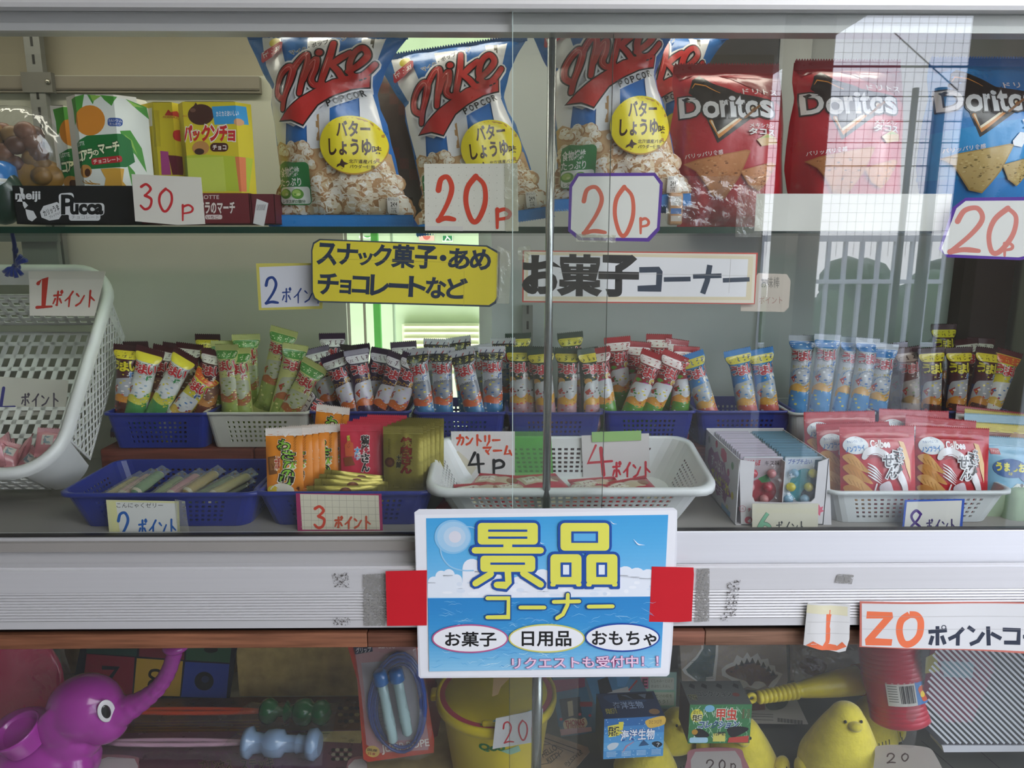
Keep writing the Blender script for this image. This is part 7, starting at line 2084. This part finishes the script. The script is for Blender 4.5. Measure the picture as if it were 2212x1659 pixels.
# yellow bucket
Yb_ = .165
cb2 = P(1072, 1492, Yb_); mb = mpp(1500, Yb_); r1 = 122 * mb; r0 = 96 * mb; zb_ = P(1072, 1655, Yb_ - r0 * .0).z
t = thing('toy_bucket', 'yellow toy bucket with pink band inside its rim, under the poster', 'bucket', (cb2.x, Yb_, zb_))
hb = cb2.z - zb_
YL = '#e3cb1e'
g = G().mat('soft_plastic')
g.lathe([(0, 0), (r0 * .92, 0), (r0, .006), (r1 * .955, hb * .86), (r1 * .965, hb * .87), (r1 * 1.05, hb * .88), (r1 * 1.07, hb * .93), (r1 * 1.06, hb), (r1 * 1.02, hb * 1.005), (r1 * .98, hb * .98), (r1 * .9, hb * .6), (r0 * .85, .01), (0, .008)], 56, YL, cap=False)
g.build('bucket', t)
g = G().mat('soft_plastic'); g.lathe([(r1 * .995, hb * .99), (r1 * .94, hb * .995), (r1 * .90, hb * .99)], 56, '#c9264e', cap=False); g.lathe([(r1 * .90, hb * .99), (r1 * .8, hb * 1.02), (r1 * .2, hb * 1.03), (0, hb * 1.03)], 48, YL, cap=False); o = g.build('lid', t); o['label'] = 'yellow lid with a pink ring'
g = G().mat('soft_plastic'); g.rbox(-r1 * 1.16, -r1 * 1.0, -.012, .012, hb * .92, hb * 1.0, YL, .003); g.rbox(-.02, .004, -r1 * .98, -r1 * .9, hb * .99, hb * 1.06, YL, .003); g.build('lug', t)
g = G().mat('paper')
def bs(u, z, h):
    rz = r0 + (r1 * .955 - r0) * min(1, max(0, z / (hb * .86))) + .0004 + h
    a = u / r0; return (rz * math.sin(a), -rz * math.cos(a), z)
m2 = mpp(1580, Yb_ - r0); zr_ = lambda b: P(1072, b, Yb_ - r0).z - zb_
ar = Art(g, lambda a, b: ((a - 1072) * m2, zr_(b)), bs, cell=.006)
ar.poly([(1068, 1542), (1090, 1540), (1130, 1536), (1160, 1545), (1160, 1570), (1070, 1570)], '#69a9b8', smooth=True); ar.poly([(1080, 1610), (1115, 1605), (1120, 1620), (1100, 1622)], '#8fb9a0')
ar.text('Qoo', 1042, 1595, 1088, 1612, '#2f7a3a', bold=.05); ar.stroke([(1050, 1566), (1042, 1560), (1048, 1553), (1056, 1560)], 4, '#7aa84a')
g.build('print', t)['kind'] = 'stuff'
def b20(a):
    dots(a, 1080, 1162, 1548, 1605, 12, '#b0a9a6', .6)
    hw(a, '2', 1085, 1560, 1110, 1604, '#c9303e', 3.4, rot=-4); hw(a, '0', 1118, 1556, 1142, 1598, '#c9303e', 3.4, rot=-4); hw(a, 'p', 1147, 1572, 1160, 1600, '#c9303e', 3)
sheet('price_card', 'dotted white card with thin red 20 stuck on the yellow bucket', 'price card', [(1071, 1552), (1173, 1531), (1168, 1601), (1064, 1618)], .06, '#dcdadc', b20)
t, O, to = sheet('torn_tag', 'torn brown card tag hanging in front of the bucket rim', 'tag', [(1066, 1464), (1104, 1462), (1082, 1484), (1076, 1500), (1063, 1505)], .045, '#a98a62')
# kraft card with line drawing
def hk(a):
    D = '#2c211b'
    a.stroke([(1100, 1640), (1170, 1592), (1255, 1622), (1228, 1655)], 1.6, D); a.stroke([(1110, 1648), (1172, 1600), (1240, 1626)], 1.2, D)
    a.poly([(1128, 1640), (1160, 1610), (1190, 1606), (1218, 1622), (1190, 1648)], '#b79a7c'); a.stroke([(1128, 1640), (1160, 1612), (1188, 1607), (1216, 1622), (1190, 1648), (1150, 1655), (1128, 1640)], 1.4, D)
    a.text('HELLO', 1168, 1616, 1204, 1629, D, bold=.01, rot=-30); a.text('KITTY', 1180, 1630, 1212, 1642, D, bold=.01, rot=-30)
    a.text('IN STYLE', 1216, 1634, 1262, 1642, D, rot=-38)
lying('kraft_card', 'brown kraft card with black line drawing in front of the bucket', 'card', [(1070, 1668), (1165, 1594), (1182, 1584), (1270, 1614), (1274, 1624), (1190, 1720), (1060, 1720)], LF + .012, '#b39a82', hk, mat='kraft')
# picture card with lettering
def th_(a):
    a.frame(900, 1380, 600 / 2212)
    a.poly([(1080, 330), (1340, 310), (1340, 420), (1090, 440)], '#8a3a5c'); a.poly([(1090, 430), (1350, 380), (1400, 560), (1350, 720), (1130, 700)], '#3a6a8c'); a.poly([(1350, 310), (1600, 300), (1760, 330), (1700, 420), (1420, 520)], '#4a86b4')
    a.poly([(1440, 440), (1680, 380), (1700, 420), (1460, 520)], '#b9bcc0'); a.stroke([(1690, 410), (1755, 330)], 14, '#a83a3a', caps=False); a.poly([(1440, 330), (1520, 300), (1560, 420), (1460, 450)], '#23262c'); a.poly([(1590, 300), (1700, 300), (1660, 380), (1600, 380)], '#5a9ad0')
    a.poly([(1135, 480), (1300, 460), (1320, 640), (1160, 650)], '#29303a'); a.poly([(1200, 500), (1240, 490), (1250, 610), (1210, 620)], '#b8ae94'); a.rect(1300, 500, 1400, 540, '#8a3038', 10)
    for x, y in ((1150, 640), (1300, 600), (1380, 610)): a.ell(x, y, 12, 12, '#c9566a', 10)
    a.poly([(1170, 660), (1230, 630), (1300, 640), (1340, 625), (1360, 680), (1310, 720), (1230, 740), (1180, 720)], '#d9c7a8', smooth=True)
    a.text('THOMAS', 1182, 645, 1335, 690, '#a02a32', bold=.035, rot=-6); a.text('& FRIENDS', 1198, 685, 1335, 712, '#a02a32', bold=.02, rot=-6)
    a.poly([(1140, 720), (1390, 700), (1395, 735), (1150, 770)], '#c9a3a8')
sheet('picture_card', 'colourful picture card with red lettering on a cloud behind the blue box', 'card', [(1192, 1455), (1378, 1455), (1400, 1500), (1378, 1570), (1212, 1592), (1200, 1520)], .20, '#59768c', th_, part='card')
def ec(a):
    a.frame(900, 1380, 600 / 2212)
    a.rect(1790, 305, 1845, 395, '#c9688a', 4); a.text('E', 1800, 320, 1835, 380, '#4a2a3a', bold=.03); a.rect(1855, 308, 2050, 405, '#b9bfb4', 6); a.text('くしゃみーとばす', 1868, 322, 2040, 348, '#6a6a5a'); a.text('おはなしえほん', 1868, 365, 2020, 388, '#6a6a5a')
    a.rect(1790, 410, 2060, 540, '#8cb49a', 6); a.rect(1860, 425, 2050, 530, '#bcc2ae', 6); a.text('雲だけの街を', 1872, 440, 2035, 468, '#55603f'); a.text('くろう！', 1880, 485, 2000, 512, '#55603f')
sheet('picture_card', 'small pale card with a pink E square beside the picture card', 'card', [(1382, 1452), (1462, 1452), (1460, 1532), (1384, 1530)], .215, '#8fb0a8', ec, part='card')
# excavation kit boxes
def kit(label, p_bl, p_br, Y, H, D, yaw, fcol, tcol, scol, draw, drawtop):
    A, B = P(*p_bl, Y), P(*p_br, Y); W = (B - A).length
    t = thing('kit_box', label, 'box', A, (0, 0, yaw))
    g = G().mat('card'); g.box(0, W, 0, D, 0, H, {'*': scol, 'f': fcol, 't': tcol})
    ar = Art(g, lambda a, b: (W * a, H * (1 - b))); draw(ar)
    g.build('carton', t)
    g = G().mat('card'); at_ = Art(g, lambda a, b: (W * a, D * (1 - b)), lambda u, v, h: (u, v, H + h)); drawtop(at_); g.build('top_print', t)['kind'] = 'stuff'
    return t
def sea_f(a):
    for k in range(5): a.rect(0, k * .2, 1, k * .2 + .2, ['#2a6aa8', '#3f86c4', '#4f9ad4', '#5fa6da', '#4a92cc'][k])
    r2 = random.Random(2); a.fine()
    for k in range(60): a.ell(r2.random(), r2.random(), .008, .011, '#a9d0ea', 7)
    a.fine(False)
    a.poly([(.7, .08), (.98, 0), (1, .2), (.78, .28), (.7, .2)], '#d9b04a', smooth=True); a.text('ひとつ1ぴき', .74, .08, .95, .18, '#3a2a1a')
    a.poly([(.06, .18), (.24, .14), (.26, .42), (.08, .46)], '#e0d24a'); a.text('発掘', .07, .2, .25, .42, '#1d2430', bold=.03, outline=(.09, '#e6dc6a')); a.text('！', .25, .1, .31, .38, '#e0d24a', bold=.03)
    a.text('海洋生物', .28, .30, .84, .56, '#f0f3f8', bold=.02, outline=(.06, '#1f3f8a'))
    a.poly([(.06, .68), (.14, .6), (.25, .62), (.2, .74), (.1, .78)], '#c9d3dc', smooth=True); a.stroke([(.32, .85), (.38, .7), (.5, .6)], .035, '#b8849a', taper=[.3, 1, .4]); a.poly([(.58, .72), (.66, .56), (.76, .7)], '#22507a'); a.poly([(.8, .66), (.9, .62), (.98, .7), (.9, .78)], '#12202c', smooth=True); a.text('？', .88, .66, .93, .76, '#e9f0f6')
    for x in (.05, .3, .55, .8):
        for q in range(4): a.rect(x, .82 + q * .035, x + .16, .835 + q * .035, '#a9cbe4')
def sea_t(a):
    a.rect(.02, .03, .98, .97, '#20304e'); a.poly([(.14, .1), (.6, .1), (.8, .4), (.3, .45), (.14, .3)], '#2c4468', smooth=True)
    a.text('海洋生物', .22, .38, .72, .66, '#8fa3c4', bold=.015, outline=(.05, '#141f38')); a.text('発掘！', .06, .62, .24, .82, '#a39a4a', bold=.03)
    a.ell(.86, .82, .09, .11, '#8a6a4a', 18); a.rect(.35, .06, .95, .32, '#0f1420'); a.poly([(.4, .1), (.6, .3), (.5, .1)], '#4a5668'); a.poly([(.7, .12), (.8, .3), (.85, .1)], '#5a6678')
kit('blue sea creature excavation kit box with white lettering', (1303, 1640), (1434, 1624), .045, .064, .058, R(4), '#3f86c4', '#20304e', '#3a4a5c', sea_f, sea_t)
def bug_f(a):
    a.rect(0, 0, 1, 1, '#3a7a4a'); r2 = random.Random(6); a.fine()
    for k in range(120):
        x, y = r2.random(), r2.random() * .9; an = r2.uniform(-.3, .3)
        a.stroke([(x, y), (min(1, max(0, x + an * .2)), min(.98, y + .12))], .008, r2.choice(['#9ec7a0', '#dfe9dc', '#5f9e66', '#c9dccb']), caps=False)
    a.fine(False)
    a.ell(.12, .28, .1, .17, '#d8d04a', 20); a.text('発掘', .05, .26, .2, .42, '#16202a', bold=.03, outline=(.08, '#eeeede')); a.text('ほって', .06, .14, .18, .24, '#16202a', bold=.01)
    a.ell(.32, .1, .08, .09, '#7ab4d8', 16)
    a.text('甲虫', .44, .1, .76, .4, '#c9402a', bold=.03, outline=(.07, '#f0eee0')); a.text('コレクション', .16, .42, .8, .6, '#2f4f7a', bold=.04, outline=(.1, '#cfe0ea'), skew=.2)
    a.poly([(.06, .66), (.2, .62), (.34, .78), (.24, .86), (.1, .8)], '#15161a', smooth=True); a.ell(.1, .7, .05, .07, '#b98a2a', 12); a.poly([(.62, .62), (.8, .56), (.97, .62), (.86, .76), (.7, .84)], '#15161a', smooth=True)
    a.rect(.4, .74, .6, .95, '#d8cf6a'); a.text('12種類', .42, .7, .6, .8, '#20242a', bold=.02); a.rect(.02, .84, .32, .98, '#a9cfe4', .04); a.poly([(.66, .85), (.98, .8), (.98, .98), (.64, .98)], '#c0443a')
    for q in range(5): a.text('よつ', .84, .12 + q * .05, .97, .155 + q * .05, '#a8323a')
def bug_t(a):
    a.rect(.02, .03, .98, .97, '#575a56'); a.text('コレクション', .18, .45, .75, .68, '#2a2c2c', bold=.03, outline=(.07, '#8a8c88')); a.text('発掘', .02, .6, .16, .8, '#2a2a22', bold=.02, outline=(.06, '#a39d6a')); a.ell(.82, .6, .06, .08, '#7a3a34', 14)
    for x in (.15, .35, .6, .88): a.poly([(x, .1), (x + .06, .2), (x + .03, .36), (x - .05, .24)], '#1a1b1c')
kit('green insect excavation kit box with red and blue lettering', (1486, 1606), (1619, 1603), .055, .062, .056, R(0), '#3a7a4a', '#575a56', '#6a4a3c', bug_f, bug_t)
# dinosaur cut-outs in clear packs
def dino(a):
    a.frame(1440, 1380, 772 / 2212)
    W = '#efefeb'
    a.poly([(95, 190), (180, 110), (215, 60), (215, 20), (320, 20), (318, 100), (300, 280), (250, 300), (210, 280), (110, 215)], W); a.poly([(120, 190), (190, 120), (228, 60), (230, 25), (305, 25), (302, 100), (285, 230), (245, 235), (240, 285), (205, 270), (130, 210)], '#46666a')
    for k in range(10): a.stroke([(150 + k * 3, 140 + k * 12), (290, 130 + k * 13)], 2, '#3a5658', caps=False)
    body = [(350, 190), (380, 165), (420, 150), (440, 110), (475, 130), (500, 95), (520, 125), (560, 100), (580, 135), (620, 130), (630, 165), (660, 170), (665, 200), (705, 215), (670, 270), (640, 300), (610, 280), (560, 300), (500, 285), (470, 300), (440, 270), (390, 240), (355, 225)]
    a.poly([(355 + (x - 520) * 1.07 + 165, 205 + (y - 205) * 1.12) for x, y in body], W)
    a.poly([(365, 195), (410, 170), (450, 160), (520, 145), (590, 170), (650, 215), (690, 225), (650, 265), (625, 295), (600, 270), (550, 262), (520, 290), (490, 262), (455, 250), (385, 225)], '#7a5040', smooth=True)
    for x, y in ((430, 150), (462, 130), (495, 118), (528, 115), (562, 125), (596, 140), (628, 165), (655, 190)): a.poly([(x - 14, y + 38), (x + 2, y), (x + 20, y + 36)], '#2a1d1b')
    a.ell(400, 203, 8, 6, '#3a2620', 10)
t, O, to = sheet('cutout_pack', 'clear pack of dinosaur cut-out sheets with spiky brown dinosaur', 'toy pack', [(1468, 1385), (1698, 1385), (1702, 1470), (1694, 1492), (1474, 1486)], .24, '#b3a598', dino, part='printed_card')
g = G().mat('clear_film'); g.grid(lambda i, j: P(1462 + i * 20, 1386 + j * 14, .24) - O + Vector((0, -.008 - .005 * math.sin(i * 1.3 + j * 2), 0)), 12, 8, '#ffffff'); g.build('film', t)
def dino2(a):
    a.frame(1440, 1380, 772 / 2212); a.poly([(820, 150), (900, 110), (990, 160), (950, 230), (860, 210)], '#7a5040', smooth=True); a.poly([(790, 160), (860, 240), (950, 250), (940, 290), (790, 270)], '#c9c6c0')
t, O, to = sheet('cutout_pack', 'clear pack of cut-out sheets with a brown shape, behind the yellow bat', 'toy pack', [(1706, 1385), (1860, 1385), (1862, 1465), (1708, 1470)], .25, '#b9aea6', dino2, part='printed_card')
g = G().mat('clear_film'); g.grid(lambda i, j: P(1704 + i * 20, 1386 + j * 12, .25) - O + Vector((0, -.008 - .005 * math.sin(i * 1.7 + j * 2), 0)), 8, 8, '#ffffff'); g.build('film', t)
def dino3(a):
    a.frame(1440, 1380, 772 / 2212); a.poly([(520, 400), (610, 400), (610, 440), (515, 445)], '#8a4a3c'); a.poly([(615, 400), (700, 375), (755, 380), (720, 430), (640, 440)], '#4c5a46', smooth=True)
    for k in range(22): a.stroke([(690 + k * 7, 490 + k * .8), (690 + k * 7, 515 + k * .8)], 3 if k % 3 else 5, '#2a2a2a', caps=False)
    for y in (465, 480, 500): a.stroke([(520, y), (660, y + 6)], 3, '#5f5c58', caps=False)
lying('cutout_sheet', 'loose clear-wrapped sheet with barcode under the yellow bat handle', 'sheet', [(1614, 1505), (1715, 1498), (1746, 1564), (1622, 1562)], LF + .03, '#c9c4be', dino3)
# yellow toy bat
Yt_ = .14
A, B = P(1636, 1507, Yt_), P(1892, 1462, Yt_ + .03); d_ = B - A
t = thing('toy_bat', 'yellow plastic toy bat with ribbed handle lying across the dinosaur packs', 'toy bat', A)
g = G().mat('soft_plastic'); prof_ = []
for k in range(9): prof_ += [(k * .037, 11.5 + k * .4), (k * .037 + .006, 14 + k * .5), (k * .037 + .028, 14 + k * .5), (k * .037 + .034, 11.5 + k * .4)]
prof_ += [(.36, 17), (.5, 23), (.65, 28), (.8, 31), (.97, 32), (1.0, 27)]
m_ = mpp(1480, Yt_) ; 
g.tube([d_ * f_ for f_, r_ in prof_], [r_ * m_ for f_, r_ in prof_], 22, '#e0cd2f'); g.build('barrel', t)
g = G().mat('soft_plastic'); c_ = P(1623, 1508, Yt_) - A; 
g.tube([c_ + Vector((9 * m_ * math.cos(R(a)), 0, 9 * m_ * math.sin(R(a)))) for a in range(0, 361, 24)], 4.5 * m_, 8, '#e0cd2f', cap=False); g.build('hanging_loop', t)
g = G().mat('paper')
def band2(f0, f1, c, a0=0, a1=360):
    x_ = d_.normalized(); u_ = x_.cross(Vector((0, 0, 1))).normalized(); v_ = u_.cross(x_)
    g.grid(lambda i, j: d_ * (f0 + (f1 - f0) * j) + (u_ * math.cos(R(a0 + (a1 - a0) * i / 24)) + v_ * math.sin(R(a0 + (a1 - a0) * i / 24))) * 33 * m_, 24, 1, c)
band2(.84, .90, '#d8902c'); band2(.90, .97, '#c9c2b4', -30, 100); g.build('band', t)
# red ribbed tube
Yc_ = .10
A, B = P(1918, 1378, Yc_ + .03), P(1946, 1556, Yc_); d_ = B - A
t = thing('ribbed_tube', 'red ribbed plastic tube toy with a printed label standing by the striped pack', 'toy', B)
g = G().mat('soft_plastic'); m_ = mpp(1480, Yc_); prof_ = []
n = 0
for k in range(8): prof_ += [(k * .055, 62 + k * .3), (k * .055 + .045, 64 + k * .3), (k * .055 + .05, 62.3 + k * .3)]
prof_ += [(.45, 65), (.68, 61)]
for k in range(5): prof_ += [(.69 + k * .055, 60.5), (.69 + k * .055 + .045, 61.5), (.69 + k * .055 + .05, 60)]
prof_ += [(.97, 60), (1.0, 54)]
g.tube([A - B + d_ * f_ for f_, r_ in prof_], [r_ * m_ for f_, r_ in prof_], 36, '#b51f38'); g.build('tube', t)
g = G().mat('paper'); zd = d_.normalized(); ud = Vector((1, 0, 0)); ud = (ud - zd * ud.dot(zd)).normalized(); vd = zd.cross(ud)
def ls(u, z, h):   # u angle*r, z along -axis from top
    rr2 = 65.5 * m_ + h; a = u / (65 * m_); return A - B + zd * z + ud * rr2 * math.sin(a) - (vd if vd.y > 0 else -vd) * rr2 * math.cos(a)
l0 = d_.length * .42
ar = Art(g, lambda a, b: (a * 65 * m_, l0 + d_.length * .27 * b), ls, cell=.008)
ar.h = 1e-4; ar.rect(-.75, 0, .15, 1, '#cfccc4'); ar.rect(.15, 0, 1.05, 1, '#3f78b4')
for k in range(11): ar.rect(-.35 + k * .042, .12, -.33 + k * .042 + .008 * (k % 3), .88, '#26262a')
for k in range(7): ar.rect(-.7, .12 + k * .11, -.42, .15 + k * .11, '#6a6862')
ar.poly([(.25, .3), (.45, .2), (.6, .4), (.7, .8), (.4, .9), (.3, .6)], '#c9542f', smooth=True); ar.poly([(.35, .45), (.5, .5), (.45, .7), (.3, .65)], '#e3c23a', smooth=True)
for k, ch in enumerate('ピロピロ'): ar.text(ch, .76, .06 + k * .22, .98, .26 + k * .22, '#e9e9ee', bold=.03, outline=(.1, '#17191f'))
g.build('label', t)
# yellow bird soft toys
def bird(label, px, py, Y, s_, col='#dccb46', lean=0.0, face=None, wing=True, turn=0.0):
    """pear-shaped seated bird; px, py is the middle of its head"""
    H0 = P(px, py, Y); m_ = mpp(py, Y) * s_
    base_z = LF + .002
    t = thing('bird_plush', label, 'soft toy', (H0.x, H0.y, base_z), (0, 0, turn))
    h = H0.z - base_z
    nz_ = 14; parts = [(Vector((0, 0, h)), Vector((37, 34, 34)) * m_, None)]
    for k in range(1, nz_ + 1):
        f_ = k / nz_; zz = h * (1 - f_) + 26 * m_ * f_
        rr_ = (38 + 52 * min(1, max(0, h - zz) / (105 * m_)) ** .8) * m_
        parts.append((Vector((lean * f_, .012 * f_, zz)), Vector((rr_, rr_ * .86, 26 * m_)), None))
    remesh(parts, 'body', t, 'fabric', col, .0035, 14)
    g = G().mat('fabric'); g.ball((2 * m_, -36 * m_, h + 2 * m_), Vector((15, 13, 10)) * m_, face or '#c9b83e', 10); g.build('beak', t)
    if wing:
        for sx in (-1, 1):
            g = G().mat('fabric'); g.ball((lean + sx * 80 * m_, .004, h * .30), Vector((18, 30, 30)) * m_, col, 10, M=Matrix.Rotation(R(sx * 14), 3, 'Y')); g.build('wing', t)
    for sx in (-1, 1):
        g = G().mat('fabric'); g.ball((sx * 17 * m_, -31 * m_, h + 10 * m_), Vector((3, 3, 3.6)) * m_, '#1b1714', 8); g.build('eye', t)
    g = G().mat('fabric'); r2 = random.Random(px)
    for (bx, bz, n_) in ((-44, -96, 9), (50, -66, 7), (40, -120, 6)):
        for k in range(n_):
            x = (bx + k * 7) * m_; z = h + (bz + k * 3 * (1 if bx > 0 else -1)) * m_
            if z < .03: continue
            zz = (h - z) / m_; rad = (38 + 50 * min(1, zz / 105)) * m_
            y = -math.sqrt(max(0.0001, rad * rad * .8 - x * x * .7)) * 1.0 + .004
            g.tube([(x + lean * .4, y - .002, z), (x + lean * .4 + 2 * m_, y - .003, z - 13 * m_)], 1.1 * m_, 5, '#2b2418')
    o = g.build('stitched_feathers', t); o['kind'] = 'stuff'
    return t
bird('yellow bird soft toy facing front, nearest, left of the red tube', 1828, 1548, .085, 1.0)
bird('yellow bird soft toy with pale grey face, partly behind the red tube', 1886, 1532, .185, .95, face='#a9a49c', turn=R(20))
bird('yellow bird soft toy half hidden behind the insect box', 1606, 1580, .135, 1.0, turn=R(-25))
bird('yellow bird soft toy under the blue kit box, only its back in view', 1400, 1606, .115, .9, wing=False)
bird('yellow bird soft toy between the two kit boxes', 1462, 1556, .185, .85, turn=R(15))
# striped pack at the right
def stripes(a):
    r2 = random.Random(5)
    a.poly([(2012, 1392), (2130, 1400), (2150, 1440), (2100, 1560), (2040, 1560), (1992, 1500)], '#5f1f38'); a.poly([(2030, 1428), (2105, 1430), (2100, 1465), (2040, 1462)], '#5a7480')
    a.poly([(2000, 1420), (2020, 1410), (2030, 1450), (1998, 1455)], '#8c8444')
    x0b = lambda y: 2012 - (y - 1395) * .16 if y < 1560 else 1986 + (y - 1560) * 1.0
    for k in range(-26, 40):
        c = 2012 + k * 13.5; pts_ = []
        for y in range(1398, 1614, 8):
            x = c + (y - 1398) * 1.02
            if x > x0b(y) + 3 and x < 2300: pts_.append((x, y))
        if len(pts_) > 1: a.stroke([pts_[0], pts_[-1]], 4.6, '#c9ccd2', caps=False)
t, O, to = sheet('striped_pack', 'boxed toy behind a black and white diagonally striped film at the lower right', 'toy pack', [(2012, 1385), (2320, 1385), (2320, 1616), (2036, 1614), (1986, 1560)], .075, '#15161f', stripes, mat='laminate', th=.03, part='striped_film')
g = G().mat('glossy_plastic'); q = [P(a, b, .072) - O for a, b in ((2036, 1612), (2320, 1612), (2320, 1624), (2040, 1626))]; g.extrude_poly([(p.x, -.002, p.z) for p in q], (0, .034, 0), '#c9c9cf'); g.build('bottom_edge', t)
g = G().mat('clear_film')
for (a, b), (c, d), w_ in (((1996, 1385), (1960, 1622), 14), ((1962, 1620), (2006, 1700), 10)):
    A_, B_ = P(a, b, .066) - O, P(c, d, .066) - O
    g.grid(lambda i, j: A_ + (B_ - A_) * i / 10 + Vector(((j - 1) * w_ * .0007, -.003 if j == 1 else 0, 0)), 10, 2, '#ffffff')
g.build('clear_edge', t)
bpy.context.view_layer.update()
